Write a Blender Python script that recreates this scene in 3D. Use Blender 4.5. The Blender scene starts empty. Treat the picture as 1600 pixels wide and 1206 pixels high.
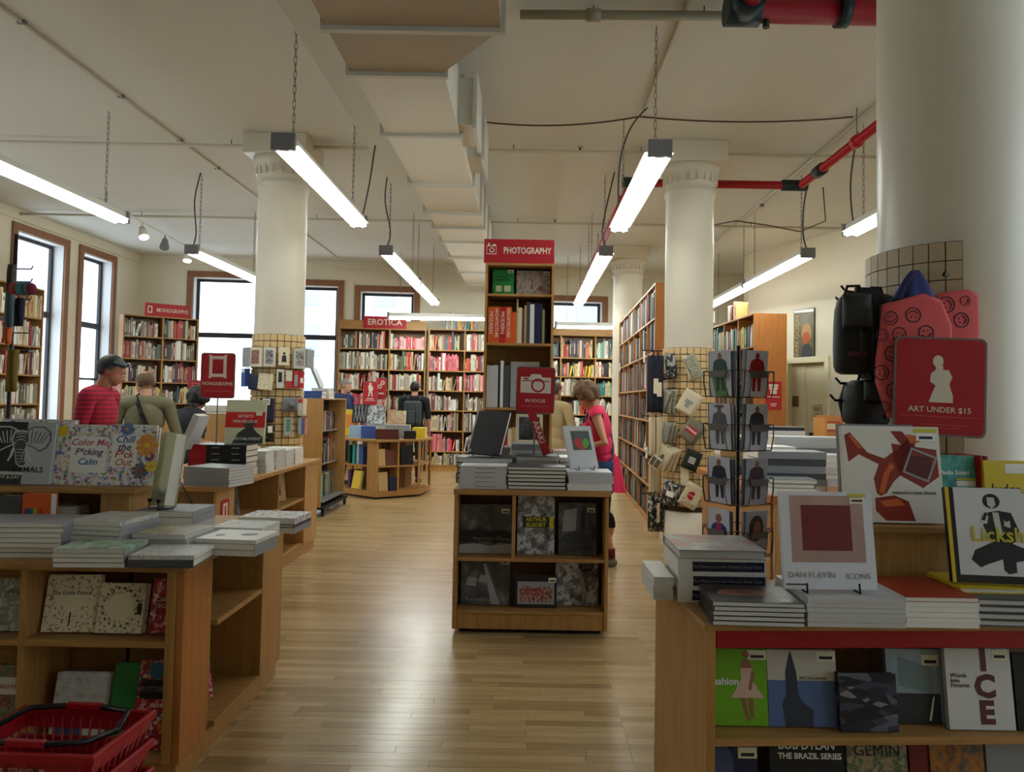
import bpy, bmesh, math, random
from mathutils import Vector, Matrix, Euler
R_ = random.Random(7)
SC = bpy.context.scene
COL = SC.collection
rad = math.radians

# ---------------------------------------------------------------- camera, world, exposure
F_, CX, CY, EYE = 1180.0, 825.0, 578.0, 1.47
_p, _r = math.atan(47 / F_), rad(1.0)
FW = Vector((0, math.cos(_p), math.sin(_p)))
_u0 = Vector((0, -math.sin(_p), math.cos(_p)))
_x0 = Vector((1, 0, 0))
RT = math.cos(_r) * _x0 + math.sin(_r) * _u0
UP = -math.sin(_r) * _x0 + math.cos(_r) * _u0
cam_d = bpy.data.cameras.new('camera')
cam = bpy.data.objects.new('camera', cam_d)
COL.objects.link(cam)
cam.matrix_world = Matrix(((RT.x, UP.x, -FW.x, 0), (RT.y, UP.y, -FW.y, 0), (RT.z, UP.z, -FW.z, EYE), (0, 0, 0, 1)))
cam_d.sensor_width = 36
cam_d.lens = F_ / 1600 * 36
cam_d.shift_x = -25 / 1600
cam_d.shift_y = -25 / 1600
cam_d.clip_start = 0.05
SC.camera = cam
SC.view_settings.view_transform = 'Standard'
SC.view_settings.look = 'None'
SC.view_settings.gamma = 1
SC.view_settings.use_curve_mapping = False
SC.view_settings.exposure = 0.38
try:
    SC.cycles.use_denoising = True
    SC.cycles.max_bounces = 6
    SC.cycles.diffuse_bounces = 4
    SC.cycles.glossy_bounces = 2
    SC.cycles.transmission_bounces = 3
    SC.cycles.transparent_max_bounces = 8
    SC.cycles.sample_clamp_indirect = 6
    SC.cycles.caustics_reflective = False
    SC.cycles.caustics_refractive = False
except Exception:
    pass
W = bpy.data.worlds.new('overcast_sky')
SC.world = W
W.use_nodes = True
bg = W.node_tree.nodes['Background']
bg.inputs[0].default_value = (0.82, 0.92, 1.0, 1)
bg.inputs[1].default_value = 3.7
TUBE = 26.0


def ray(px, py):
    return RT * ((px - CX) / F_) + UP * ((CY - py) / F_) + FW


def at(px, py, Y):
    d = ray(px, py)
    t = Y / d.y
    return Vector((d.x * t, Y, EYE + d.z * t))


def atz(px, py, Z):
    d = ray(px, py)
    t = (Z - EYE) / d.z
    return Vector((d.x * t, d.y * t, Z))


def atx(px, py, X):
    d = ray(px, py)
    t = X / d.x
    return Vector((X, d.y * t, EYE + d.z * t))


# ---------------------------------------------------------------- materials
def lin(c):
    return tuple(((v / 255) / 12.92 if v / 255 <= 0.04045 else ((v / 255 + 0.055) / 1.055) ** 2.4) for v in c)


MATS = {}


def mat(name, rgb, rough=0.6, metal=0.0, spec=0.4, emit=None, coat=0.0):
    """Plain surface colour; rgb are sRGB 0..255."""
    if name in MATS:
        return MATS[name]
    m = bpy.data.materials.new(name)
    m.use_nodes = True
    b = m.node_tree.nodes['Principled BSDF']
    b.inputs['Base Color'].default_value = (*lin(rgb), 1)
    b.inputs['Roughness'].default_value = rough
    b.inputs['Metallic'].default_value = metal
    b.inputs['Specular IOR Level'].default_value = spec
    b.inputs['Coat Weight'].default_value = coat
    if emit:
        b.inputs['Emission Color'].default_value = (*emit[0], 1)
        b.inputs['Emission Strength'].default_value = emit[1]
    m.diffuse_color = (*lin(rgb), 1)
    MATS[name] = m
    return m


def nd(m, t, **kw):
    n = m.node_tree.nodes.new(t)
    for k, v in kw.items():
        if k in n.inputs:
            n.inputs[k].default_value = v
        else:
            setattr(n, k, v)
    return n


def ramp(m, stops, interp='LINEAR'):
    r = m.node_tree.nodes.new('ShaderNodeValToRGB')
    r.color_ramp.interpolation = interp
    e = r.color_ramp.elements
    while len(e) < len(stops):
        e.new(0.5)
    for i, (p, c) in enumerate(stops):
        e[i].position = p
        e[i].color = (*lin(c), 1)
    return r


def wood(name, c1, c2, stretch=(1, 1, 14), scale=3.0, rough=0.45, bump=0.02):
    if name in MATS:
        return MATS[name]
    m = mat(name, c1, rough)
    L = m.node_tree.links.new
    b = m.node_tree.nodes['Principled BSDF']
    tc = nd(m, 'ShaderNodeTexCoord')
    oi = nd(m, 'ShaderNodeObjectInfo')
    mp = nd(m, 'ShaderNodeMapping')
    mp.inputs['Scale'].default_value = tuple(14.0 / s for s in stretch)
    add = nd(m, 'ShaderNodeVectorMath', operation='ADD')
    sc = nd(m, 'ShaderNodeVectorMath', operation='SCALE')
    cmb = nd(m, 'ShaderNodeCombineXYZ')
    L(oi.outputs['Random'], cmb.inputs[0])
    L(oi.outputs['Random'], cmb.inputs[2])
    L(cmb.outputs[0], sc.inputs[0])
    sc.inputs['Scale'].default_value = 9.0
    L(tc.outputs['Object'], add.inputs[0])
    L(sc.outputs[0], add.inputs[1])
    L(add.outputs[0], mp.inputs[0])
    n = nd(m, 'ShaderNodeTexNoise', Scale=scale, Detail=5.0, Roughness=0.6, Distortion=0.6)
    L(mp.outputs[0], n.inputs['Vector'])
    r = ramp(m, [(0.3, c2), (0.68, c1)])
    L(n.outputs[0], r.inputs[0])
    L(r.outputs[0], b.inputs['Base Color'])
    return m


def pattern(name, stops, scale=6.0, kind='noise', rough=0.4, stretch=(1, 1, 1), interp='LINEAR', detail=4.0, coat=0.0):
    """Printed pattern on a cover or cloth: noise / voronoi / magic through a colour ramp in object space."""
    if name in MATS:
        return MATS[name]
    m = mat(name, stops[0][1], rough, coat=coat)
    L = m.node_tree.links.new
    b = m.node_tree.nodes['Principled BSDF']
    tc = nd(m, 'ShaderNodeTexCoord')
    mp = nd(m, 'ShaderNodeMapping')
    mp.inputs['Scale'].default_value = stretch
    L(tc.outputs['Object'], mp.inputs[0])
    r = ramp(m, stops, interp)
    if kind == 'noise':
        n = nd(m, 'ShaderNodeTexNoise', Scale=scale, Detail=detail, Roughness=0.65)
        L(mp.outputs[0], n.inputs['Vector'])
        L(n.outputs[0], r.inputs[0])
    elif kind == 'voronoi':
        n = nd(m, 'ShaderNodeTexVoronoi', Scale=scale)
        L(mp.outputs[0], n.inputs['Vector'])
        s = nd(m, 'ShaderNodeSeparateColor')
        L(n.outputs['Color'], s.inputs[0])
        L(s.outputs[0], r.inputs[0])
    elif kind == 'cell':
        n = nd(m, 'ShaderNodeTexVoronoi', Scale=scale)
        L(mp.outputs[0], n.inputs['Vector'])
        L(n.outputs['Distance'], r.inputs[0])
    elif kind == 'wave':
        n = nd(m, 'ShaderNodeTexWave', Scale=scale, Distortion=0.0)
        n.bands_direction = 'Z'
        L(mp.outputs[0], n.inputs['Vector'])
        L(n.outputs[0], r.inputs[0])
    L(r.outputs[0], b.inputs['Base Color'])
    return m


# ---------------------------------------------------------------- mesh builder
class MB:
    def __init__(s):
        s.v, s.f, s.m, s.s, s.c = [], [], [], [], []
        s.col = None

    def _add(s, vs, fs, m=0, M=None, sm=False):
        o = len(s.v)
        if M is not None:
            vs = [M @ Vector(v) for v in vs]
        s.v += [tuple(v) for v in vs]
        for f in fs:
            s.f.append(tuple(i + o for i in f))
            s.m.append(m)
            s.s.append(sm)
            s.c.append(s.col)
        return s

    def box(s, x0, y0, z0, x1, y1, z1, m=0, M=None):
        return s._add([(x0, y0, z0), (x1, y0, z0), (x1, y1, z0), (x0, y1, z0), (x0, y0, z1), (x1, y0, z1), (x1, y1, z1), (x0, y1, z1)],
                      [(0, 3, 2, 1), (4, 5, 6, 7), (0, 1, 5, 4), (1, 2, 6, 5), (2, 3, 7, 6), (3, 0, 4, 7)], m, M)

    def prism(s, poly, z0, z1, m=0, M=None):
        """poly: counter-clockwise xy points, extruded along z."""
        n = len(poly)
        vs = [(x, y, z0) for x, y in poly] + [(x, y, z1) for x, y in poly]
        fs = [tuple(range(n - 1, -1, -1)), tuple(range(n, 2 * n))] + [(i, (i + 1) % n, n + (i + 1) % n, n + i) for i in range(n)]
        return s._add(vs, fs, m, M)

    def cyl(s, p0, p1, r0, r1=None, n=12, m=0, M=None, cap=True):
        p0, p1 = Vector(p0), Vector(p1)
        r1 = r0 if r1 is None else r1
        d = (p1 - p0).normalized()
        a = d.orthogonal().normalized()
        b = d.cross(a)
        vs = []
        for p, r in ((p0, r0), (p1, r1)):
            for i in range(n):
                t = 2 * math.pi * i / n
                vs.append(p + a * (r * math.cos(t)) + b * (r * math.sin(t)))
        s._add(vs, [(i, (i + 1) % n, n + (i + 1) % n, n + i) for i in range(n)], m, M, True)
        if cap:
            o = len(s.v) - 2 * n
            for f in (tuple(range(n - 1, -1, -1)), tuple(range(n, 2 * n))):
                s.f.append(tuple(i + o for i in f))
                s.m.append(m)
                s.s.append(False)
                s.c.append(s.col)
        return s

    def tube(s, pts, r, n=6, m=0, M=None, closed=False):
        pts = [Vector(p) for p in pts]
        k = len(pts)
        vs, up = [], None
        for i, p in enumerate(pts):
            if closed:
                d = (pts[(i + 1) % k] - pts[i - 1]).normalized()
            else:
                d = (pts[min(i + 1, k - 1)] - pts[max(i - 1, 0)]).normalized()
            a = d.orthogonal().normalized() if up is None else (up - d * up.dot(d)).normalized()
            up = a
            b = d.cross(a)
            rr = r[i] if isinstance(r, (list, tuple)) else r
            for j in range(n):
                t = 2 * math.pi * j / n
                vs.append(p + a * (rr * math.cos(t)) + b * (rr * math.sin(t)))
        fs = []
        for i in range(k if closed else k - 1):
            q = (i + 1) % k
            for j in range(n):
                fs.append((i * n + j, i * n + (j + 1) % n, q * n + (j + 1) % n, q * n + j))
        if not closed:
            fs += [tuple(range(n - 1, -1, -1)), tuple(range((k - 1) * n, k * n))]
        return s._add(vs, fs, m, M, True)

    def lathe(s, prof, n=24, m=0, M=None, a0=0.0, a1=2 * math.pi):
        full = abs(a1 - a0 - 2 * math.pi) < 1e-6
        k = n if full else n + 1
        vs = [(r * math.cos(a0 + (a1 - a0) * j / n), r * math.sin(a0 + (a1 - a0) * j / n), z) for r, z in prof for j in range(k)]
        fs = []
        for i in range(len(prof) - 1):
            for j in range(n):
                q = (j + 1) % k
                fs.append((i * k + j, i * k + q, (i + 1) * k + q, (i + 1) * k + j))
        return s._add(vs, fs, m, M, True)

    def loft(s, rings, m=0, M=None, cap=True, sm=True):
        """rings: lists of equally many points."""
        n = len(rings[0])
        vs = [p for r in rings for p in r]
        fs = [(i * n + j, i * n + (j + 1) % n, (i + 1) * n + (j + 1) % n, (i + 1) * n + j) for i in range(len(rings) - 1) for j in range(n)]
        if cap:
            fs += [tuple(range(n - 1, -1, -1)), tuple(range((len(rings) - 1) * n, len(rings) * n))]
        return s._add(vs, fs, m, M, sm)

    def mesh(s, name, mats):
        me = bpy.data.meshes.new(name)
        me.from_pydata(s.v, [], s.f)
        for m in (mats if isinstance(mats, (list, tuple)) else [mats]):
            me.materials.append(m)
        me.polygons.foreach_set('material_index', s.m)
        me.polygons.foreach_set('use_smooth', s.s)
        if any(c is not None for c in s.c):
            at_ = me.attributes.new('Col', 'FLOAT_COLOR', 'FACE')
            fl = []
            for c in s.c:
                fl += [*(c or (0.5, 0.5, 0.5)), 1.0]
            at_.data.foreach_set('color', fl)
        me.update()
        return me

    def build(s, name, mats, parent=None, loc=(0, 0, 0), rot=(0, 0, 0), bevel=0.0):
        return link(name, s.mesh(name, mats), parent, loc, rot, bevel)


def link(name, me, parent=None, loc=(0, 0, 0), rot=(0, 0, 0), bevel=0.0):
    o = bpy.data.objects.new(name, me)
    COL.objects.link(o)
    o.location = loc
    o.rotation_euler = rot
    if parent is not None:
        o.parent = parent
    if bevel:
        b = o.modifiers.new('edge', 'BEVEL')
        b.width = bevel
        b.segments = 2
        b.limit_method = 'ANGLE'
    return o


def tag(o, label=None, cat=None, group=None, kind=None):
    if label:
        o['label'] = label
    if cat:
        o['category'] = cat
    if group:
        o['group'] = group
    if kind:
        o['kind'] = kind
    return o


def thing(name, label, cat, loc=(0, 0, 0), rz=0.0, group=None, rot=None):
    o = bpy.data.objects.new(name, None)
    o.empty_display_size = 0.1
    COL.objects.link(o)
    o.location = loc
    o.rotation_euler = rot if rot else (0, 0, rz)
    return tag(o, label, cat, group)


def copy_thing(o, loc, rz=None, label=None, group=None):
    def cp(x, par):
        c = x.copy()
        COL.objects.link(c)
        if par is not None:
            c.parent = par
        for ch in x.children:
            cp(ch, c)
        return c
    r = cp(o, None)
    r.location = loc
    if rz is not None:
        r.rotation_euler = (0, 0, rz)
    tag(r, label, None, group)
    return r


def part(name, mb, m, parent, label=None, bevel=0.0, kind=None):
    o = mb.build(name, m, parent, bevel=bevel)
    if label:
        o['label'] = label
    if kind:
        o['kind'] = kind
    return o


def bx(name, b, m, parent, bevel=0.0, label=None):
    return part(name, MB().box(*b), m, parent, label, bevel)


def text(parent, s, loc, size, m, rot=(rad(90), 0, 0), align='CENTER', name='lettering', shear=0.0, sx=1.0, space=1.0, depth=0.0004, bold=0.0):
    c = bpy.data.curves.new(name, 'FONT')
    c.body = s
    c.size = size
    c.align_x = align
    c.align_y = 'CENTER'
    c.extrude = depth
    c.resolution_u = 2
    c.shear = shear
    c.space_character = space
    c.offset = bold
    c.materials.append(m)
    tmp = bpy.data.objects.new(name, c)
    me = bpy.data.meshes.new_from_object(tmp)
    bpy.data.objects.remove(tmp)
    bpy.data.curves.remove(c)
    o = bpy.data.objects.new(name, me)
    COL.objects.link(o)
    o.location = loc
    o.rotation_euler = rot
    o.scale = (sx, 1, 1)
    o.parent = parent
    return o


def flat(name, polys, m, parent, M, z=0.0006, label=None):
    """Flat print: filled outlines (lists of xy) as one thin raised mesh."""
    mb = MB()
    for k_, p in enumerate(polys):
        a = sum(p[i - 1][0] * p[i][1] - p[i][0] * p[i - 1][1] for i in range(len(p)))
        mb.prism(p if a > 0 else p[::-1], 0, z + 1.5e-5 * k_)
    mb.v = [tuple(M @ Vector(v)) for v in mb.v]
    return part(name, mb, m, parent, label)


def disc(x, y, r, n=14, ry=None):
    ry = r if ry is None else ry
    return [(x + r * math.cos(2 * math.pi * i / n), y + ry * math.sin(2 * math.pi * i / n)) for i in range(n)]


def rect(x0, y0, x1, y1):
    return [(x0, y0), (x1, y0), (x1, y1), (x0, y1)]


def ringp(x, y, r0, r1, n=18, a0=0.0, a1=2 * math.pi):
    """ring or arc as quads"""
    out = []
    for i in range(n):
        p, q = a0 + (a1 - a0) * i / n, a0 + (a1 - a0) * (i + 1) / n
        out.append([(x + r0 * math.cos(p), y + r0 * math.sin(p)), (x + r1 * math.cos(p), y + r1 * math.sin(p)),
                    (x + r1 * math.cos(q), y + r1 * math.sin(q)), (x + r0 * math.cos(q), y + r0 * math.sin(q))])
    return out


# face frames: columns are the directions of the local a, b, c axes
def frame(a, b, c):
    return Matrix((a, b, c)).transposed()


M_FRONT = frame((1, 0, 0), (0, 0, 1), (0, -1, 0))          # xy drawing -> x right, z up, facing -y

# shared materials
WHITE = mat('white_print', (235, 235, 230), 0.6)
RED = mat('sign_red', (172, 28, 38), 0.5)
DRED = mat('dark_red_paint', (150, 10, 20), 0.45)
BLACK = mat('black_plastic', (18, 18, 19), 0.5)
DKMETAL = mat('dark_metal', (38, 38, 40), 0.45, 0.6)
STEEL = mat('grey_steel', (150, 150, 150), 0.4, 0.8)
GALV = mat('galvanised', (126, 126, 130), 0.5, 0.15)
PAGES = mat('page_block', (226, 222, 210), 0.8)
PAGES_G = mat('page_block_grey', (205, 205, 203), 0.8)
PLASTER = mat('cream_plaster', (226, 218, 196), 0.8)
CEILM = mat('ceiling_white', (216, 217, 211), 0.85)
WHITEP = mat('white_paint', (222, 218, 206), 0.55)
COLP = mat('column_paint', (226, 220, 204), 0.32)
BIRCH = wood('birch_ply', (188, 146, 92), (168, 124, 72))
BIRCH_H = wood('birch_ply_flat', (182, 140, 88), (160, 116, 66), (14, 1, 1))
OAK = wood('oak_panel', (184, 138, 78), (158, 114, 60))
OAK_H = wood('oak_shelf', (180, 136, 80), (152, 112, 62), (14, 1, 1))
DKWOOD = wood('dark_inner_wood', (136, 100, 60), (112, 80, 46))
ORWOOD = wood('orange_cherry', (188, 122, 62), (164, 102, 48))
TRIMW = wood('brown_window_trim', (150, 104, 72), (126, 84, 56))
# ================================================================ ROOM
H = 4.27


def floor_material(name, obj_rand):
    m = mat(name, (200, 160, 100), 0.3)
    L = m.node_tree.links.new
    b = m.node_tree.nodes['Principled BSDF']
    tc = nd(m, 'ShaderNodeTexCoord')
    geo = nd(m, 'ShaderNodeNewGeometry')
    stops = [(0.0, (164, 136, 96)), (0.35, (188, 160, 116)), (0.7, (200, 174, 132)), (1.0, (176, 146, 104))]
    r = ramp(m, stops)
    if obj_rand:
        oi = nd(m, 'ShaderNodeObjectInfo')
        L(oi.outputs['Random'], r.inputs[0])
        base = r.outputs[0]
    else:
        bt = nd(m, 'ShaderNodeTexBrick', Scale=1.0)
        bt.offset = 0.37
        bt.inputs['Brick Width'].default_value = 0.72
        bt.inputs['Row Height'].default_value = 0.057
        bt.inputs['Mortar Size'].default_value = 0.0007
        bt.inputs['Color1'].default_value = (0, 0, 0, 1)
        bt.inputs['Color2'].default_value = (1, 1, 1, 1)
        bt.inputs['Mortar'].default_value = (0, 0, 0, 1)
        L(geo.outputs['Position'], bt.inputs['Vector'])
        L(bt.outputs['Color'], r.inputs[0])
        base = r.outputs[0]
    mp = nd(m, 'ShaderNodeMapping')
    mp.inputs['Scale'].default_value = (1.6, 26, 26)
    L(geo.outputs['Position'], mp.inputs[0])
    n = nd(m, 'ShaderNodeTexNoise', Scale=2.2, Detail=5.0, Roughness=0.6)
    L(mp.outputs[0], n.inputs['Vector'])
    mx = nd(m, 'ShaderNodeMix', data_type='RGBA', blend_type='MULTIPLY')
    mx.inputs[0].default_value = 0.55
    r2 = ramp(m, [(0.3, (190, 176, 150)), (0.7, (255, 252, 244))])
    L(n.outputs[0], r2.inputs[0])
    L(base, mx.inputs[6])
    L(r2.outputs[0], mx.inputs[7])
    n2 = nd(m, 'ShaderNodeTexNoise', Scale=0.9, Detail=3.0)
    L(geo.outputs['Position'], n2.inputs['Vector'])
    mr = nd(m, 'ShaderNodeMapRange')
    mr.inputs['To Min'].default_value = 0.15
    mr.inputs['To Max'].default_value = 0.32
    L(n2.outputs[0], mr.inputs[0])
    L(mr.outputs[0], b.inputs['Roughness'])
    L(mx.outputs[2], b.inputs['Base Color'])
    return m


FLOORM = floor_material('strip_oak_floor', False)
PLANKM = floor_material('strip_oak_plank', True)
SUB = mat('dark_joint', (70, 48, 28), 0.9)
PX0, PX1, PY0, PY1 = -1.28, 0.46, 2.45, 3.99
fl = MB()
for b in ((-8.2, -4.2, 6.6, PY0), (-8.2, PY1, 6.6, 18.2), (-8.2, PY0, PX0, PY1), (PX1, PY0, 6.6, PY1)):
    fl.box(b[0], b[1], -0.2, b[2], b[3], 0)
fl.box(PX0, PY0, -0.2, PX1, PY1, -0.012, 1)
FLOOR = fl.build('floor', [FLOORM, SUB])
tag(FLOOR, 'narrow-strip oak floor with a worn satin finish', kind='structure')
row = 0
y = PY0
pk = {}
while y < PY1 - 0.01:
    x = PX0 - R_.random() * 0.5
    while x < PX1 - 0.02:
        ln = R_.choice((0.36, 0.54, 0.66, 0.8))
        a, c = max(x, PX0), min(x + ln, PX1)
        if PX1 - c < 0.09:
            c = PX1
        if c - a > 0.02:
            k = round(c - a, 3)
            if k not in pk:
                w = k - 0.0014
                pk[k] = MB().prism([(0, 0), (w, 0), (w, 0.0558), (0, 0.0558)], -0.012, -0.0002).mesh('plank', PLANKM)
            o = link('plank', pk[k], FLOOR, (a + 0.0007, y + 0.0006, R_.uniform(0, 0.0004)))
        x = c if c == PX1 else x + ln
        if c == PX1:
            break
    y += 0.057
    row += 1

ce = MB().box(-8.2, -4.2, H, 6.6, 18.2, H + 0.2)
tag(ce.build('ceiling', CEILM), 'plain off-white painted ceiling', kind='structure')


class Wall:
    """Vertical wall from p0 to p1 (xy), inside on the left when walking p0->p1 reversed; openings in (u, z)."""

    def __init__(s, p0, p1):
        s.p0, s.p1 = Vector((*p0, 0)), Vector((*p1, 0))
        s.len = (s.p1 - s.p0).length
        s.u = (s.p1 - s.p0).normalized()
        s.n = Vector((s.u.y, -s.u.x, 0))          # towards the room
        s.M = Matrix(((s.u.x, -s.n.x, 0, s.p0.x), (s.u.y, -s.n.y, 0, s.p0.y), (0, 0, 1, 0), (0, 0, 0, 1)))  # local y goes into the wall

    def hit(s, px, py):
        d = ray(px, py)
        o = Vector((0, 0, EYE))
        t = (s.p0 - o).dot(s.n) / d.dot(s.n)
        P = o + d * t
        return (P - s.p0).dot(s.u), P.z

    def build(s, name, openings, m, thick=0.3):
        us = sorted({0, s.len, *[o[0] for o in openings], *[o[1] for o in openings]})
        zs = sorted({0, H, *[o[2] for o in openings], *[o[3] for o in openings]})
        mb = MB()
        for i in range(len(us) - 1):
            for j in range(len(zs) - 1):
                cu, cz = (us[i] + us[i + 1]) / 2, (zs[j] + zs[j + 1]) / 2
                if any(o[0] < cu < o[1] and o[2] < cz < o[3] for o in openings):
                    continue
                mb.box(us[i], 0, zs[j], us[i + 1], thick, zs[j + 1])
        o = mb.build(name, m)
        o.matrix_world = s.M
        return tag(o, kind='structure')


GLASS = bpy.data.materials.new('window_glass')
GLASS.use_nodes = True
_nt = GLASS.node_tree
_nt.nodes.remove(_nt.nodes['Principled BSDF'])
_t, _g, _mx, _lw = (_nt.nodes.new(k) for k in ('ShaderNodeBsdfTransparent', 'ShaderNodeBsdfGlossy', 'ShaderNodeMixShader', 'ShaderNodeFresnel'))
_g.inputs['Roughness'].default_value = 0.03
_t.inputs[0].default_value = (0.93, 0.96, 0.97, 1)
_mx.inputs[0].default_value = 0.05
_nt.nodes.remove(_lw)
_nt.links.new(_t.outputs[0], _mx.inputs[1])
_nt.links.new(_g.outputs[0], _mx.inputs[2])
_nt.links.new(_mx.outputs[0], _nt.nodes['Material Output'].inputs[0])
SASH = mat('dark_sash', (44, 46, 52), 0.5)
REVEAL = mat('white_reveal', (214, 214, 216), 0.6)
NW = [0]


def window(wall, u0, u1, z0, z1, rail, label, casing=0.12, depth=0.22, bars=()):
    """u0..u1, z0..z1 is the opening; casing round it on the room side, sash set back."""
    NW[0] += 1
    r = bpy.data.objects.new(f'window_{NW[0]}', None)
    COL.objects.link(r)
    r.matrix_world = wall.M
    tag(r, label, kind='structure')
    c = casing
    for n, b in (('casing', (u0 - c, -0.035, z1, u1 + c, 0, z1 + c)), ('casing', (u0 - c, -0.035, z0, u0, 0, z1)), ('casing', (u1, -0.035, z0, u1 + c, 0, z1)),
                 ('window_sill', (u0 - c, -0.07, z0 - 0.05, u1 + c, 0, z0))):
        bx(n, b, TRIMW, r, 0.004)
    t = 0.014
    for b in ((u0, 0, z0, u0 + t, depth, z1), (u1 - t, 0, z0, u1, depth, z1), (u0 + t, 0, z1 - t, u1 - t, depth, z1), (u0 + t, 0, z0, u1 - t, depth, z0 + t)):
        bx('reveal_board', b, REVEAL, r)
    a, b_, e = u0 + t, u1 - t, 0.055
    y0, y1 = depth - 0.05, depth
    for n, b in (('stile', (a, y0, z0 + t, a + e, y1, z1 - t)), ('stile', (b_ - e, y0, z0 + t, b_, y1, z1 - t)), ('top_rail', (a + e, y0, z1 - t - e, b_ - e, y1, z1 - t)),
                 ('bottom_rail', (a + e, y0, z0 + t, b_ - e, y1, z0 + t + e)), ('meeting_rail', (a + e, y0 - 0.02, rail - 0.05, b_ - e, y1, rail + 0.05))):
        bx(n, b, SASH, r, 0.003)
    for z in bars:
        bx('glazing_bar', (a + e, y0, z - 0.02, b_ - e, y1, z + 0.02), SASH, r)
    for p, q in ((z0 + t + e, rail - 0.05), (rail + 0.05, z1 - t - e)):
        bx('pane', (a + e, y0 + 0.02, p, b_ - e, y0 + 0.026, q), GLASS, r)
    return r


WL = Wall((-7.9, -4.0), (-7.9, 15.2))
WB = Wall((-7.9, 15.2), (5.6, 16.36))
lop, bop = [], []
for (xa, xb, ytop, yrail) in ((22, 98, 371, 487), (127, 174, 401, 508)):
    ua, ub = WL.hit(xa, 450)[0], WL.hit(xb, 450)[0]
    zt = WL.hit((xa + xb) / 2, ytop)[1]
    lop.append((ua, ub, 0.75, zt, WL.hit((xa + xb) / 2, yrail)[1]))
for y_ in (7.6, 4.6, 1.6):        # further windows of the same row, left of the view
    lop.append((y_ + 4, y_ + 5.25, 0.75, lop[1][3], lop[1][4]))
for (xa, xb, ytop, yrail) in ((301, 404, 434, 523), (449, 528, 446, 526), (563, 647, 456, 525), (790, 941, 470, 540)):
    ua, ub = WB.hit(xa, 480)[0], WB.hit(xb, 480)[0]
    zt = WB.hit((xa + xb) / 2, ytop)[1]
    zr = WB.hit((xa + xb) / 2, yrail)[1]
    bop.append((ua, ub, 0.95, zt, zr))
WL.build('wall_left', lop, PLASTER)
WB.build('wall_back', bop, PLASTER)
window(WL, *lop[0][:4], lop[0][4], 'tall sash window on the left wall behind the wall bookcase')
window(WL, *lop[1][:4], lop[1][4], 'tall sash window on the left wall beside the man in red', bars=(WL.hit(145, 592)[1],))
for k, o_ in enumerate(lop[2:]):
    window(WL, *o_[:4], o_[4], ['left wall window beside the near corner, third from the corner bookcase', 'left wall window, fourth from the corner bookcase', 'left wall window, fifth from the corner bookcase'][k])
window(WB, *bop[0][:4], bop[0][4], 'bright sash window between the corner bookcase and the left column')
window(WB, *bop[1][:4], bop[1][4], 'bright sash window just right of the left column')
window(WB, *bop[2][:4], bop[2][4], 'sash window above the EROTICA bookcase')
window(WB, *bop[3][:4], bop[3][4], 'sash window above the back bookcase right of the tower')
# angled right wall with the lift door, then the side wall nearer the camera
WR = Wall((4.1, 14.06), (5.62, 10.45))
d0, d1 = WR.hit(1234, 620)[0], WR.hit(1290, 620)[0]
dz = WR.hit(1262, 567)[1]
WR.build('wall_right', [(d0, d1, 0.0, dz)], PLASTER)
WR2 = Wall((5.62, 10.45), (5.62, -4.0))
rop = [(10.45 - q - 1.5, 10.45 - q, .75, 3.9) for q in (2.0, .1, -1.8)]
WR2.build('wall_right_front', [(a_, b_, z0_, z1_) for a_, b_, z0_, z1_ in rop], PLASTER)
for k, o_ in enumerate(rop):
    window(WR2, *o_, 2.3, ['right wall window nearest the big column', 'right wall window level with the viewer', 'right wall window behind the viewer'][k])
w3 = Wall((5.6, 16.36), (5.6, 14.06))
w3.build('wall_recess', [], PLASTER)
w4 = Wall((5.6, 14.36), (4.1, 14.36))
w4.build('wall_recess_end', [], PLASTER, 0.3)
wr = Wall((5.62, -4.0), (-7.9, -4.0))
wr.build('wall_rear', [], PLASTER)
# baseboards
for nm, wl, (a, b) in (('baseboard_left', WL, (0, WL.len)), ('baseboard_back', WB, (0, WB.len - .1)), ('baseboard_right', WR, (d1 + .1, WR.len))):
    o = MB().box(a, -0.02, 0, b, -0.0005, 0.14).build(nm, TRIMW)
    o.matrix_world = wl.M
    tag(o, kind='structure')
# faint picture rail / cornice line on left wall
for nm, wl in (('trim_1', WL), ('trim_2', WB)):
    o = MB().box(0, -0.03, H - 0.16, wl.len, -0.0005, H).build(nm, PLASTER)
    o.matrix_world = wl.M
    tag(o, kind='structure')

# lift door (door_1)
DOORM = mat('cream_door', (232, 226, 192), 0.5)
door = bpy.data.objects.new('door_1', None)
COL.objects.link(door)
door.matrix_world = WR.M
tag(door, 'cream metal lift door under the portrait poster', kind='structure')
bx('door_frame', (d0 - 0.09, -0.04, 0, d0, 0.0, dz + 0.1), DOORM, door, 0.004)
bx('door_frame', (d1, -0.04, 0, d1 + 0.09, 0.0, dz + 0.1), DOORM, door, 0.004)
bx('door_frame', (d0, -0.04, dz, d1, 0.0, dz + 0.1), DOORM, door, 0.004)
bx('fixed_panel', (d0, 0.05, 0, d0 + 0.3, 0.09, dz), DOORM, door)
bx('sliding_panel', (d0 + 0.305, 0.065, 0, d1, 0.105, dz), DOORM, door)
q = WR.hit(1240, 627)
BRASS = mat('old_brass', (116, 100, 62), 0.4, 0.6)
cb = MB().box(q[0] - 0.07, 0.035, q[1] - 0.09, q[0] + 0.07, 0.05, q[1] + 0.09)
cb.cyl((q[0], 0.035, q[1] + 0.02), (q[0], 0.02, q[1] + 0.02), 0.02)
part('call_plate', cb, BRASS, door)
q = WR.hit(1272, 645)
nt = tag(thing('door_notice', 'small cream notice with a red border on the lift door', 'sign'), None)
nt.matrix_world = WR.M @ Matrix.Translation((q[0], 0.0645, q[1]))
bx('paper', (-0.1, -0.003, -0.13, 0.1, 0, 0.13), mat('notice_red', (150, 60, 50), 0.6), nt)
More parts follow.
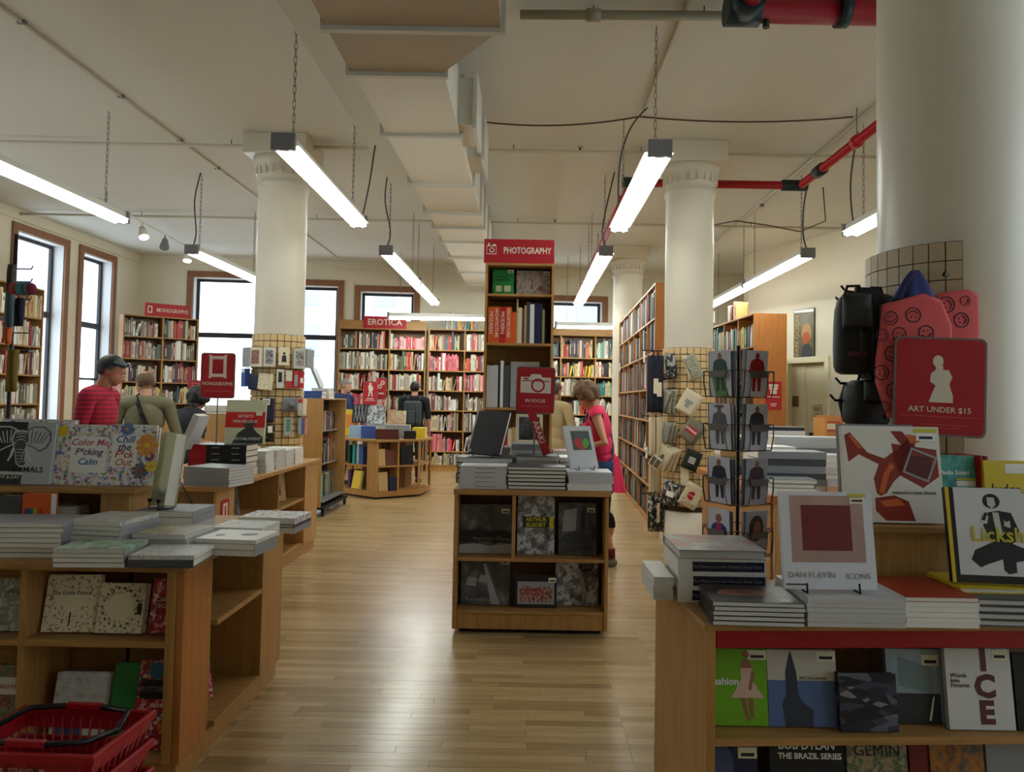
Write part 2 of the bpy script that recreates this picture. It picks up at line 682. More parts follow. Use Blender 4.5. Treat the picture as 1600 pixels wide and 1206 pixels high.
bx('face', (-0.09, -0.0042, -0.12, 0.09, -0.003, 0.12), mat('notice_cream', (222, 212, 180), 0.6), nt)
for z, w in ((0.08, 0.07), (0.045, 0.06), (-0.02, 0.045), (-0.05, 0.05), (-0.08, 0.04)):
    bx('text_line', (-w, -0.0052, z - 0.008, w, -0.0042, z + 0.008), mat('notice_ink', (60, 50, 46), 0.6), nt)
q = WR.hit(1301, 610)
nt = thing('white_notice', 'plain white paper notice on the wall right of the lift door', 'notice')
nt.matrix_world = WR.M @ Matrix.Translation((q[0], -0.0005, q[1]))
bx('paper', (-0.1, -0.004, -0.17, 0.1, 0, 0.17), WHITE, nt)
# poster over the lift door: lettering kept, painted head is a plain stand-in
pa, pb = WR.hit(1242, 525), WR.hit(1274, 522)
zt, zb = WR.hit(1258, 483)[1], WR.hit(1258, 562)[1]
po = thing('wall_poster', 'framed olive portrait poster above the lift door', 'poster')
po.matrix_world = WR.M @ Matrix.Translation((pa[0], -0.0005, zb))
pw, ph = pb[0] - pa[0], zt - zb
bx('frame', (0, -0.025, 0, pw, 0, ph), mat('poster_edge', (70, 62, 46), 0.4), po)
bx('print', (0.01, -0.028, 0.01, pw - 0.01, -0.025, ph - 0.01), pattern('poster_print', [(0.25, (58, 56, 44)), (0.5, (98, 92, 66)), (0.75, (126, 116, 84))], 9, coat=0.4), po)
MP = Matrix.Translation((0, -0.028, 0)) @ M_FRONT.to_4x4()
flat('cover_art', [[(pw * .35, .02), (pw * .92, .02), (pw * .9, ph * .22), (pw * .66, ph * .36), (pw * .45, ph * .26)]], mat('poster_coat', (52, 56, 62), .6), po, MP, 0.001)
flat('cover_art', [disc(pw * .64, ph * .52, pw * .24, 16, ph * .2)], mat('poster_skin', (176, 130, 86), .6), po, MP, 0.0016)
flat('cover_art', [disc(pw * .62, ph * .42, pw * .19, 14, ph * .12)], mat('poster_orange', (170, 84, 36), .6), po, MP, 0.0022)
text(po, 'VAN GOGH', (pw * .17, -0.0285, ph * .47), .135, mat('poster_gold', (190, 160, 70), .6), (rad(90), rad(-90), 0), depth=0.0005)

# street outside: pale facades seen through the panes
FAC = mat('pale_stone', (176, 170, 178), 0.9)
FAC2 = mat('window_outside', (150, 164, 184), 0.4)


def facade(name, label, x0, y0, w, h, d, m, nu, nv, rz):
    r = thing(name, label, 'building', (x0, y0, -8), rz)
    bx('facade', (0, 0, 0, w, d, h), m, r)
    for i in range(nu):
        for j in range(nv):
            u, v = (i + 0.5) * w / nu, (j + 0.5) * h / nv
            o = bx('window', (u - w / nu * .3, -0.05, v - h / nv * .34, u + w / nu * .3, 0.05, v + h / nv * .34), FAC2, r)
            bx('sill', (u - w / nu * .36, -0.25, v - h / nv * .4, u + w / nu * .36, -0.01, v - h / nv * .35), m, o)
    bx('cornice', (-0.3, -0.4, h, w + 0.3, d, h + 0.6), m, r)
    return r


facade('street_building', 'grey stone building outside the left windows', -30, 40, 40, 15.5, 4, FAC, 8, 3, rad(-90))
facade('street_building', 'pale building outside the window above the EROTICA bookcase', -1.5, 33, 12, 16, 5, mat('pale_brick', (168, 172, 182), 0.9), 4, 4, 0.05)
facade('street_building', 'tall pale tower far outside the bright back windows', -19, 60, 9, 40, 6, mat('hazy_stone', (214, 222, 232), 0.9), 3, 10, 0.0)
# ================================================================ CEILING: columns, duct, pipes, lights
TILE = mat('tan_tile', (206, 176, 126), 0.5)
GRIDM = mat('grid_wire', (58, 40, 24), 0.5, 0.1)
TILE2 = mat('beige_tile', (202, 186, 156), 0.5)
GROUT = mat('tile_joint', (96, 78, 56), 0.8)


def column(cx, cy, r, label, capital=True):
    c = thing('column', label, 'column', (cx, cy, 0))
    c['kind'] = 'structure'
    mb = MB()
    pr = [(r * 1.0, 0.0), (r, 3.72)]
    if capital:
        pr += [(r * 1.06, 3.73), (r * 1.06, 3.78), (r * 1.0, 3.8), (r * 1.02, 3.84), (r * 1.1, 3.93), (r * 1.2, 4.0), (r * 1.24, 4.04), (r * 1.2, 4.05)]
    else:
        pr += [(r, H)]
    mb.lathe(pr, 40)
    part('shaft', mb, COLP, c)
    if capital:
        a = r * 1.3
        bx('abacus', (-a, -a, 4.05, a, a, H), COLP, c, 0.01)
        lf = MB()
        for i in range(22):
            t = 2 * math.pi * i / 22
            M = Matrix.Rotation(t, 4, 'Z')
            lf.box(r * 1.04, -0.022, 3.86, r * 1.14, 0.022, 3.99, 0, M)
        part('leaf_moulding', lf, COLP, c, kind='stuff')
    return c


CL = column(-2.735, 8.26, 0.262, 'round cream column on the left with accessory grid wrap')
CR = column(1.755, 8.26, 0.262, 'round cream column behind the card spinner with pouches hung round it')
CN = column(1.70, 3.0, 0.285, 'big white column close by at the right with bags hung on it', False)
CF = column(1.80, 13.75, 0.265, 'far cream column behind the long bookcase', True)


def wrap(col, r, z0, z1, cell, ncell, m, joint, individually=False, a0=0.0, a1=2 * math.pi):
    """Tan squares round the column under a wire grid."""
    bk = MB().lathe([(r - 0.012, z0), (r - 0.012, z1)], ncell * 2)
    bk.lathe([(r - 0.012, z1), (r - 0.04, z1)], ncell * 2)
    part('wrap_backing', bk, joint, col)
    nr = int((z1 - z0) / cell)
    st = MB()
    g = 0.009
    da = (a1 - a0) / ncell
    me = None
    for j in range(nr):
        for i in range(ncell):
            t = a0 + da * (i + 0.5)
            M = Matrix.Rotation(t, 4, 'Z')
            hw = r * math.tan(da / 2) - g / 2
            zz = z1 - (j + 1) * cell
            if individually:
                if me is None:
                    me = MB().box(r - 0.012, -hw, g / 2, r, hw, cell - g / 2).mesh('tile', m)
                o = link('tile', me, col, (0, 0, zz), (0, 0, t))
            else:
                st.box(r - 0.012, -hw, zz + g / 2, r, hw, zz + cell - g / 2, 0, M)
    if not individually:
        part('tile_grid', st, m, col, kind='stuff')


wrap(CL, 0.278, 0.15, 2.125, 0.0735, 24, TILE, GRIDM)
wrap(CR, 0.278, 0.32, 2.06, 0.0735, 24, TILE, GRIDM)
# nearer squares at the top of the big column, one by one
# tiled panel only on the aisle side of the big column
T0, T1_ = rad(-232), rad(-115)
bk = MB().lathe([(0.29, 0.2), (0.318, 0.2), (0.318, 2.075), (0.286, 2.075)], 44, 0, None, T0, T1_)
part('wrap_backing', bk, GROUT, CN)
nt_, cz_ = 12, 0.070
da_ = (T1_ - T0) / nt_
hw = 0.327 * math.tan(da_ / 2) - 0.0022
tme = MB().box(0.316, -hw, 0.002, 0.328, hw, cz_ - 0.002).mesh('tile', TILE2)
for j in range(16):
    for i in range(nt_):
        link('tile', tme, CN, (0, 0, 2.073 - (j + 1) * cz_), (0, 0, T0 + da_ * (i + .5)))
bx('base_block', (-0.3, -0.3, 0, 0.3, 0.3, 0.16), COLP, CN, 0.01)
part('base_drum', MB().lathe([(0.29, 0), (0.29, 0.31), (0.262, 0.315)], 40), COLP, CR)

# ---- duct
DUCTM = mat('painted_duct', (214, 210, 196), 0.5)
DUCTB = mat('duct_grime', (176, 162, 140), 0.6)  # browner tone for the two nearest duct sections
FLG = mat('duct_flange', (198, 196, 186), 0.5)
dx0, dx1, dzb, dzt = -1.20, -0.585, 3.6, 4.06
du = thing('air_duct', 'large rectangular painted air duct running down the ceiling', 'duct', (0, 0, 0))


def section(y0, y1, a0, a1, b0, b1, z0, z1, m=DUCTM):
    mb = MB()
    mb.loft([[(a0, y0, z0), (a1, y0, z0), (a1, y0, z1), (a0, y0, z1)], [(b0, y1, z0), (b1, y1, z0), (b1, y1, z1), (b0, y1, z1)]], sm=False)
    return part('duct_section', mb, m, du)


section(2.2, 4.27, -1.20, -0.19, -1.20, -0.19, 3.6, 4.06, DUCTB)
section(4.275, 4.88, -1.20, -0.19, -1.20, -0.6, 3.6, 4.06, DUCTB)
ys = [4.885, 6.02, 7.42, 8.55, 9.3, 10.15, 11.3, 12.6, 13.9, 14.9]
for i in range(len(ys) - 1):
    k = 0.0 if i < 3 else 0.0
    section(ys[i], ys[i + 1] - 0.004, dx0 + .02, dx1, dx0 + .02, dx1, dzb, dzt)
for y in [4.27, 4.88] + ys[1:-1]:
    x1 = -0.19 if y < 4.5 else dx1
    mb = MB()
    e, w = 0.028, 0.022
    for b in ((dx0 - e, y - w, dzb - e, x1 + e, y + w, dzb), (dx0 - e, y - w, dzt, x1 + e, y + w, dzt + e), (dx0 - e, y - w, dzb, dx0 + .0, y + w, dzt), (x1, y - w, dzb, x1 + e, y + w, dzt)):
        mb.box(*b)
    part('flange', mb, FLG, du)
for y in (4.27, 6.0, 8.55, 11.3, 13.9):
    for x in (dx0 + 0.03, (-0.23 if y < 4.5 else dx1 - 0.03)):
        part('hanger_rod', MB().cyl((x, y, dzt), (x, y, H), 0.006, n=6), GALV, du)
# side outlet box
bx('outlet_neck', (dx1, 5.85, 3.62, dx1 + 0.12, 6.35, 4.0), DUCTM, du)
bx('outlet_grille', (dx1 + 0.12, 5.8, 3.58, dx1 + 0.15, 6.4, 4.04), FLG, du)
bx('outlet_neck', (dx1, 6.75, 3.66, dx1 + 0.13, 7.25, 4.0), DUCTM, du)
bx('outlet_grille', (dx1 + 0.13, 6.7, 3.62, dx1 + 0.16, 7.3, 4.04), FLG, du)
# boxed beam left of the duct
bm = MB().box(-1.69, 2.0, 4.05, -1.30, 9.1, H)
tag(bm.build('ceiling_beam', CEILM, bevel=0.005), 'boxed white beam along the left of the air duct', 'beam', kind='structure')


def pipe(name, label, pts, r, m, fit=(), cat='pipe', n=10, fitm=None):
    t = thing(name, label, cat, pts[0])
    o = Vector(pts[0])
    part('run', MB().tube([Vector(p) - o for p in pts], r, n), m, t)
    for f in fit:
        d = (Vector(f[1])).normalized() * f[2]
        c = Vector(f[0]) - o
        part('coupling', MB().cyl(c - d, c + d, f[3], n=n), fitm or m, t)
    return t


def fixclips(t, pts):
    o = Vector(t.location)
    for p in pts:
        part('hanger', MB().cyl(Vector(p) - o, (p[0] - o.x, p[1] - o.y, H - o.z), 0.006, n=6), GALV, t)


PW = mat('painted_pipe', (206, 200, 182), 0.5)
PG = mat('grey_green_pipe', (150, 148, 130), 0.5)
WIRE = mat('brown_cable', (84, 62, 48), 0.6)
t = pipe('ceiling_conduit', 'thin painted conduit running away above the left row of lights', [(-3.87, 2.5, 4.255), (-3.87, 15.0, 4.255)], 0.013, PW)
for y in (5.6, 7.0, 8.2, 9.2):
    bx('clip', (-0.03, y - 2.5 - 0.015, -0.012, 0.03, y - 2.5 + 0.015, 0.0145), GALV, t)
t = pipe('ceiling_conduit', 'thin painted conduit running away right of the air duct', [(1.07, 2.5, 4.25), (1.07, 7.1, 4.25)], 0.016, PW)
t = pipe('ceiling_conduit', 'painted conduit slanting above the right column', [(3.18, 3.5, 4.25), (3.18, 13.6, 4.25)], 0.016, PW)
t = pipe('cross_pipe', 'thin white sprinkler pipe crossing the ceiling at the columns', [(-7.9, 8.19, 4.2), (5.6, 8.19, 4.2)], 0.02, PW)
fixclips(t, [(x, 8.19, 4.2) for x in (-6, -3.3, -0.2, 1.2, 3.4, 5)])
hd = mat('sprinkler_brass', (120, 104, 70), 0.4, 0.5)
for x in (-2.98, 0.53):
    mb = MB().cyl((x + 7.9, 0, .02), (x + 7.9, 0, .05), .014)
    mb.tube([(x + 7.88, 0, .05), (x + 7.875, 0, .08), (x + 7.9, 0, .1), (x + 7.925, 0, .08), (x + 7.92, 0, .05)], .005)
    part('sprinkler_head', mb, hd, t)
t2 = pipe('cross_pipe', 'thin white sprinkler pipe crossing the ceiling behind the columns', [(-7.9, 11.55, 4.2), (5.2, 11.55, 4.2)], 0.02, PW)
fixclips(t2, [(x, 11.55, 4.2) for x in (-6, -3.3, -0.2, 1.2, 3.4, 4.8)])
for x in (-2.9, 0.38):
    mb = MB().cyl((x + 7.9, 0, .02), (x + 7.9, 0, .05), .014)
    mb.tube([(x + 7.88, 0, .05), (x + 7.875, 0, .08), (x + 7.9, 0, .1), (x + 7.925, 0, .08), (x + 7.92, 0, .05)], .005)
    part('sprinkler_head', mb, hd, t2)
t = pipe('cross_pipe', 'grey pipe crossing the ceiling near the top of the view', [(-0.1, 5.25, 4.2), (1.35, 5.22, 4.2)], 0.032, PG, [((0.42, 5.24, 4.2), (1, 0, 0), .05, .045)])
fixclips(t, [(0.42, 5.24, 4.2), (1.2, 5.225, 4.2)])
# red sprinkler mains
CPL = mat('dark_green_coupling', (34, 52, 56), 0.5, 0.3)
PR = mat('red_pipe', (176, 24, 32), 0.4)
PRD = mat('deep_red_pipe', (140, 16, 28), 0.45)
y = 8.46
t = pipe('red_sprinkler_pipe', 'red sprinkler pipe crossing in front of the right column and turning at both ends',
         [(1.13, 14.2, 3.95), (1.13, y, 3.95), (3.05, y, 3.95), (3.05, 2.6, 3.95)], 0.047, PR,
         [((1.13, y, 3.95), (1, 0.0, 0), .1, .062), ((2.98, y, 3.95), (1, 0, 0), .14, .062), ((3.05, 7.9, 3.95), (0, 1, 0), .09, .064)], fitm=CPL, n=12)
for p in ((1.13, 9.2), (3.05, 7.0)):
    part('clamp', MB().cyl((p[0] - 1.13, p[1] - .03 - 14.2, 0), (p[0] - 1.13, p[1] + .03 - 14.2, 0), .062, n=12), PR, t)
fixclips(t, [(1.13, 9.2, 4.0), (1.95, y, 4.0), (3.05, 7.0, 4.0), (3.05, 4.5, 4.0), (1.13, 12.5, 4.0)])
a = at(1160, 22, 4.87)
t = pipe('red_sprinkler_main', 'thick red sprinkler main with dark couplings at the top right', [(a.x, 2.9, a.z + .03), (a.x, 4.87, a.z + .03), (a.x + 1.62, 4.87, a.z + .03)], 0.088, PRD,
         [((a.x, 4.87, a.z + .03), (1, 0, 0), .11, .108), ((a.x, 4.74, a.z + .03), (0, 1, 0), .08, .108), ((a.x + .66, 4.87, a.z + .03), (1, 0, 0), .035, .105)], fitm=CPL, n=18)
fixclips(t, [(a.x + .66, 4.87, a.z + .12), (a.x, 3.9, a.z + .1), (a.x + 1.5, 4.87, a.z + .1)])
part('coupling_bolt', MB().cyl((.15, 4.87 - 2.9 - .02, -.13), (.15, 4.87 - 2.9 - .02, -.08), .022), CPL, t)
# drooping cables
def droop(p0, p1, sag, k=12):
    p0, p1 = Vector(p0), Vector(p1)
    return [p0.lerp(p1, i / k) - Vector((0, 0, sag * 4 * (i / k) * (1 - i / k))) for i in range(k + 1)]


tag(MB().tube(droop((-0.5, 7.5, 4.26), (1.05, 7.3, 4.265), .06) + droop((1.05, 7.3, 4.265), (3.1, 7.2, 4.26), .05)[1:], .008).build('hanging_cable', WIRE), 'brown cable drooping along the ceiling right of the duct', 'cable')
tag(MB().tube([at(1113, 352, 10.2), at(1150, 345, 10.0), at(1200, 352, 9.9), at(1250, 362, 10), at(1290, 345, 10), (3.75, 9.6, 4.265)], .008).build('hanging_cable', WIRE), 'thin cable looping under the ceiling above the right lights', 'cable')
# smoke detector
d = at(1190, 352, 10.3)
sd = thing('smoke_detector', 'small white smoke detector on the ceiling at right', 'detector', (d.x, d.y, H))
part('housing', MB().lathe([(0.0, -.05), (.05, -.045), (.065, -.02), (.065, 0)], 20), WHITEP, sd)
part('guard', MB().lathe([(0.0, -.085), (.03, -.08), (.032, -.05)], 14), GALV, sd)

# ---- fluorescent fittings
TUBEM = mat('fluorescent_tube', (255, 255, 255), 0.3, emit=((0.93, 1.0, 0.95), TUBE))
FITM = mat('white_fitting', (214, 212, 204), 0.45)
LZ = 3.25
FL = 2.42


def chain_mesh(L):
    mb = MB()
    k = int(L / 0.052)
    for i in range(k):
        zc = (i + 0.5) * L / k
        h = L / k * 0.62
        w = 0.0105
        pts = []
        for j in range(8):
            t = 2 * math.pi * j / 8
            c, s = w * math.cos(t), (h - w) * (1 if math.sin(t) > .01 else -1 if math.sin(t) < -.01 else 0) + w * math.sin(t)
            pts.append((c, 0, zc + s) if i % 2 else (0, c, zc + s))
        mb.tube(pts, 0.0028, 3, closed=True)
    return mb.mesh('chain', GALV)


def fitting(label, cx, y0, rz=0.0, z=LZ, L=FL, group=None):
    r = thing('ceiling_light', label, 'light', (cx, y0, z), rz)
    key = ('fit', L)
    if key not in FIT:
        tray = MB().box(-.065, 0.02, .02, .065, L - .02, .075)
        tray.prism([(-.065, .02), (.065, .02), (.105, .004), (-.105, .004)][::-1], 0.03, L - .03, 0, Matrix(((1, 0, 0, 0), (0, 0, 1, 0), (0, 1, 0, 0), (0, 0, 0, 1))))
        tb = MB().cyl((0, .03, 0), (0, L - .03, 0), .019, n=10)
        cap = MB().box(-.085, -.012, -.035, .085, .03, .085)
        FIT[key] = (tray.mesh('tray', FITM), tb.mesh('tube', TUBEM), cap.mesh('end_cap', GALV))
    a, b, c = FIT[key]
    link('tray', a, r)
    link('tube', b, r, (-.045, 0, -.022))
    link('tube', b, r, (.045, 0, -.022))
    link('end_cap', c, r)
    link('end_cap', c, r, (0, L - .018, 0))
    hz = H - z - .085
    ck = ('ch', round(hz, 3))
    if ck not in FIT:
        FIT[ck] = chain_mesh(hz)
    for q in (0.22, L - 0.3):
        link('chain', FIT[ck], r, (0, q, .08))
    return r


FIT = {}
XA, XB, XC, XD = -4.22, -1.768, 0.912, 3.30
fitting('twin-tube light cut by the left edge of the view', XA, 5.3)
fitting('twin-tube light left of the air duct, nearest in its row', XB, 5.3)
fitting('twin-tube light right of the air duct, nearest in its row', XC, 5.3)
fitting('twin-tube light mostly hidden behind the big white column', XD, 5.3)
fitting('twin-tube light partly hidden by the left column', XA, 9.35)
fitting('twin-tube light left of the duct, second in its row', XB, 9.2)
fitting('twin-tube light left of the duct, third and farthest in its row', XB, 11.66)
fitting('twin-tube light over the woman in pink, second in its row', XC, 9.0)
fitting('twin-tube light over the woman in pink, farthest in its row', XC, 11.46)
fitting('twin-tube light above the spinner, nearer of the joined pair', XD, 8.9)
fitting('twin-tube light above the spinner, farther of the joined pair', XD, 11.36)
e = at(606, 493, 14.4)
fitting('light running crosswise beside the EROTICA sign', e.x, 14.45, rad(-90), 3.02)
e = at(868, 505, 14.4)
fitting('light running crosswise over the bookcase right of the tower', e.x, 14.45, rad(-90), 2.9)
fitting('far light glimpsed just right of the right column', 3.3, 14.0, rad(-90), 2.78, 1.2)
CORD = mat('grey_cord', (84, 84, 84), 0.6)


def cord(label, pts):
    k = []
    for i in range(len(pts) - 1):
        a, b = Vector(pts[i]), Vector(pts[i + 1])
        k += [a.lerp(b, j / 3) for j in range(3)]
    k.append(Vector(pts[-1]))
    for _ in range(2):
        k = [k[0]] + [(k[i - 1] + k[i] * 2 + k[i + 1]) / 4 for i in range(1, len(k) - 1)] + [k[-1]]
    return tag(MB().tube(k, .009, 6).build('power_cord', CORD), label, 'cord')


cord('grey power cord down to the far end of the light left of the duct', [(XB + .25, 7.6, 4.26), (XB + .16, 7.65, 4.1), (XB + .12, 7.66, 3.7), (XB + .05, 7.66, LZ + .08)])
cord('grey power cord down to the second light left of the duct', [(XB - .02, 9.3, 4.26), (XB - .06, 9.28, 3.9), (XB + .06, 9.26, 3.5), (XB, 9.25, LZ + .08)])
cord('grey power cord down to the light beside the left column', [(XA + .05, 9.42, 4.26), (XA - .03, 9.41, 3.9), (XA + .04, 9.4, 3.5), (XA, 9.4, LZ + .08)])
cord('grey power cord bending down right of the duct to the nearest light', [(XC + .17, 7.0, 4.24), (XC + .04, 7.2, 4.15), (XC - .04, 7.4, 3.9), (XC - .04, 7.5, 3.6), (XC - .02, 7.6, LZ + .08)])
cord('grey power cord down to the second light right of the duct', [(XC + .1, 9.1, 4.26), (XC + .02, 9.1, 3.9), (XC - .06, 9.08, 3.5), (XC, 9.05, LZ + .08)])
cord('grey power cord down to the light above the card spinner', [(XD + .06, 9.0, 4.26), (XD - .02, 9.0, 3.9), (XD - .04, 8.98, 3.5), (XD, 8.95, LZ + .08)])
cord('grey power cord down to the light by the big column', [(XD + .02, 7.6, 4.26), (XD - .05, 7.62, 3.8), (XD - .03, 7.64, 3.5), (XD, 7.65, LZ + .08)])
# track with spot lamps
tr0, tr1 = Vector((-5.9, 10.2, 4.12)), Vector((-6.2, 13.9, 4.12))
tk = thing('light_track', 'thin lighting track on the ceiling near the left corner', 'track', tr0)
part('rail', MB().tube([(0, 0, 0), tr1 - tr0], .016, 4), WHITEP, tk)
part('hanger', MB().cyl((0, .2, 0), (0, .2, H - 4.12), .01), GALV, tk)
part('hanger', MB().cyl((tr1 - tr0) * .95, (tr1 - tr0) * .95 + Vector((0, 0, H - 4.2)), .01), GALV, tk)
LAMP = mat('warm_lamp', (255, 240, 210), 0.4, emit=((1.0, 0.82, 0.55), 9.0))
for lb, f, dirv, on in (('white spot lamp on the ceiling track, nearest one', .38, (.35, -.3, -.8), 1), ('dark unlit spot lamp on the ceiling track, middle one', .62, (.2, -.5, -.7), 0), ('warm lit spot lamp on the ceiling track, farthest one', .9, (.1, -.3, -.9), 1)):
    p = tr0.lerp(tr1, f)
    s = thing('spot_lamp', lb, 'spotlight', p - Vector((0, 0, .016)))
    d = Vector(dirv).normalized()
    part('stem', MB().cyl((0, 0, 0), (0, 0, -.09), .012), GALV if not on else WHITEP, s)
    c = Vector((0, 0, -.09))
    part('shade', MB().cyl(c - d * .02, c + d * .16, .045, .075, 14), WHITEP if on else GALV, s)
    part('bulb', MB().cyl(c + d * .161, c + d * .17, .066, n=14), LAMP if on else GALV, s)
# ================================================================ FURNITURE
PAL_MIX = [(226, 222, 210), (206, 200, 184), (188, 180, 160), (150, 40, 38), (176, 60, 44), (60, 66, 80), (44, 44, 48), (86, 92, 70), (70, 96, 110), (210, 190, 140), (124, 84, 66),
           (236, 232, 226), (190, 150, 120), (104, 60, 84), (200, 110, 60), (56, 80, 66), (216, 206, 196), (170, 160, 150), (30, 30, 34)]
PAL_PALE = [(228, 224, 212), (214, 208, 194), (196, 190, 176), (222, 216, 200), (180, 176, 160), (150, 150, 130), (120, 110, 96), (236, 232, 224), (90, 80, 74), (150, 60, 60), (206, 176, 120)]
PAL_GREY = [(210, 210, 210), (150, 150, 152), (110, 112, 116), (80, 80, 84), (50, 50, 54), (30, 30, 33), (66, 62, 58), (60, 62, 66), (36, 36, 40), (224, 222, 218), (190, 186, 176), (44, 44, 50), (44, 56, 76), (90, 84, 78), (20, 20, 24), (120, 30, 38), (180, 178, 176)]
PAL_DARK = [(40, 40, 44), (28, 28, 31), (60, 60, 64), (90, 90, 94), (140, 140, 142), (200, 198, 194), (50, 46, 44), (36, 40, 52), (110, 108, 104), (24, 24, 26)]
PAL_RED = [(200, 50, 60), (214, 120, 130), (226, 222, 212), (190, 40, 50), (230, 170, 170), (90, 80, 90), (206, 196, 180), (160, 60, 90)]
PAL_TEAL = [(60, 130, 130), (110, 160, 150), (226, 222, 210), (200, 170, 60), (90, 100, 110), (160, 150, 130), (50, 60, 80), (180, 60, 50), (206, 200, 186)]
SB = MB()
SHELF_BOOKS_TOP = []


def fill(M, x0, x1, z, hmax, depth, pal, full=0.93, tmin=0.018, tmax=0.044, hs=(0.62, 0.93), seed=0, lab=0.55):
    """Row of upright books, spines to the front (-y), each its own box; goes into the one 'stuff' mesh."""
    rr = random.Random(seed * 7919 + int(x0 * 1000) + int(z * 977))
    x = x0 + 0.006
    end = x0 + (x1 - x0) * full
    base_h = rr.uniform(*hs)
    lean = 0
    col = rr.choice(pal)
    while x < end:
        t = rr.uniform(tmin, tmax)
        if x + t > x1 - 0.004:
            break
        if rr.random() < 0.18:
            base_h = rr.uniform(*hs)
        h = min(hmax - 0.012, max(0.1, hmax * (base_h + rr.uniform(-0.08, 0.06))))
        if rr.random() > 0.25:
            col = rr.choice(pal)
        yf = rr.uniform(0.012, 0.04)
        d = min(depth - yf - 0.004, h * rr.uniform(0.68, 0.82))
        j_ = rr.randint(-16, 16)
        SB.col = lin(tuple(max(8, min(245, c + j_ + rr.randint(-4, 4))) for c in col))
        if rr.random() < 0.05 and x + t + 0.08 < x1:
            a = rr.uniform(0.1, 0.25)
            h *= .9
            T = Matrix.Translation((x + t, 0, z + 0.001)) @ Matrix.Rotation(a, 4, 'Y') @ Matrix.Translation((-t, 0, 0))
            adv = t * math.cos(a) + h * math.sin(a)
            if x + adv > x1 - .004:
                break
        else:
            T = Matrix.Translation((x, 0, z + 0.001))
            adv = t
        SB.box(0, yf, 0, t - 0.0012, yf + d, h, 0, M @ T)
        q = rr.random()
        if q < lab:
            dark = sum(col) < 330
            SB.col = lin((206, 196, 170) if dark else rr.choice([(70, 60, 60), (150, 40, 40), (50, 60, 90), (120, 110, 100)]))
            a_, b_ = (0.2, 0.75) if q < 0.35 else (0.62, 0.8)
            SB.box(t * 0.3, yf - 0.001, h * a_, t * 0.68, yf + 0.001, h * b_, 0, M @ T)
        x += adv
    SB.col = None


def bookcase(name, label, loc, rz, w, h, d, divs, shelves, ms=None, mh=None, mb_=None, kick=0.08, t=0.022, header=0.0):
    ms, mh, mb_ = ms or OAK, mh or OAK_H, mb_ or DKWOOD
    r = thing(name, label, 'bookcase', loc, rz)
    bx('side_panel', (0, 0, 0, t, d, h), ms, r)
    bx('side_panel', (w - t, 0, 0, w, d, h), ms, r)
    bx('top_panel', (t, 0, h - t, w - t, d, h), mh, r)
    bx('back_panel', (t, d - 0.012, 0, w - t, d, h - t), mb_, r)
    bx('kick_board', (t, 0.02, 0, w - t, 0.045, kick), ms, r)
    if header:
        bx('header_board', (0, 0, h, w, 0.02, h + header), mh, r)
    xs = [t] + [x for x in divs] + [w - t]
    for x in divs:
        bx('divider', (x - t / 2, 0.004, kick, x + t / 2, d - 0.012, h - t), ms, r)
    zs = [kick] + list(shelves)
    for z in zs:
        for i in range(len(xs) - 1):
            a = xs[i] + (t / 2 if i else 0)
            b = xs[i + 1] - (t / 2 if i < len(xs) - 2 else 0)
            bx('shelf', (a, 0.002, z - t, b, d - 0.012, z), mh, r)
    bays = []
    for i in range(len(xs) - 1):
        a = xs[i] + (t / 2 if i else 0)
        b = xs[i + 1] - (t / 2 if i < len(xs) - 2 else 0)
        for j, z in enumerate(zs):
            top = (zs[j + 1] - t) if j + 1 < len(zs) else h - t
            bays.append((a, b, z, top - z, j, i))
    M = Matrix.Translation(loc) @ Matrix.Rotation(rz, 4, 'Z')
    return r, M, bays


# --- corner bookcase under MONOGRAPHS
A, B = atz(193, 490, 2.88), atz(311, 499, 2.88)
ang = math.atan2(B.y - A.y, B.x - A.x)
wid = (B - A).length
sh = [0.08 + 0.43 * i for i in range(1, 7)]
sh = [0.50, 0.92, 1.30, 1.68, 2.10, 2.50]
B1, M1, bays = bookcase('bookcase', 'light wood bookcase set across the left corner under MONOGRAPHS', (A.x, A.y, 0), ang, wid, 2.88, 0.36, [wid * .52], sh, OAK, OAK_H)
for k, b in enumerate(bays):
    fill(M1, b[0], b[1], b[2], b[3], 0.33, PAL_MIX if k % 3 else PAL_PALE, R_.uniform(.86, .98), seed=k)
# --- back-wall bookcases
WF = Wall((WB.p0.x + WB.n.x * .385, WB.p0.y + WB.n.y * .385), (WB.p1.x + WB.n.x * .385, WB.p1.y + WB.n.y * .385))
rzb = math.atan2(WF.u.y, WF.u.x)


def backcase(label, pxa, pxb, pxd, ytop, pals, header=0.0, seed=1, ys=(546.6, 578.8, 610, 641, 673, 705)):
    ua, ub = WF.hit(pxa, 600)[0], WF.hit(pxb, 600)[0]
    h = WF.hit((pxa + pxb) / 2, ytop)[1]
    zs = sorted(WF.hit(690, y)[1] for y in ys)
    P = WF.M @ Vector((ua, 0, 0))
    r, M, bays = bookcase('bookcase', label, (P.x, P.y, 0), rzb, ub - ua, h, 0.36, [WF.hit(p, 600)[0] - ua for p in pxd], zs, kick=0.13, header=header)
    for k, b in enumerate(bays):
        fill(M, b[0], b[1], b[2], b[3], 0.33, pals[(b[4] + b[5]) % len(pals)], R_.uniform(.82, .98), seed=k + seed * 50)
    return r, M, h, ub - ua


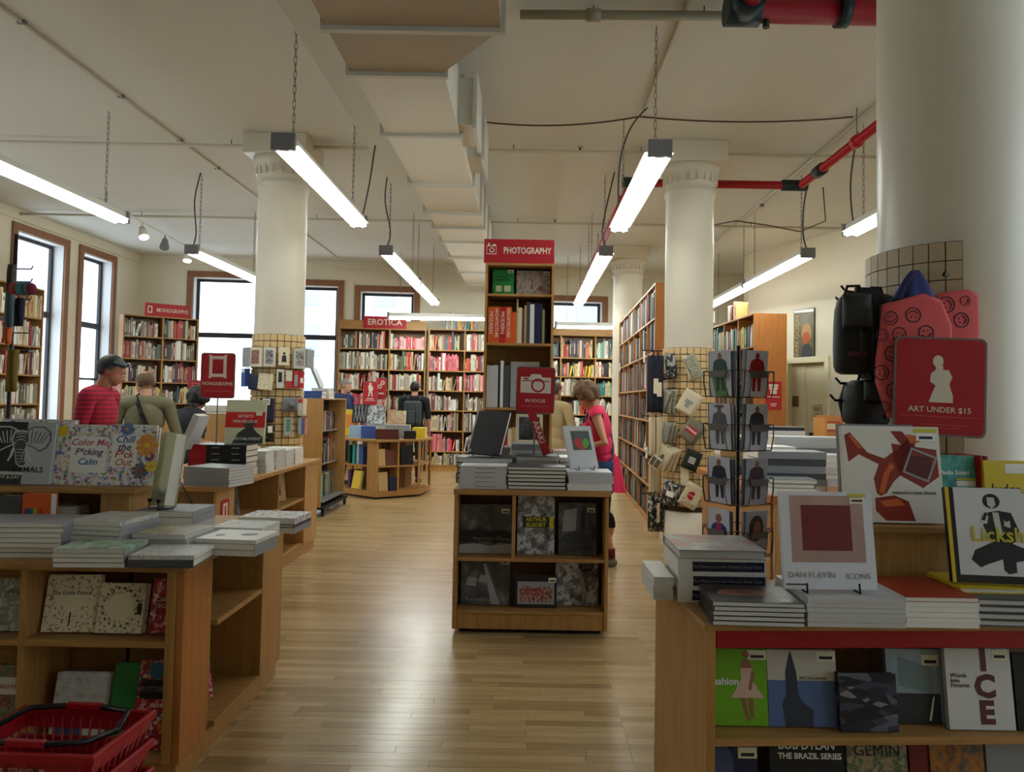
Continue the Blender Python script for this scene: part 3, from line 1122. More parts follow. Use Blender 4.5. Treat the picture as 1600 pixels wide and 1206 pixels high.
B2 = backcase('tall oak bookcase under the EROTICA sign', 527, 664, [607], 513, [PAL_MIX, PAL_PALE, PAL_MIX, PAL_RED], 0.16, 2)
B3 = backcase('tall oak bookcase between EROTICA and the tower', 668, 790, [725], 515, [PAL_PALE, PAL_RED, PAL_MIX, PAL_PALE], 0.0, 3)
B4 = backcase('tall oak bookcase at the back, right of the tower', 832, 985, [876, 930], 523, [PAL_TEAL, PAL_PALE, PAL_TEAL, PAL_MIX], 0.14, 4, (554, 584, 614, 644, 675, 707))
# books lying along the top of the middle back case
M = Matrix.Translation((0, 0, 0)) @ B3[1]
fill(M, B3[3] * .2, B3[3] * .62, B3[2], 0.36, 0.33, PAL_TEAL, .95, seed=77)
# --- left wall bookcase
c = atx(70, 453, -7.5)
B5, M5, bays = bookcase('bookcase', 'oak wall bookcase at the far left in front of the window', (-7.5, c.y - 2.1, 0), rad(90), 2.1, c.z, 0.34, [.7, 1.4], [c.z - .45 - .435 * i for i in range(6)][::-1])
for k, b in enumerate(bays):
    fill(M5, b[0], b[1], b[2], b[3], 0.3, PAL_PALE if k % 3 else PAL_MIX, .97, .022, .05, seed=k + 400)
# --- long photography bookcase on the right (front faces the aisle)
n0, f0 = Vector((1.462, 8.72, 0)), Vector((1.60, 13.3, 0))
dirv = (n0 - f0)
LEN6 = dirv.length
rz6 = math.atan2(dirv.y, dirv.x)
FACE6 = []
B6, M6, bays = bookcase('bookcase', 'long cherry bookcase of big photo books running back from the right column', f0, rz6, LEN6, 2.86, 0.40, [LEN6 * i / 6 for i in range(1, 6)], [.47, .86, 1.25, 1.63, 2.06, 2.46], ORWOOD, OAK_H)
for k, b in enumerate(bays):
    fo = b[5] >= 4 and 1 <= b[4] <= 4
    if fo:
        FACE6.append((b[0] + (b[1] - b[0]) * .5 + .065, b[1] - .02, b[2], b[3], b[4], b[5]))
    fill(M6, b[0], b[1], b[2], b[3], 0.38, PAL_GREY if b[4] > 3 else PAL_DARK, .5 if fo else R_.uniform(.9, .99), .022, .06, (.76, .95), seed=k + 500, lab=.2)
# --- second right-hand bookcase
n7 = atz(1178, 489, 2.82)
f7 = n7 + Vector((-0.10, 2.2, 0))
dirv = n7 - f7
B7, M7, bays = bookcase('bookcase', 'cherry bookcase with a red notice on its end panel, left of the lift door', (f7.x, f7.y, 0), math.atan2(dirv.y, dirv.x), dirv.length, 2.82, 0.5, [.73, 1.46], [.5, .93, 1.36, 1.8, 2.33], ORWOOD, OAK_H)
for k, b in enumerate(bays):
    fill(M7, b[0], b[1], b[2], b[3], 0.4, PAL_TEAL if k % 2 else PAL_MIX, .93, .022, .05, seed=k + 600)
fill(M7, .9, 1.35, 2.82, .34, .34, PAL_PALE, .95, .03, .06, (.8, .95), seed=699)
# --- PHOTOGRAPHY tower
tl, tr_ = at(757, 500, 6.3).x, at(865, 500, 6.3).x
TZ = [at(810, y, 6.3).z for y in (411, 459, 536, 637)]
B8, M8, tbays = bookcase('tower_bookcase', 'tall narrow bookcase topped by the PHOTOGRAPHY sign', (tl, 6.3, 0), 0, tr_ - tl, TZ[0], 0.40, [], [.45, .93, TZ[3], TZ[2], TZ[1]], OAK, OAK_H, OAK, .1, .02)


def lbx(root, name, b, m, bevel=0.003, label=None):
    """box given in world axes relative to an unrotated root"""
    l = root.location
    return bx(name, (b[0] - l.x, b[1] - l.y, b[2] - l.z, b[3] - l.x, b[4] - l.y, b[5] - l.z), m, root, bevel, label)


# --- near left table (T1)
T1Z = 0.83
T1 = thing('display_table', 'near left wooden display table with cubbies, piled with white books', 'table', (-2.0, 3.4, 0))
for n, b, m in (('table_top', (-2.8, 2.87, .795, -1.27, 4.06, T1Z), OAK_H), ('base', (-2.75, 2.9, 0, -1.30, 4.03, .08), OAK), ('side_board', (-1.315, 2.89, .08, -1.285, 3.13, .795), ORWOOD),
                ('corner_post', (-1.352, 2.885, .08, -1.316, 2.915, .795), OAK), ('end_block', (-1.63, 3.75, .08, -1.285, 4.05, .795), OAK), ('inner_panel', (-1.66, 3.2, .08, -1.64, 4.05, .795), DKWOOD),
                ('back_panel', (-2.78, 3.2, .08, -1.315, 3.22, .795), OAK_H), ('divider', (-1.912, 2.895, .08, -1.888, 3.2, .795), OAK), ('side_panel', (-2.8, 2.89, .08, -2.78, 4.05, .795), OAK),
                ('shelf', (-1.888, 2.892, .508, -1.352, 3.2, .532), OAK_H), ('shelf', (-2.78, 2.892, .508, -1.912, 3.2, .532), OAK_H), ('shelf', (-1.888, 2.892, .08, -1.352, 3.2, .10), OAK_H), ('shelf', (-2.78, 2.892, .08, -1.912, 3.2, .10), OAK_H),
                ('side_shelf', (-1.64, 3.22, .50, -1.287, 3.75, .524), OAK_H), ('side_shelf', (-1.64, 3.22, .08, -1.287, 3.75, .105), OAK_H), ('far_panel', (-2.78, 4.03, .08, -1.66, 4.05, .795), OAK)):
    lbx(T1, n, b, m, 0.012 if n == 'table_top' else 0.003)
# tiered riser on it
T1R = thing('display_riser', 'wooden riser shelf on the near left table holding colouring books', 'riser', (-2.1, 3.45, T1Z + .0005))
for n, b, m in (('riser_shelf', (-2.75, 3.30, 1.03, -1.70, 3.62, 1.055), OAK_H), ('post', (-1.87, 3.34, T1Z + .0005, -1.74, 3.36, 1.03), BIRCH), ('post', (-1.76, 3.362, T1Z + .0005, -1.74, 3.60, 1.03), BIRCH), ('back_board', (-2.75, 3.585, T1Z + .0005, -1.762, 3.60, 1.03), OAK), ('post', (-2.3, 3.36, T1Z + .0005, -2.28, 3.58, 1.03), BIRCH)):
    lbx(T1R, n, b, m)

# --- middle left table (T2)
T2Z = 0.857
T2 = thing('display_table', 'middle left wooden display table with open side cubbies and a small red label', 'table', (-2.5, 6.2, 0))
for n, b, m in (('table_top', (-3.0, 5.03, .825, -2.03, 7.5, T2Z), OAK_H), ('base', (-2.97, 5.06, 0, -2.07, 7.46, .09), OAK), ('side_board', (-2.075, 5.05, .09, -2.055, 5.36, .825), BIRCH),
                ('front_panel', (-2.98, 5.05, .09, -2.076, 5.07, .825), DKWOOD), ('divider', (-2.45, 6.33, .09, -2.06, 6.35, .825), BIRCH), ('end_block', (-2.45, 7.05, .09, -2.05, 7.47, .825), BIRCH),
                ('inner_panel', (-2.47, 5.07, .09, -2.45, 7.47, .825), OAK), ('side_shelf', (-2.45, 5.37, .505, -2.06, 6.33, .53), OAK_H), ('side_shelf', (-2.45, 6.35, .505, -2.06, 7.05, .53), OAK_H),
                ('side_shelf', (-2.45, 5.07, .09, -2.06, 6.33, .11), OAK_H), ('side_shelf', (-2.45, 6.35, .09, -2.06, 7.05, .11), OAK_H), ('side_panel', (-2.98, 5.07, .09, -2.96, 7.47, .825), OAK)):
    lbx(T2, n, b, m)

# --- centre table (T7)
T7Z = 0.905
T7 = thing('display_table', 'centre wooden display table with black and white photo books in its front cubbies', 'table', (0.04, 5.4, 0))
xl, xr = -.45, .525
for n, b, m in (('table_top', (xl - .005, 4.775, .868, xr + .01, 6.16, T7Z), OAK_H), ('side_panel', (xl, 4.79, .03, xl + .022, 6.14, .868), OAK), ('side_panel', (xr - .022, 4.79, .03, xr, 6.14, .868), OAK),
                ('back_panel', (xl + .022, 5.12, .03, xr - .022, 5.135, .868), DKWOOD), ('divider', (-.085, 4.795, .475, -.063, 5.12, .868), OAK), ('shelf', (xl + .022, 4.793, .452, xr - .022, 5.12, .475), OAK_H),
                ('shelf', (xl + .022, 4.793, .125, xr - .022, 5.12, .147), OAK_H), ('kick_board', (xl + .022, 4.80, .03, xr - .022, 4.82, .125), OAK), ('plinth', (xl + .04, 4.85, 0, xr - .04, 6.1, .03), BLACK), ('far_panel', (xl + .022, 6.12, .03, xr - .022, 6.14, .868), OAK)):
    lbx(T7, n, b, m)

# --- octagonal table (T4)
T4Z = 0.855
oc = [(-2.79, 11.42), (-2.17, 10.92), (-1.58, 11.36), (-1.50, 12.05), (-2.12, 12.55), (-2.80, 12.1)]
cx4, cy4 = -2.16, 11.75
T4 = thing('display_table', 'many-sided wooden display table under the two small red signs', 'table', (cx4, cy4, 0))


def ocp(k):
    return [((x - cx4) * k, (y - cy4) * k) for x, y in oc]


part('base', MB().prism(ocp(.97), .03, .11), OAK, T4)
part('plinth', MB().prism(ocp(.88), 0, .03), BLACK, T4)
part('table_top', MB().prism(ocp(1.01), .825, T4Z), OAK_H, T4)
part('middle_shelf', MB().prism(ocp(.96), .455, .478), OAK_H, T4)
part('core', MB().prism(ocp(.55), .11, .825), DKWOOD, T4)
for i in range(6):
    a, b = Vector((*ocp(.975)[i], 0)), Vector((*ocp(.975)[(i + 1) % 6], 0))
    u = (b - a).normalized()
    rz = math.atan2(u.y, u.x)
    L_ = (b - a).length
    M = Matrix.Translation(a) @ Matrix.Rotation(rz, 4, 'Z')
    ww = .2 if i in (0,) else .03
    part('corner_board', MB().box(L_ - (.2 if i == 0 else .03), 0, .11, L_, .02, .825, 0, M), OAK, T4)
    part('corner_board', MB().box(0, 0, .11, .04, .02, .825, 0, M), OAK, T4)
    if i == 1:
        part('divider', MB().box(L_ * .5 - .012, .0, .11, L_ * .5 + .012, .26, .455, 0, M), OAK, T4)
        part('divider', MB().box(L_ * .5 - .012, .0, .478, L_ * .5 + .012, .26, .825, 0, M), OAK, T4)
OCT = [(Vector((oc[i][0], oc[i][1], 0)), Vector((oc[(i + 1) % 6][0], oc[(i + 1) % 6][1], 0))) for i in range(6)]

# --- near right table (T5)
T5Z = 0.86
T5 = thing('display_table', 'near right wooden display table with a red front strip', 'table', (1.2, 2.4, 0))
fr0, fr1 = Vector((.512, 2.12)), Vector((1.95, 2.20))
sd0 = Vector((.457, 2.62))
l = T5.location
pl = lambda pts: [(p[0] - l.x, p[1] - l.y) for p in pts]
part('table_top', MB().prism(pl([fr0 - Vector((.012, .012)), fr1 - Vector((0, .012)), (1.95, 2.66), (sd0.x - .012, 2.66)]), .842, T5Z), OAK_H, T5, bevel=.004)
part('side_panel', MB().prism(pl([fr0, (fr0.x + .022, fr0.y + .001), (sd0.x + .022, 2.65), (sd0.x, 2.65)]), 0, .842), OAK, T5, bevel=.002)


def skew(u0, u1, v0, v1):
    """polygon on the slightly skewed front: u along the front, v backwards"""
    d = (fr1 - fr0)
    P = lambda u, v: fr0 + d * u + Vector((0, v))
    return pl([P(u0, v0), P(u1, v0), P(u1, v1), P(u0, v1)])


part('front_strip', MB().prism(skew(.0165, 1, .0, .018), .792, .842), DRED, T5, 'red painted front strip', bevel=.002)
part('front_shelf', MB().prism(skew(.0165, 1, .004, .26), .523, .545), OAK_H, T5)
part('front_shelf', MB().prism(skew(.0165, 1, .004, .26), .21, .232), OAK_H, T5)
part('kick_board', MB().prism(skew(.0165, 1, .02, .04), 0, .21), OAK, T5)
part('back_panel', MB().prism(skew(.0165, 1, .26, .275), 0, .842), DKWOOD, T5)
part('side_panel', MB().prism(skew(.985, 1, .275, .45), 0, .842), OAK, T5)
T5R = thing('display_riser', 'wooden riser shelf on the near right table behind the standing books', 'riser', (1.3, 2.5, T5Z + .0005))
for n, b, m in (('riser_shelf', (.93, 2.40, 1.07, 1.95, 2.655, 1.092), OAK_H), ('front_board', (.95, 2.425, T5Z + .0005, 1.93, 2.44, 1.07), OAK), ('end_board', (.95, 2.441, T5Z + .0005, .97, 2.64, 1.07), OAK), ('end_board', (1.91, 2.441, T5Z + .0005, 1.93, 2.64, 1.07), OAK)):
    lbx(T5R, n, b, m)

# --- back right table (T6)
T6Z = 0.86
T6 = thing('display_table', 'wooden table behind the card spinner, heaped with grey and white books', 'table', (2.4, 6.0, 0))
rc = [(1.62 + .06 * (1 - math.cos(t)), 5.05 + .06 * (1 - math.sin(t))) for t in [i * math.pi / 12 for i in range(7)]]
lp = T6.location
part('table_top', MB().prism([(x - lp.x, y - lp.y) for x, y in rc + [(3.3, 5.05), (3.3, 7.2), (1.62, 7.2)]][::1], .80, T6Z), OAK_H, T6) if False else None
poly = [(1.62, 5.12), (1.64, 5.07), (1.69, 5.05), (3.3, 5.05), (3.3, 7.2), (1.62, 7.2)]
part('table_top', MB().prism([(x - lp.x, y - lp.y) for x, y in poly], .805, T6Z), ORWOOD, T6, bevel=.006)
for n, b, m in (('side_panel', (1.66, 5.15, .08, 1.68, 7.15, .805), OAK), ('front_post', (1.68, 5.1, .0, 1.76, 5.13, .805), BIRCH), ('front_panel', (1.78, 5.14, .08, 3.26, 5.16, .805), DKWOOD), ('plinth', (1.7, 5.16, 0, 3.24, 7.1, .08), OAK), ('middle_shelf', (1.78, 5.11, .45, 3.26, 5.14, .47), OAK_H)):
    lbx(T6, n, b, m)

# --- low tan unit behind the dark-haired visitor
T8 = thing('low_bookcase', 'low tan bookcase end behind the dark-haired visitor', 'bookcase', (-3.75, 8.6, 0))
for n, b, m in (('end_panel', (-4.25, 8.25, 0, -3.22, 8.27, 1.24), BIRCH), ('side_panel', (-4.25, 8.27, 0, -4.23, 9.3, 1.22), BIRCH), ('top', (-4.25, 8.25, 1.24, -3.2, 9.32, 1.26), BIRCH_H), ('shelf', (-4.23, 8.27, .8, -3.24, 9.3, .82), BIRCH_H), ('shelf', (-4.23, 8.27, .4, -3.24, 9.3, .42), BIRCH_H), ('end_panel', (-4.25, 9.3, 0, -3.22, 9.32, 1.24), BIRCH), ('base', (-4.23, 8.27, 0, -3.24, 9.3, .06), BIRCH)):
    lbx(T8, n, b, m)

# --- mobile book cart (T3)
T3 = thing('book_cart', 'tan mobile book cart on casters beyond the left column', 'cart', (-2.63, 9.8, 0))
for n, b, m in (('end_panel', (-2.75, 9.25, .12, -2.50, 9.275, 1.43), BIRCH), ('end_panel', (-2.75, 10.42, .12, -2.50, 10.445, 1.43), BIRCH), ('top_panel', (-2.75, 9.25, 1.43, -2.50, 10.445, 1.445), BIRCH_H), ('back_panel', (-2.75, 9.275, .16, -2.735, 10.42, 1.43), DKMETAL),
                ('shelf', (-2.735, 9.275, 1.02, -2.58, 10.42, 1.035), STEEL), ('shelf', (-2.735, 9.275, .60, -2.58, 10.42, .615), STEEL), ('shelf', (-2.735, 9.275, .17, -2.47, 10.42, .185), STEEL), ('chassis', (-2.74, 9.24, .09, -2.45, 10.46, .12), BLACK)):
    lbx(T3, n, b, m)
for (x, y_) in ((-2.71, 9.3), (-2.48, 9.3), (-2.71, 10.4), (-2.48, 10.4)):
    mb = MB().cyl((x + 2.63 - .012, y_ - 9.8, .032), (x + 2.63 + .012, y_ - 9.8, .032), .032, n=12)
    mb.box(x + 2.63 - .018, y_ - 9.8 - .012, .03, x + 2.63 + .018, y_ - 9.8 + .012, .09)
    part('caster', mb, BLACK, T3)
fillM = Matrix.Translation((-2.59, 9.275, 0)) @ Matrix.Rotation(rad(90), 4, 'Z')
for z in (.186, .616, 1.036):
    fill(fillM, 0.02, 1.1, z, .36, .138, PAL_GREY + PAL_TEAL, .9, .015, .035, (.6, .9), seed=int(z * 100))
# ================================================================ BOOKS
CV = {'white': (230, 228, 224), 'pale grey': (196, 196, 198), 'mid grey': (140, 142, 144), 'dark grey': (74, 76, 80), 'black': (26, 26, 29), 'cream': (224, 212, 180), 'red': (186, 36, 34), 'dark red': (110, 26, 30),
      'orange': (214, 92, 36), 'yellow': (214, 186, 40), 'green': (36, 130, 60), 'dark green': (28, 74, 52), 'teal': (60, 150, 140), 'blue': (56, 84, 150), 'navy': (30, 34, 66), 'pale blue': (150, 180, 210), 'purple': (90, 60, 110),
      'pink': (220, 140, 160), 'brown': (98, 54, 40), 'tan': (190, 160, 110), 'olive': (140, 132, 90), 'lime': (110, 170, 30), 'maroon': (84, 40, 38)}
SPINE = {'L': frame((1, 0, 0), (0, 1, 0), (0, 0, 1)), 'F': frame((0, 1, 0), (-1, 0, 0), (0, 0, 1)), 'R': frame((-1, 0, 0), (0, -1, 0), (0, 0, 1)), 'B': frame((0, -1, 0), (1, 0, 0), (0, 0, 1))}
UPF = frame((1, 0, 0), (0, 0, 1), (0, -1, 0))
UPS = frame((0, 1, 0), (0, 0, 1), (1, 0, 0))
BK = {}
WPB = mat('white_paperback', (150, 150, 154), .5)
NB = [0]


def cov(c):
    return c if not isinstance(c, str) else mat('cover_' + c.replace(' ', '_'), CV[c], 0.38)


def book(org, R, a, b, c, cover, label, group=None, pages=PAGES, hard=True, name='book', cat='book'):
    """a = width from the spine, b = height, c = thickness (front cover at c). One root mesh (cover) with its page block as a part."""
    m = cov(cover)
    key = (round(a, 3), round(b, 3), round(c, 3), m.name, pages.name, hard)
    if key not in BK:
        t = min(0.003, c * .16) if hard else min(0.0012, c * .12)
        s = 0.004 if hard else 0.0015
        e = 0.005 if hard else 0.0008
        cb = MB().box(0, 0, 0, a, b, t).box(0, 0, c - t, a, b, c).box(0, 0, t, s, b, c - t)
        pb = MB().box(s, e, t, a - e, b - e, c - t)
        BK[key] = (cb.mesh(name, m), pb.mesh('pages', pages))
    me, mp = BK[key]
    o = bpy.data.objects.new(name, me)
    COL.objects.link(o)
    o.matrix_world = Matrix.Translation(org) @ R.to_4x4()
    tag(o, label, cat, group)
    p = bpy.data.objects.new('pages', mp)
    COL.objects.link(p)
    p.parent = o
    NB[0] += 1
    return o


ORD = ['topmost', 'second from top', 'third from top', 'fourth from top', 'fifth from top', 'sixth from top', 'seventh from top', 'eighth from top']


def stack(x0, x1, y0, y1, z, items, where, yaw=0.0, jit=0.005, group=None):
    """items from the bottom up: (thickness, cover, spine dir, pages, hard). Returns top z and the list of books."""
    out = []
    n = len(items)
    cx, cy = (x0 + x1) / 2, (y0 + y1) / 2
    for i, it in enumerate(items):
        t, c, sp, pg, hard = (list(it) + ['F', PAGES, True])[:5] if len(it) < 5 else it
        if len(it) == 3:
            t, c, sp = it
            pg, hard = PAGES, True
        if len(it) == 4:
            t, c, sp, pg = it
            hard = True
        R = SPINE[sp]
        w, d = x1 - x0, y1 - y0
        a, b = (d, w) if sp in 'FB' else (w, d)
        rz = rad(yaw + R_.uniform(-1, 1) * (90 * jit if i else 20 * jit))
        R2 = Matrix.Rotation(rz, 3, 'Z') @ R
        org = Vector((cx + R_.uniform(-jit, jit), cy + R_.uniform(-jit, jit), z + .0004)) - R2 @ Vector((a / 2, b / 2, 0))
        cn = c if isinstance(c, str) else c.name.replace('_', ' ')
        pos = ORD[n - 1 - i] if i else 'bottom one'
        ws = where[7:] if where.startswith('in the ') else where
        ws = ws.replace(' on the ', ', ').replace(' on top of the ', ', ')
        lab = f'{cn} book, {pos}, {ws}' if n > 1 else f'{cn} book lying {where}'
        out.append(book(org, R2, a, b, t, c, lab, group or ('books ' + where), pg, hard))
        z += t + .0006
    return z, out


def pstack(pxl, pxr, yf, depth, z, items, where, yaw=0.0, jit=0.005):
    pm = 700
    zz = z + .03
    xa = (Vector((0, 0, 0)) + at(pxl, pm, yf)).x
    xb = at(pxr, pm, yf).x
    return stack(xa, xb, yf, yf + depth, z, items, where, yaw, jit)


def rep(n, *it):
    return [it] * n


def face(pxl, pxr, ytop, Y, z0, t, cover, label, tilt=10, yaw=0.0, hard=True, pages=PAGES, group=None, w=None, h=None, name='book', cat='book'):
    """Face-out book standing at depth Y on z0, leaning back; size read off its outline."""
    ym = 0.5 * (ytop + 800)
    xa, xb = at(pxl, ym, Y).x, at(pxr, ym, Y).x
    w = w or (xb - xa)
    h = h or (at((pxl + pxr) / 2, ytop, Y + .03).z - z0) / math.cos(rad(tilt))
    R = Matrix.Rotation(rad(yaw), 3, 'Z') @ Matrix.Rotation(rad(-tilt), 3, 'X') @ UPF
    org = Vector(((xa + xb) / 2, Y, z0 + .0006)) - R @ Vector((w / 2, 0, 0))
    o = book(org, R, w, h, t, cover, label, group, pages, hard, name, cat)
    o['w'], o['h'], o['t'] = w, h, t
    o['ax'], o['ay'], o['yaw'], o['tilt'] = (xa + xb) / 2, Y, yaw, tilt
    del_props.append(o)
    return o


del_props = []


def art(o, polys, m, lv=1):
    """polys in 0..1 cover coordinates"""
    w, h, t = o['w'], o['h'], o['t']
    return flat('cover_art', [[(x * w, y * h) for x, y in p] for p in polys], m, o, Matrix.Translation((0, 0, t)), 0.0005 * lv)


def ttl(o, s, u, v, size, m, sx=1.0, lv=2, align='CENTER', shear=0.0, bold=0.0, rot=0.0):
    w, h, t = o['w'], o['h'], o['t']
    return text(o, s, (u * w, v * h, t + 0.0005 * lv), size, m, (0, 0, rot), align, 'title', shear, sx, depth=0.0003, bold=bold)


def sticker(o, u, v, w=.05, h=.03):
    W_, H_ = o['w'], o['h']
    art(o, [rect(u, v, u + w / W_, v + h / H_)], mat('sticker_cream', (226, 222, 196), .6), 2)
    art(o, [rect(u + .15 * w / W_, v + .2 * h / H_, u + .85 * w / W_, v + .5 * h / H_)], mat('print_black', (34, 34, 36), .6), 3)


def sil_person(x, y, s, arms=True):
    """generic standing figure outline pieces about the point (x, y) = feet, s = height"""
    P = lambda pts: [(x + a * s, y + b * s) for a, b in pts]
    return [[(x + s * .075 * math.cos(t), y + s * .91 + s * .09 * math.sin(t)) for t in [i * math.pi / 6 for i in range(12)]],
            P([(-.17, .48), (.17, .48), (.2, .78), (.1, .84), (-.1, .84), (-.2, .78)]), P([(-.15, 0), (-.05, 0), (.0, .48), (-.16, .48)]), P([(.05, 0), (.15, 0), (.16, .48), (.0, .48)])] + \
           ([P([(-.28, .5), (-.2, .5), (-.15, .8), (-.22, .78)]), P([(.2, .5), (.28, .5), (.22, .78), (.15, .8)])] if arms else [])


INK = mat('print_black', (34, 34, 36), .6)
PW_ = WHITE
GR = mat('print_grey', (150, 150, 152), .6)
bw1 = pattern('bw_photo_print', [(0.34, (30, 30, 32)), (0.48, (120, 120, 122)), (0.58, (206, 206, 206)), (0.68, (70, 70, 72))], 14, coat=.5, rough=.3)
bw2 = pattern('dark_photo_print', [(0.38, (18, 18, 20)), (0.55, (70, 70, 72)), (0.7, (150, 150, 152))], 6, coat=.5, rough=.3)
flor = pattern('floral_print', [(0.0, (226, 222, 222)), (.28, (200, 120, 140)), (.36, (130, 160, 120)), (.46, (214, 212, 216)), (.62, (190, 186, 206)), (.72, (110, 120, 180)), (.8, (224, 222, 220)), (.92, (220, 196, 120))], 85, 'voronoi', interp='CONSTANT')
flor2 = pattern('pale_floral_print', [(0.0, (226, 216, 186)), (.6, (216, 204, 170)), (.72, (150, 140, 100)), (.82, (226, 216, 186)), (.92, (190, 150, 110))], 130, 'voronoi', interp='CONSTANT')
flor3 = pattern('crimson_floral_print', [(0.0, (170, 30, 60)), (.35, (220, 120, 140)), (.5, (150, 20, 50)), (.65, (226, 206, 200)), (.8, (90, 110, 120)), (.9, (210, 120, 60))], 85, 'voronoi', interp='CONSTANT')
pencil = pattern('pencil_drawing_print', [(0.35, (206, 206, 204)), (0.55, (190, 190, 186)), (0.6, (150, 152, 146)), (0.66, (214, 212, 208))], 26)
greenp = pattern('green_sketch_print', [(0.35, (196, 204, 190)), (0.52, (140, 170, 140)), (0.6, (90, 120, 90)), (0.7, (206, 210, 200))], 16)
brownp = pattern('brown_sketch_print', [(0.35, (190, 180, 160)), (0.52, (150, 136, 110)), (0.65, (206, 200, 186))], 20)

# ---------------------------------------------------------------- T7: centre table
fb = 4.86
def cubby(pxl, pxr, ytop, z0, cover, label, t=.02, Y=4.93, tilt=7, **k):
    return face(pxl, pxr, ytop, Y, z0, t, cover, label, tilt, **k)

Z1, Z2 = .4756, .1476
o = cubby(719, 800, 788, Z1, bw2, 'black and white photo book of storm waves, top left cubby of the centre table')
art(o, [[(0, .0), (1, 0), (1, .2), (.6, .16), (.3, .2), (0, .17)]], mat('pale_surf', (176, 176, 178), .4))
art(o, [[(0, .2), (.3, .24), (.6, .2), (1, .24), (1, .42), (.8, .5), (.6, .44), (.4, .56), (.2, .46), (0, .5)]], INK)
ttl(o, 'Hurricane Waves', .62, .3, .034, GR, lv=3)
ttl(o, 'Photographs', .5, .22, .018, GR, lv=3)
sticker(o, .8, .82)
o = cubby(809, 867, 775, Z1, bw1, 'black and white photo book with a yellow title block, centre table')
art(o, [rect(.14, .45, .92, .64)], mat('ink_block', (40, 40, 40), .5))
ttl(o, 'ARTHUR', .5, .59, .034, mat('title_yellow', (206, 196, 40), .5), lv=3, bold=.001)
ttl(o, 'ELGORT', .5, .5, .034, mat('title_yellow', (206, 196, 40), .5), lv=3, bold=.001)
art(o, [rect(.86, .44, .97, .64)], mat('title_yellow', (206, 196, 40), .5), 2)
o = cubby(873, 932, 786, Z1, bw2, 'dark photo book with a grey car seat on its cover, top right cubby')
art(o, [disc(.5, .3, .4, 18, .16)], mat('dark_grey_print', (60, 60, 62), .4))
art(o, [[(.1, .44), (.45, .46), (.5, .9), (.15, .85)]], mat('silver_print', (150, 152, 154), .4))
art(o, [rect(.6, .5, .7, .85)], INK)
sticker(o, .76, .82)
o = cubby(722, 798, 872, Z2, bw2, 'dark photo book with a pale road and car, lower left cubby of the centre table')
art(o, [[(.45, .88), (.5, .88), (.8, .02), (.62, .02)], [(.1, .42), (.3, .4), (.32, .58), (.14, .6)], [(.34, .5), (.6, .45), (.58, .62), (.4, .64)]], mat('silver_print', (150, 152, 154), .4))
ttl(o, 'Karambolage', .4, .12, .036, GR, lv=3)
sticker(o, .82, .88)
o = cubby(806, 871, 898, Z2, 'black', 'small black photo book with a cast group photo, bottom middle of the centre table', Y=4.89)
art(o, [rect(.06, .1, .94, .8)], mat('print_grey', (150, 150, 152), .6))
art(o, [p for i in range(7) for p in sil_person(.2 + i * .1, .16, .5, False)], pattern('cast_print', [(.3, (60, 40, 40)), (.5, (150, 70, 60)), (.7, (200, 190, 180))], 50), 2)
sticker(o, .8, .78)
o = cubby(869, 936, 874, Z2, bw1, 'grey photo book with a curved tusk and round badge, lower right cubby', Y=4.96)
art(o, [[(.3, .82), (.5, .8), (.66, .6), (.72, .3), (.68, .12), (.62, .12), (.62, .32), (.56, .58), (.44, .74)]], mat('silver_print', (150, 152, 154), .4))
art(o, [disc(.72, .85, .17, 18, .13)], INK, 2)
ttl(o, 'END', .72, .88, .03, GR, lv=4)
ttl(o, 'GAME', .72, .82, .026, GR, lv=4)

TW = 'on the centre table'
z, s = pstack(719, 792, 4.80, .24, T7Z, rep(5, .028, 'pale grey', 'F', PAGES_G), 'in the front left pile ' + TW)
TOP_A = z
for o in s:
    bx('spine_stripe', (-.0009, .07, .0125, -.0001, .20, .0155), INK, o)
z, s = pstack(794, 886, 4.80, .26, T7Z, rep(6, .0235, 'black', 'B', PAGES), 'in the front middle pile ' + TW)
z, s = pstack(888, 958, 4.79, .26, T7Z, rep(2, .021, 'white', 'F', PAGES_G, False) + rep(3, .024, 'pale grey', 'F', PAGES_G, False), 'in the shrink-wrapped pile ' + TW)
ZR = z
z, s = pstack(714, 800, 5.09, .30, T7Z, rep(5, .034, 'black', 'L', PAGES_G), 'in the second row left pile ' + TW)
ZL2 = z
z, s = pstack(806, 872, 5.11, .26, T7Z, [(.04, 'mid grey', 'F'), (.04, 'dark grey', 'B'), (.035, 'mid grey', 'F'), (.035, 'pale grey', 'F'), (.035, 'black', 'B')], 'in the second row middle pile ' + TW)
ZM2 = z
z, s = pstack(876, 930, 5.10, .26, T7Z, [(.04, 'dark grey', 'F'), (.04, 'pale grey', 'F'), (.04, 'mid grey', 'B'), (.03, 'dark red', 'B'), (.03, 'white', 'F')], 'in the second row right pile ' + TW)
ZR2 = z
z, s = pstack(800, 856, 5.45, .28, T7Z, [(.05, 'mid grey', 'F'), (.05, 'pale grey', 'F'), (.05, 'mid grey', 'F'), (.05, 'pale grey', 'F'), (.045, 'mid grey', 'F')], 'in the third row middle pile ' + TW)
z, s = pstack(772, 797, 5.42, .2, T7Z, rep(6, .037, 'mid grey', 'F'), 'in the small third row left pile ' + TW)
z, s = pstack(864, 905, 5.45, .25, T7Z, [(.06, 'pale grey', 'F'), (.05, 'dark red', 'B'), (.05, 'white', 'F'), (.04, 'dark red', 'B')], 'in the third row right pile ' + TW)
# standing books on easels
EAS = mat('easel_wire', (30, 30, 32), .4, .5)


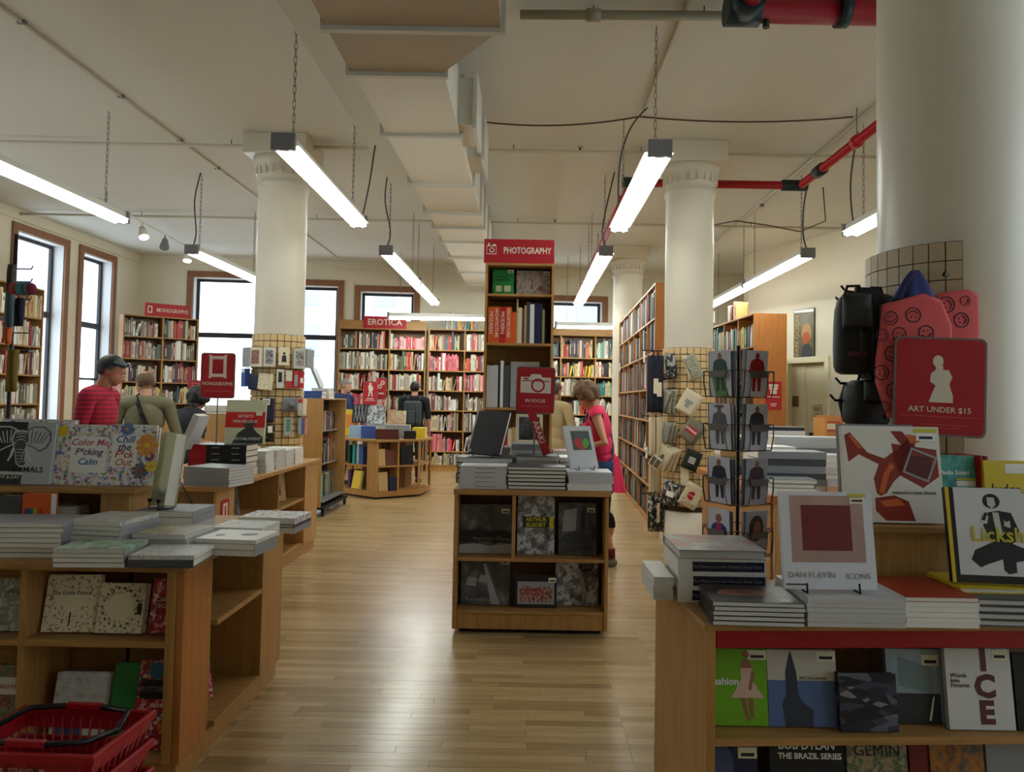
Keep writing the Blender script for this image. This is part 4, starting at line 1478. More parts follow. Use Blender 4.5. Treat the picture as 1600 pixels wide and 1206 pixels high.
def easel(o, z0, label, h=.16, k=.7, ball=False):
    """wire easel behind and under the standing book o, which rests on its lips"""
    w, t = o['w'] * k, o['t'] + .012
    r_ = Matrix.Rotation(rad(o['yaw']), 3, 'Z')
    e = thing('book_easel', label, 'easel', Vector((o['ax'], o['ay'], z0 + .0005)), rad(o['yaw']))
    tn = math.tan(rad(o['tilt']))
    for s in (-1, 1):
        x = s * w * .4
        part('wire_leg', MB().tube([(x, -t, .03), (x, -t - .004, .0035), (x, .0, .0035), (x, .012, .006), (x, .012 + h * tn, h)], .003, 5), EAS, e)
        if ball:
            part('ball_foot', MB().lathe([(0, -.01), (.008, -.006), (.01, 0), (.008, .006), (0, .01)], 10, M=Matrix.Translation((x, -t, .04))), EAS, e)
    part('wire_bar', MB().tube([(-w * .4, .013 + h * tn, h), (0, .016 + h * tn, h + .012), (w * .4, .013 + h * tn, h)], .003, 5), EAS, e)
    part('wire_strut', MB().tube([(0, .016 + h * tn, h + .012), (0, .1 + h * tn, .0035)], .003, 5), EAS, e)
    return e


o = face(729, 786, 645, 5.2, ZL2 + .0075, .03, 'black', 'large black book leaning on an easel at the left of the centre table', 24, yaw=-30, w=.27)
art(o, [rect(.06, .03, .12, .1)], GR)
art(o, [rect(0.0, 0.0, .05, 1)], mat('print_grey', (150, 150, 152), .6))
easel(o, ZL2, 'black wire easel behind the large black book', .2)
o = face(890, 934, 668, 4.93, ZR + .0075, .02, 'pale grey', 'pale book with a red and green still life leaning on the centre table', 22, yaw=28, w=.21)
art(o, [rect(.2, .42, .88, .88)], pattern('still_life_print', [(.3, (40, 50, 50)), (.5, (80, 90, 84)), (.7, (60, 70, 70))], 9))
art(o, [disc(.42, .6, .14, 14, .12), disc(.5, .5, .1, 12, .08)], mat('print_red', (190, 40, 50), .5), 2)
art(o, [disc(.7, .6, .12, 14, .1), disc(.66, .54, .09, 10, .08)], mat('print_green', (90, 160, 60), .5), 2)
easel(o, ZR, 'black wire easel behind the pale still life book', .12)
o = face(806, 846, 648, 5.6, T7Z + .2465, .015, 'cream', 'framed-look photo book leaning behind the camera sign', 14, w=.2)
art(o, [rect(.12, .1, .88, .9)], bw2)

# ---------------------------------------------------------------- tower books
BT = 'of the PHOTOGRAPHY tower'


def upright(x, yf, z, t, h, d, c, label, group=None, lean=0.0):
    R = UPS
    return book(Vector((x, yf, z + .0005)), R, d, h, t, c, label, group)


def run(x, yf, z, seq, place, d=.25):
    """seq: (thickness, height, colour). Spines to the viewer."""
    ordn = ['leftmost', 'second', 'third', 'fourth', 'fifth', 'sixth', 'seventh', 'eighth', 'ninth', 'tenth', 'eleventh', 'twelfth', 'thirteenth', 'fourteenth']
    out = []
    for i, (t, h, c) in enumerate(seq):
        p = 'leftmost' if i == 0 else ordn[i] + ' from the left'
        out.append(upright(x, yf, z, t, h, d, c, f'{c} book standing {place}, {p}', 'books ' + place))
        x += t + .0008
    return out


zt1, zt2, zt3 = TZ[1], TZ[2], TZ[3]
o = face(767, 800, 423, 6.42, zt1, .03, 'green', 'green book facing out on the top shelf of the PHOTOGRAPHY tower', 5)
art(o, [rect(.15, .12, .42, .36), rect(.55, .12, .85, .36)], mat('print_cream', (206, 196, 160), .6))
art(o, [rect(.1, .55, .8, .62), rect(.1, .68, .7, .72)], mat('print_dgreen', (30, 80, 56), .6))
sticker(o, .7, .86)
o = face(804, 857, 425, 6.42, zt1, .03, pattern('crowd_mural_print', [(.35, (110, 60, 56)), (.5, (170, 150, 140)), (.6, (90, 100, 80)), (.7, (190, 180, 170))], 22), 'wide mural-patterned book facing out on the top shelf of the PHOTOGRAPHY tower', 5)
sticker(o, .8, .84)
w_ = tr_ - tl
sq = [(.048, .305, 'orange'), (.048, .305, 'orange'), (.05, .305, 'red'), (.05, .305, 'orange'), (.04, .26, 'orange'), (.012, .37, 'tan'), (.032, .30, 'cream'), (.02, .29, 'brown'), (.016, .32, 'tan'), (.03, .35, 'dark grey'), (.034, .33, 'white'), (.036, .345, 'navy'), (.03, .335, 'navy'), (.02, .29, 'olive')]
bs = run(tl + .028, 6.32, zt2, sq, 'on the second shelf ' + BT)
for k, s_ in ((0, 'MODERN'), (1, 'ARCHITECTURE'), (2, 'MODERN'), (3, 'ARCHITECTURE')):
    o = text(bs[k], s_, (0, 0, 0), .034 if k % 2 else .045, PW_, (0, 0, 0), depth=.0003)
    o.matrix_basis = Matrix(((0, 0, -1, -.0006), (-1, 0, 0, .17), (0, 1, 0, .024), (0, 0, 0, 1)))
sq = [(.03, .35, 'pale grey'), (.03, .35, 'pale grey'), (.034, .352, 'pale grey'), (.018, .37, 'black'), (.024, .39, 'white'), (.05, .35, 'dark grey')]
run(tl + .026, 6.32, zt3, sq, 'on the third shelf ' + BT)
o = face(796, 841, 566, 6.45, zt3, .03, 'pale grey', 'large pale grey book facing out on the third shelf of the PHOTOGRAPHY tower', 5)
art(o, [rect(.1, .1, .9, .55)], pencil)
sq = [(.04, .3, 'dark red'), (.04, .3, 'red'), (.03, .28, 'red'), (.03, .3, 'cream'), (.05, .31, 'tan')]
run(tl + .10, 6.32, .93, sq, 'on the fourth shelf ' + BT)

# ---------------------------------------------------------------- T1: near left table
TL = 'on the near left table'
z, s = pstack(-60, 97, 2.93, .22, T1Z, rep(7, .0185, WPB, 'R', PAGES, False), 'in the left front pile ' + TL, 4)
z, s = pstack(60, 150, 3.0, .26, T1Z, [(.02, WPB, 'R', PAGES, False)] * 6 + [(.018, WPB, 'R', PAGES, False)], 'second pile from the left ' + TL, -4) if False else (0, 0)
z, s = stack(-1.80, -1.575, 3.0, 3.26, T1Z, [(.0185, WPB, 'R', PAGES, False)] * 6 + [(.0185, pencil, 'R', PAGES, False)], 'in the tall pale pile ' + TL, -6)
z, s = stack(-1.70, -1.45, 2.80, 3.04, T1Z, [(.0165, WPB, 'R', PAGES, False)] * 2 + [(.016, greenp, 'R', PAGES_G, False)], 'in the low green-covered pile ' + TL, -8) if False else (0, 0)
z, s = stack(-1.73, -1.475, 2.79, 2.985, T1Z, [(.0165, WPB, 'R', PAGES, False)] * 3 + [(.017, greenp, 'R', PAGES_G, False)], 'in the green-sketch pile ' + TL, 3)
z, s = stack(-1.555, -1.335, 3.03, 3.27, T1Z, [(.02, 'pale grey', 'L', PAGES_G, False)] * 3 + [(.02, brownp, 'L', PAGES_G, False)], 'in the brown-sketch pile ' + TL, -4)
z, s = stack(-1.46, -1.225, 2.80, 3.02, T1Z, [(.03, 'dark grey', 'F', PAGES, True), (.016, pencil, 'F', PAGES, False)], 'in the dark-edged corner pile ' + TL, 4)
bx('spine_band', (.0, .0, -.0001, .0, .0, .0), INK, s[0]) if False else None
z, s = stack(-1.31, -1.06, 3.03, 3.25, T1Z, [(.024, WPB, 'R', PAGES, False)] * 2 + [(.016, 'white', 'R', PAGES, False)], 'overhanging the right edge ' + TL, -5)
art_o = s[-1]
flat('cover_art', [disc(.08, .1, .035, 14, .028), disc(.19, .13, .02, 12)], mat('print_grey', (150, 150, 152), .6), art_o, Matrix.Translation((0, 0, .016)), .0006)
z, s = stack(-1.36, -1.13, 3.29, 3.5, T1Z, [(.026, 'pale grey', 'L', PAGES, False), (.026, WPB, 'L', PAGES, False), (.012, pencil, 'L', PAGES, False)], 'behind the overhanging pile ' + TL, -3)
z, s = stack(-1.33, -1.06, 3.54, 3.76, T1Z, [(.028, WPB, 'R', PAGES, False), (.014, 'dark grey', 'R', PAGES, True), (.028, flor, 'R', PAGES, False)], 'in the flowered pile ' + TL, -4)
z, s = stack(-1.72, -1.46, 3.33, 3.57, T1Z, [(.033, 'pale grey', 'R', PAGES, False), (.033, 'pale grey', 'R', PAGES, False), (.032, WPB, 'R', PAGES, False), (.025, WPB, 'R', PAGES, False)], 'in the tall white pile ' + TL, 0)
ZT = z
# small goods under the riser
o = face(2, 50, 771, 3.28, T1Z, .05, 'dark grey', 'dark striped box standing under the riser at the left edge', 0, w=.11)
o = face(44, 94, 768, 3.27, T1Z, .05, 'orange', 'orange box with a rainbow window standing under the riser', 0, w=.12, name='boxed_set', cat='box')
art(o, [rect(.08 + i * .1, .18, .18 + i * .1, .62) for i in (0,)], mat('rb1', (90, 60, 140), .5))
for i, c in enumerate(((90, 60, 140), (50, 80, 160), (40, 130, 80), (200, 180, 50), (200, 110, 40), (180, 50, 50))):
    art(o, [rect(.1 + i * .1, .2, .2 + i * .1, .7)], mat('rainbow_%d' % i, c, .5), 2)
for i, (x, c) in enumerate(((-2.025, 'olive'), (-1.96, 'olive'), (-1.90, 'olive'))):
    p = thing('paint_pot', ['olive pot nearest the orange box under the riser', 'middle olive pot under the riser', 'olive pot nearest the riser post'][i], 'pot', (x, 3.24, T1Z + .0005), 0, 'olive pots under the riser')
    part('pot_body', MB().lathe([(0, 0), (.027, 0), (.03, .045), (.0, .045)], 16), mat('olive_pot', (150, 140, 60), .5), p)
    part('pot_lid', MB().lathe([(0, .046), (.031, .046), (.031, .06), (0, .06)], 16), mat('olive_lid', (120, 112, 46), .5), p)
z, s = stack(-2.16, -2.0, 3.37, 3.5, T1Z, [(.05, 'cream', 'F'), (.04, 'tan', 'F'), (.04, 'cream', 'F')], 'under the riser shelf ' + TL)
# colouring books on the riser
RZ = 1.0555
o = face(-34, 82, 660, 3.38, RZ, .022, mat('animal_cover', (176, 178, 182), .45), 'grey and black book with a line-drawn elephant head, left end of the riser', 8)
art(o, [rect(0, 0, .62, 1)], INK)
el = mat('line_white', (196, 196, 192), .5)
def ear(s, k):
    P = [(.03, .86), (.16, .93), (.30, .93), (.40, .84), (.41, .70), (.36, .58), (.27, .52), (.18, .58), (.10, .62)]
    cxe, cye = .22, .74
    return [(.55 + s * (cxe + (x - cxe) * k), cye + (y - cye) * k) for x, y in P]


lg = mat('line_grey', (96, 98, 102), .5)
bgc = mat('animal_cover', (176, 178, 182), .45)
art(o, [ear(-1, 1)], el, 2)
art(o, [ear(-1, .88)], INK, 3)
art(o, [ear(1, 1)], lg, 2)
art(o, [ear(1, .88)], bgc, 3)
for s_, m_ in ((-1, el), (1, lg)):
    art(o, [[(.55 + s_ * (.10 + .035 * i), .66), (.55 + s_ * (.112 + .035 * i), .655), (.55 + s_ * (.09 + .06 * i), .88 - .012 * i), (.55 + s_ * (.075 + .06 * i), .885 - .012 * i)] for i in range(6)], m_, 4)
hd_ = [(.45, .84), (.55, .87), (.65, .84), (.68, .72), (.64, .6), (.61, .5), (.6, .4), (.62, .34), (.67, .32), (.66, .28), (.58, .27), (.52, .33), (.49, .5), (.46, .6), (.42, .72)]
art(o, [hd_], el, 4)
art(o, [[(.555 + (x - .555) * .82, .58 + (y - .58) * .92) for x, y in hd_]], mat('head_grey', (70, 72, 76), .5), 5)
art(o, [[(.49, .80 - .05 * i), (.555, .83 - .05 * i), (.62, .80 - .05 * i), (.62, .79 - .05 * i), (.555, .815 - .05 * i), (.49, .79 - .05 * i)] for i in range(3)] + [[(.515, .56 - .05 * i), (.595, .56 - .05 * i), (.595, .55 - .05 * i), (.515, .55 - .05 * i)] for i in range(5)] + [disc(.475, .66, .018, 8, .012), disc(.635, .66, .018, 8, .012)], el, 6)
for q_ in ([[(.45, .58), (.48, .56), (.46, .44), (.42, .36), (.40, .37), (.43, .45)], [(.65, .58), (.62, .56), (.66, .44), (.72, .36), (.74, .38), (.69, .46)]]):
    art(o, [q_], el, 6)
ttl(o, 'ANIMALS', .67, .23, .034, INK, lv=3, bold=.0006, sx=1.1)
art(o, [rect(.0, .15, .64, .2)], el, 3)
ttl(o, 'LIGHT & DAY', .42, .11, .02, PW_, lv=3)
o = face(82, 168, 664, 3.40, RZ, .016, flor, 'flower-patterned colouring book with a white lettered panel, middle of the riser', 8, hard=False)
art(o, [rect(.3, .2, .97, .8)], PW_)
art(o, [disc(.12, .88, .1, 10)], mat('print_yellow', (220, 190, 50), .5), 2)
for k, (s_, v, c) in enumerate((('Color Me', .7, (190, 90, 120)), ('F*cking', .54, (90, 60, 120)), ('Calm', .38, (50, 110, 170)))):
    ttl(o, s_, .635, v, .042, mat('script_%d' % k, c, .5), lv=3, shear=.25, bold=.0005)
o = face(168, 240, 664, 3.405, RZ, .016, flor, 'flower-patterned colouring book with an orange flower, right end of the riser', 8, hard=False)
art(o, [rect(.06, .3, .62, .84)], PW_)
for k, (s_, v, c) in enumerate((('Chill', .75, (40, 100, 170)), ('the', .62, (70, 60, 110)), ('F*ck', .5, (170, 60, 60)), ('Out', .37, (190, 110, 60)))):
    ttl(o, s_, .33, v, .046, mat('script2_%d' % k, c, .5), lv=3, shear=.25, bold=.0005)


def flower(o, u, v, r, cp, cc, n=9):
    w, h = o['w'], o['h']
    k = w / h
    art(o, [[(u, v), (u + r * math.cos(t - .3), v + r * k * math.sin(t - .3)), (u + 1.15 * r * math.cos(t), v + 1.15 * r * k * math.sin(t)), (u + r * math.cos(t + .3), v + r * k * math.sin(t + .3))] for t in [2 * math.pi * i / n for i in range(n)]], cp, 3)
    art(o, [disc(u, v, r * .3, 10, r * .3 * k)], cc, 4)


FY, FO, FB_, FR, FP = (mat('petal_' + n, c, .5) for n, c in (('yellow', (224, 196, 60)), ('orange', (224, 150, 60)), ('blue', (80, 120, 180)), ('red', (190, 50, 60)), ('purple', (130, 80, 150))))
flower(o, .82, .66, .22, FO, FY)
flower(o, .35, .92, .13, FB_, FO)
flower(o, .72, .24, .16, mat('petal_grey', (90, 100, 110), .5), FR)
flower(o, .9, .48, .1, FP, FY)
flower(o, .95, .32, .12, FY, FO)
z_ = o
o = face(203, 222, 668, 3.47, RZ, .018, flor, 'second copy of the flower colouring book tucked behind the right end of the riser', 8, hard=False, w=.19)
o = face(10, 112, 655, 3.54, RZ, .03, 'pale grey', 'grey book with a coloured strip, back row of the riser', 3, w=.34)
art(o, [rect(0, .9, 1, .97)], flor)
# cream boxed stack on the wire easel
o = face(245, 286, 678, 3.43, ZT + .0075, .06, mat('cream_cover', (206, 204, 160), .5), 'thick cream book standing on the wire easel, near left table', 9, yaw=-30, w=.10)
art(o, [rect(.05, .05, .95, .24)], pattern('grey_sketch', [(.4, (150, 160, 150)), (.6, (196, 200, 180))], 30))
easel(o, ZT, 'black wire easel with ball feet on the tall white pile', .13, .8, True)
# cubbies of T1
cz = .5325
o = face(-14, 44, 904, 3.0, cz, .018, pattern('map_print', [(.35, (206, 206, 196)), (.5, (120, 130, 130)), (.6, (210, 208, 200))], 30), 'pale book with scattered drawings cut by the left edge, upper cubby', 10)
ttl(o, 'Mystic', .7, .75, .026, INK, lv=3, shear=.2)
o = face(77, 157, 899, 3.0, cz, .03, flor2, 'pale flowered book with handwritten title, upper cubby of the near left table', 12, yaw=3)
art(o, [[(.5, .32), (.28, .5), (.18, .74), (.84, .74), (.74, .5)]], mat('print_cream2', (226, 218, 186), .6))
ttl(o, 'The Little Prince', .48, .68, .0225, INK, lv=3, shear=.15)
art(o, [[(.49, .1), (.51, .1), (.52, .34), (.49, .34)]], INK, 2)
o = face(160, 232, 911, 3.0, cz, .035, flor2, 'cream book with a ring of small drawings, upper cubby of the near left table', 11)
art(o, [disc(.48, .52, .3, 20, .28)], mat('print_cream2', (226, 218, 186), .6))
art(o, [disc(.48 + .38 * math.cos(t), .52 + .38 * math.sin(t), .03, 6, .03) for t in [i * math.pi / 9 for i in range(18)]], pattern('sprig', [(.4, (150, 120, 60)), (.5, (60, 90, 100)), (.6, (60, 60, 60))], 30), 2)
art(o, [rect(.86, .38, .95, .6)], INK, 3)
o = face(238, 286, 905, 3.0, cz, .016, flor3, 'crimson patterned colouring book, right end of the upper cubby', 11, hard=False)
art(o, [rect(.22, .34, .82, .74)], mat('crimson_panel', (150, 20, 50), .5))
ttl(o, 'Coloring', .52, .62, .026, PW_, lv=3, shear=.15)
ttl(o, 'BOOK', .52, .5, .024, PW_, lv=3)
cz = .1006
o = face(92, 172, 1052, 3.0, cz, .04, pencil, 'pale illustrated book with a dark blue title, lower cubby behind the basket', 12)
art(o, [rect(.08, .1, .6, .46)], mat('blue_block', (70, 76, 110), .5))
o = face(180, 226, 1038, 3.01, cz, .03, 'green', 'plain green book in the lower cubby behind the basket', 11)
o = face(214, 286, 1036, 2.97, cz, .02, flor3, 'black-labelled flowered book, right end of the lower cubby', 12, yaw=-4)
art(o, [rect(.06, .56, .9, .78)], INK)
ttl(o, 'BUTTERFLIES', .48, .67, .026, GR, lv=3)
art(o, [disc(.4, .88, .2, 14, .1)], mat('print_teal', (50, 110, 140), .5), 2)
o = face(-20, 40, 1040, 3.0, cz, .02, pattern('leafy_print', [(.3, (60, 90, 50)), (.5, (140, 150, 120)), (.62, (150, 50, 50)), (.7, (200, 200, 190))], 20), 'leafy green book with a white title band, lower left cubby', 10)
art(o, [rect(0, .62, 1, .84)], PW_)
ttl(o, 'Secret', .55, .73, .03, mat('print_red', (190, 40, 50), .5), lv=3)


def sideface(x, y, z0, w, h, t, cover, label, yaw=90, tilt=12):
    R = Matrix.Rotation(rad(yaw), 3, 'Z') @ Matrix.Rotation(rad(-tilt), 3, 'X') @ UPF
    org = Vector((x, y, z0 + .0006)) - R @ Vector((w / 2, 0, 0))
    o = book(org, R, w, h, t, cover, label)
    o['w'], o['h'], o['t'] = w, h, t
    del_props.append(o)
    return o


sideface(-1.47, 3.36, .5245, .21, .235, .014, flor2, 'pale patterned book in the upper side cubby of the near left table', 62)
sideface(-1.46, 3.37, .1056, .23, .27, .014, flor3, 'brightly patterned book in the lower side cubby of the near left table', 62)
# ---------------------------------------------------------------- T2
TM = 'on the middle left table'
z, s = pstack(290, 372, 5.07, .28, T2Z, rep(6, .0205, 'mid grey', 'F', PAGES_G, False), 'in the ribbed grey pile ' + TM, -14)
z2, s = stack(-2.36, -2.07, 5.42, 5.66, T2Z, [(.03, 'dark grey', 'L'), (.03, 'white', 'L'), (.03, 'black', 'L')], 'at the near right edge ' + TM, 2)
z, s = stack(-2.53, -2.10, 5.68, 5.94, T2Z, [(.032, 'white', 'L', PAGES, False), (.026, 'pale grey', 'L', PAGES, False)] + rep(4, .044, 'black', 'F'), 'in the black-spined pile ' + TM, 0)
ZK = z
for o in s[2:]:
    bx('red_spine_end', (-.0008, .30, .0002, -.0001, .428, .0438), RED, o)
    for yy in (.05, .2):
        bx('spine_lettering', (-.0009, yy, .018, -.0001, yy + .06, .026), GR, o)
o = face(352, 412, 626, 5.85, ZK, .035, mat('cream_cover2', (206, 206, 172), .5), 'cream book with a red band and a dark hatted silhouette, on the black-spined pile', 9, yaw=6)
art(o, [rect(0, .36, 1, .72)], mat('band_red', (200, 40, 40), .5))
art(o, [[(.2, 0), (.97, 0), (.97, .14), (.8, .26), (.72, .34), (.7, .42), (.52, .42), (.5, .34), (.34, .24)], [(.42, .42), (.8, .42), (.72, .47), (.7, .52), (.54, .52), (.52, .47)]], mat('print_charcoal', (56, 60, 58), .6), 2)
ttl(o, 'SECRETS', .5, .62, .03, PW_, lv=3)
ttl(o, 'MERVEILLEUX', .5, .50, .03, PW_, lv=3)
ttl(o, 'VERITABLEMENT', .55, .1, .03, PW_, lv=4)
art(o, [rect(.76, .64, .92, .74)], mat('sticker_cream', (226, 222, 196), .6), 3)
z, s = stack(-2.92, -2.66, 5.5, 5.78, T2Z, rep(2, .04, 'white', 'R') + rep(3, .045, 'black', 'L'), 'at the left ' + TM, 3)
ZKK = z
book(Vector((at(283, 695, 5.6).x, 5.56, ZKK + .001)), Matrix.Rotation(rad(22), 3, 'Y') @ UPS, .2, .27, .045, 'pale grey', 'thick pale grey book leaning sideways at the left of the middle left table')
o = face(316, 330, 650, 5.7, ZKK - .02, .02, 'pale grey', 'thin pale grey book leaning just behind the thick one', 16, yaw=38, w=.2) if False else None
z, s = stack(-2.34, -2.06, 5.98, 6.2, T2Z, rep(5, .034, 'white', 'L', PAGES_G, False), 'second along the aisle edge ' + TM, 2)
z, s = stack(-2.34, -2.06, 6.24, 6.46, T2Z, rep(4, .04, 'pale grey', 'R', PAGES_G, False), 'third along the aisle edge ' + TM, -2)
z, s = stack(-2.34, -2.06, 6.5, 6.72, T2Z, rep(4, .036, 'white', 'L', PAGES_G, False), 'fourth along the aisle edge ' + TM, 1)
z, s = stack(-2.34, -2.06, 6.76, 7.0, T2Z, rep(4, .036, 'white', 'R', PAGES_G, False), 'fifth along the aisle edge ' + TM, 0)
z, s = stack(-2.30, -2.12, 7.04, 7.2, T2Z, [(.05, 'red', 'L')], 'at the far end ' + TM)
z, s = stack(-2.62, -2.44, 6.8, 6.98, T2Z, [(.06, 'white', 'L'), (.06, 'pale grey', 'L'), (.03, 'green', 'F')], 'in the green-topped pile ' + TM)
sideface(-2.28, 5.75, .5305, .26, .25, .03, bw2, 'dark photo book in the first side cubby of the middle left table', 60)
o = sideface(-2.22, 6.72, .5305, .2, .26, .03, 'tan', 'tan framed-picture book in the second side cubby of the middle left table', 52)
art(o, [rect(.25, .2, .75, .8)], INK)
art(o, [rect(.36, .32, .64, .68)], mat('print_cream2', (226, 218, 186), .6), 2)
sideface(-2.25, 6.55, .5305, .2, .24, .04, 'dark grey', 'dark grey book behind the framed-picture book', 55)
sideface(-2.28, 5.95, .1105, .24, .26, .03, 'pale grey', 'pale book in the low side cubby of the middle left table', 60)

# ---------------------------------------------------------------- T5: near right table
TR = 'on the near right table'
def pk(pxl, pxr, yf, z):
    return at(pxl, 950, yf).x, at(pxr, 950, yf).x
# corner stack of white books with dark blue spine blocks
RA = mat('navy_spine', (34, 36, 58), .4)
ART = pattern('painted_cover', [(.35, (196, 190, 180)), (.5, (150, 150, 150)), (.6, (190, 120, 100)), (.7, (110, 110, 116))], 9, coat=.3)
z = T5Z
wh = []
z, s = stack(.472, .742, 2.34, 2.61, z, [(.043, 'white', 'F'), (.043, 'white', 'F'), (.043, 'white', 'F'), (.028, ART, 'B', PAGES_G)], 'in the navy-banded pile ' + TR, 0, .002)
for o in s[:3]:
    bx('navy_spine_band', (-.0009, .005, .006, -.0001, .225, .036), RA, o)
    text(o, 'The Painter in the Mystery Rose Garden' if False else 'The Pleasure in the History, Rose Gate', (-.0012, .12, .021), .0135, GR, (rad(90), 0, rad(-90)), depth=.0002)
z, s = stack(.40, .462, 2.36, 2.6, T5Z, rep(5, .0135, 'white', 'L', PAGES_G, False), 'in the thin white pile ' + TR, 0, .002)
z, s = stack(.525, .775, 2.10, 2.30, T5Z, rep(5, .0125, 'black', 'L', PAGES_G, False) , 'in the black-covered pile ' + TR, -2, .002)
flat('cover_art', [[(.03, .09), (.07, .07), (.16, .07), (.19, .11), (.12, .15), (.05, .14)]], pattern('flesh_print', [(.4, (90, 50, 36)), (.6, (150, 90, 66))], 12), s[-1], Matrix.Translation((0, 0, .0125)), .0005)
flat('cover_art', [rect(.19, .01, .22, .04)], WHITE, s[-1], Matrix.Translation((0, 0, .0125)), .0006)
z, s = stack(.782, 1.052, 2.105, 2.38, T5Z, rep(6, .0125, 'pale grey', 'F', PAGES_G, False), 'in the pile under the red-square book ' + TR, 0, .002)
ZD = z
z, s = stack(1.058, 1.262, 2.115, 2.36, T5Z, rep(5, .0135, 'white', 'F', PAGES, False) + [(.0125, mat('red_orange_cover', (150, 46, 32), .35), 'R', PAGES, False)], 'in the red-topped pile ' + TR, 0, .002)
z, s = stack(1.272, 1.52, 2.13, 2.39, T5Z, rep(4, .0185, 'dark grey', 'L', PAGES_G), 'in the yellow-spined pile ' + TR, -3, .002)
for o in s:
    bx('yellow_spine', (-.0012, 0, 0, -.0001, .26, .0185), cov('yellow'), o)
ZY = z
o = book(Vector((1.258, 2.20, ZY)), Matrix.Rotation(rad(-2), 3, 'Z') @ SPINE['L'], .26, .2, .016, 'yellow', 'yellow-spined book lying askew on the yellow-spined pile')
# Dan Flavin style book (plain red square)
o = face(1222, 1368, 770, 2.18, ZD + .0075, .018, mat('lilac_white_cover', (214, 214, 222), .4), 'white book with a dark red square, on an easel on the near right table', 9, yaw=2)
art(o, [rect(.1, .27, .9, .96)], pattern('glow_print', [(.3, (160, 130, 124)), (.6, (184, 150, 140))], 3))
art(o, [rect(.22, .39, .76, .86)], mat('square_red', (112, 34, 32), .6), 2)
ttl(o, 'DAN FLAVIN', .3, .14, .023, GR, lv=2, sx=1.05)
ttl(o, 'ICONS', .8, .13, .023, GR, lv=2, sx=1.05)
art(o, [rect(.02, .04, .24, .055)], INK)
art(o, [rect(.74, .95, .94, .985)], mat('sticker_yellow', (196, 190, 60), .5), 3)
art(o, [rect(.76, .88, .92, .94)], mat('sticker_cream', (226, 222, 196), .6), 3)
art(o, [rect(.78, .9, .9, .92)], INK, 4)
easel(o, ZD, 'black wire easel under the red-square book', .13)
# riser row
RZ5 = 1.0925
o = face(1318, 1470, 668, 2.47, RZ5, .028, mat('shoe_cover', (222, 216, 206), .4), 'large white book with red strappy shoes on the cover, riser of the near right table', 8)
SH1, SH2 = mat('shoe_red', (140, 44, 32), .35), mat('shoe_orange', (200, 96, 40), .35)
for q_ in ([[(.02, .9), (.08, .93), (.25, .72), (.42, .66), (.58, .78), (.66, .86), (.76, .84), (.64, .55), (.5, .42), (.42, .3), (.36, .27), (.32, .3), (.3, .45), (.36, .6), (.3, .63), (.16, .7), (.05, .62)], [(.5, .82), (.96, .76), (.97, .48), (.8, .36), (.55, .5)], [(.5, .95), (.62, .95), (.72, .82), (.62, .78)], [(.3, .25), (.5, .28), (.64, .22), (.7, .02), (.4, .02), (.3, .12)]]):
    art(o, [q_], SH1)
for q_ in ([[(.06, .9), (.1, .9), (.2, .76), (.16, .76)], [(.34, .3), (.4, .3), (.46, .5), (.52, .58), (.48, .62), (.4, .5)], [(.34, .22), (.54, .25), (.6, .18), (.4, .16)], [(.66, .92), (.78, .9), (.8, .84), (.7, .82)]]):
    art(o, [q_], SH2, 2)
art(o, [ [(.62, .7), (.9, .68), (.9, .5), (.8, .44), (.62, .52)] ], mat('shoe_dark', (90, 26, 24), .4), 2)
art(o, ringp(.78, .6, .17, .2, 4, .4, .4 + 2 * math.pi), mat('buckle', (150, 150, 146), .35, .3), 3)
ttl(o, "manolo's new shoes", .70, .31, .0175, INK, lv=4)
art(o, [rect(.74, .94, .98, .98)], mat('sticker_yellow', (196, 190, 60), .5), 3)
art(o, [rect(.76, .85, .96, .93)], PW_, 3)
art(o, [rect(.79, .87, .93, .9)], INK, 4)
for k, (p0, p1) in enumerate(((1308, 1318), (1312, 1330))):
    pass
o = face(1355, 1385, 664, 2.535, RZ5, .02, 'mid grey', 'grey book edge just behind the shoe book, riser of the near right table', 6, w=.25)
o = face(1312, 1350, 672, 2.58, RZ5, .03, 'pale grey', 'pale grey book farthest behind the shoe book', 5, w=.25) if False else None
o = face(1464, 1524, 712, 2.49, RZ5, .02, pattern('teal_print', [(.35, (40, 90, 90)), (.5, (84, 164, 150)), (.6, (50, 120, 116)), (.7, (110, 190, 176))], 9), 'teal book of overlapping curves beside the shoe book', 7)
ttl(o, 'Paolo Soleri', .45, .74, .02, PW_, lv=2, bold=.0006)
art(o, [rect(.5, .54, .98, .62)], PW_, 2)
art(o, [rect(.5, .63, .98, .66)], mat('sticker_yellow', (196, 190, 60), .5), 2)
o = face(1534, 1600, 720, 2.47, RZ5, .03, 'yellow', 'yellow book at the right edge of the riser', 6)
ttl(o, 'Judge', .5, .55, .045, INK, lv=2)
art(o, [rect(.5, .8, .98, .95)], PW_, 2)
for i, c in enumerate(('red', 'black', 'red')):
    upright(at(1524 + i * 4, 780, 2.5).x, 2.47, RZ5, .0065, .22, .15, c, ['thin red book beside the yellow one, leftmost of three', 'thin black book between two thin red ones', 'thin red book touching the yellow one'][i])
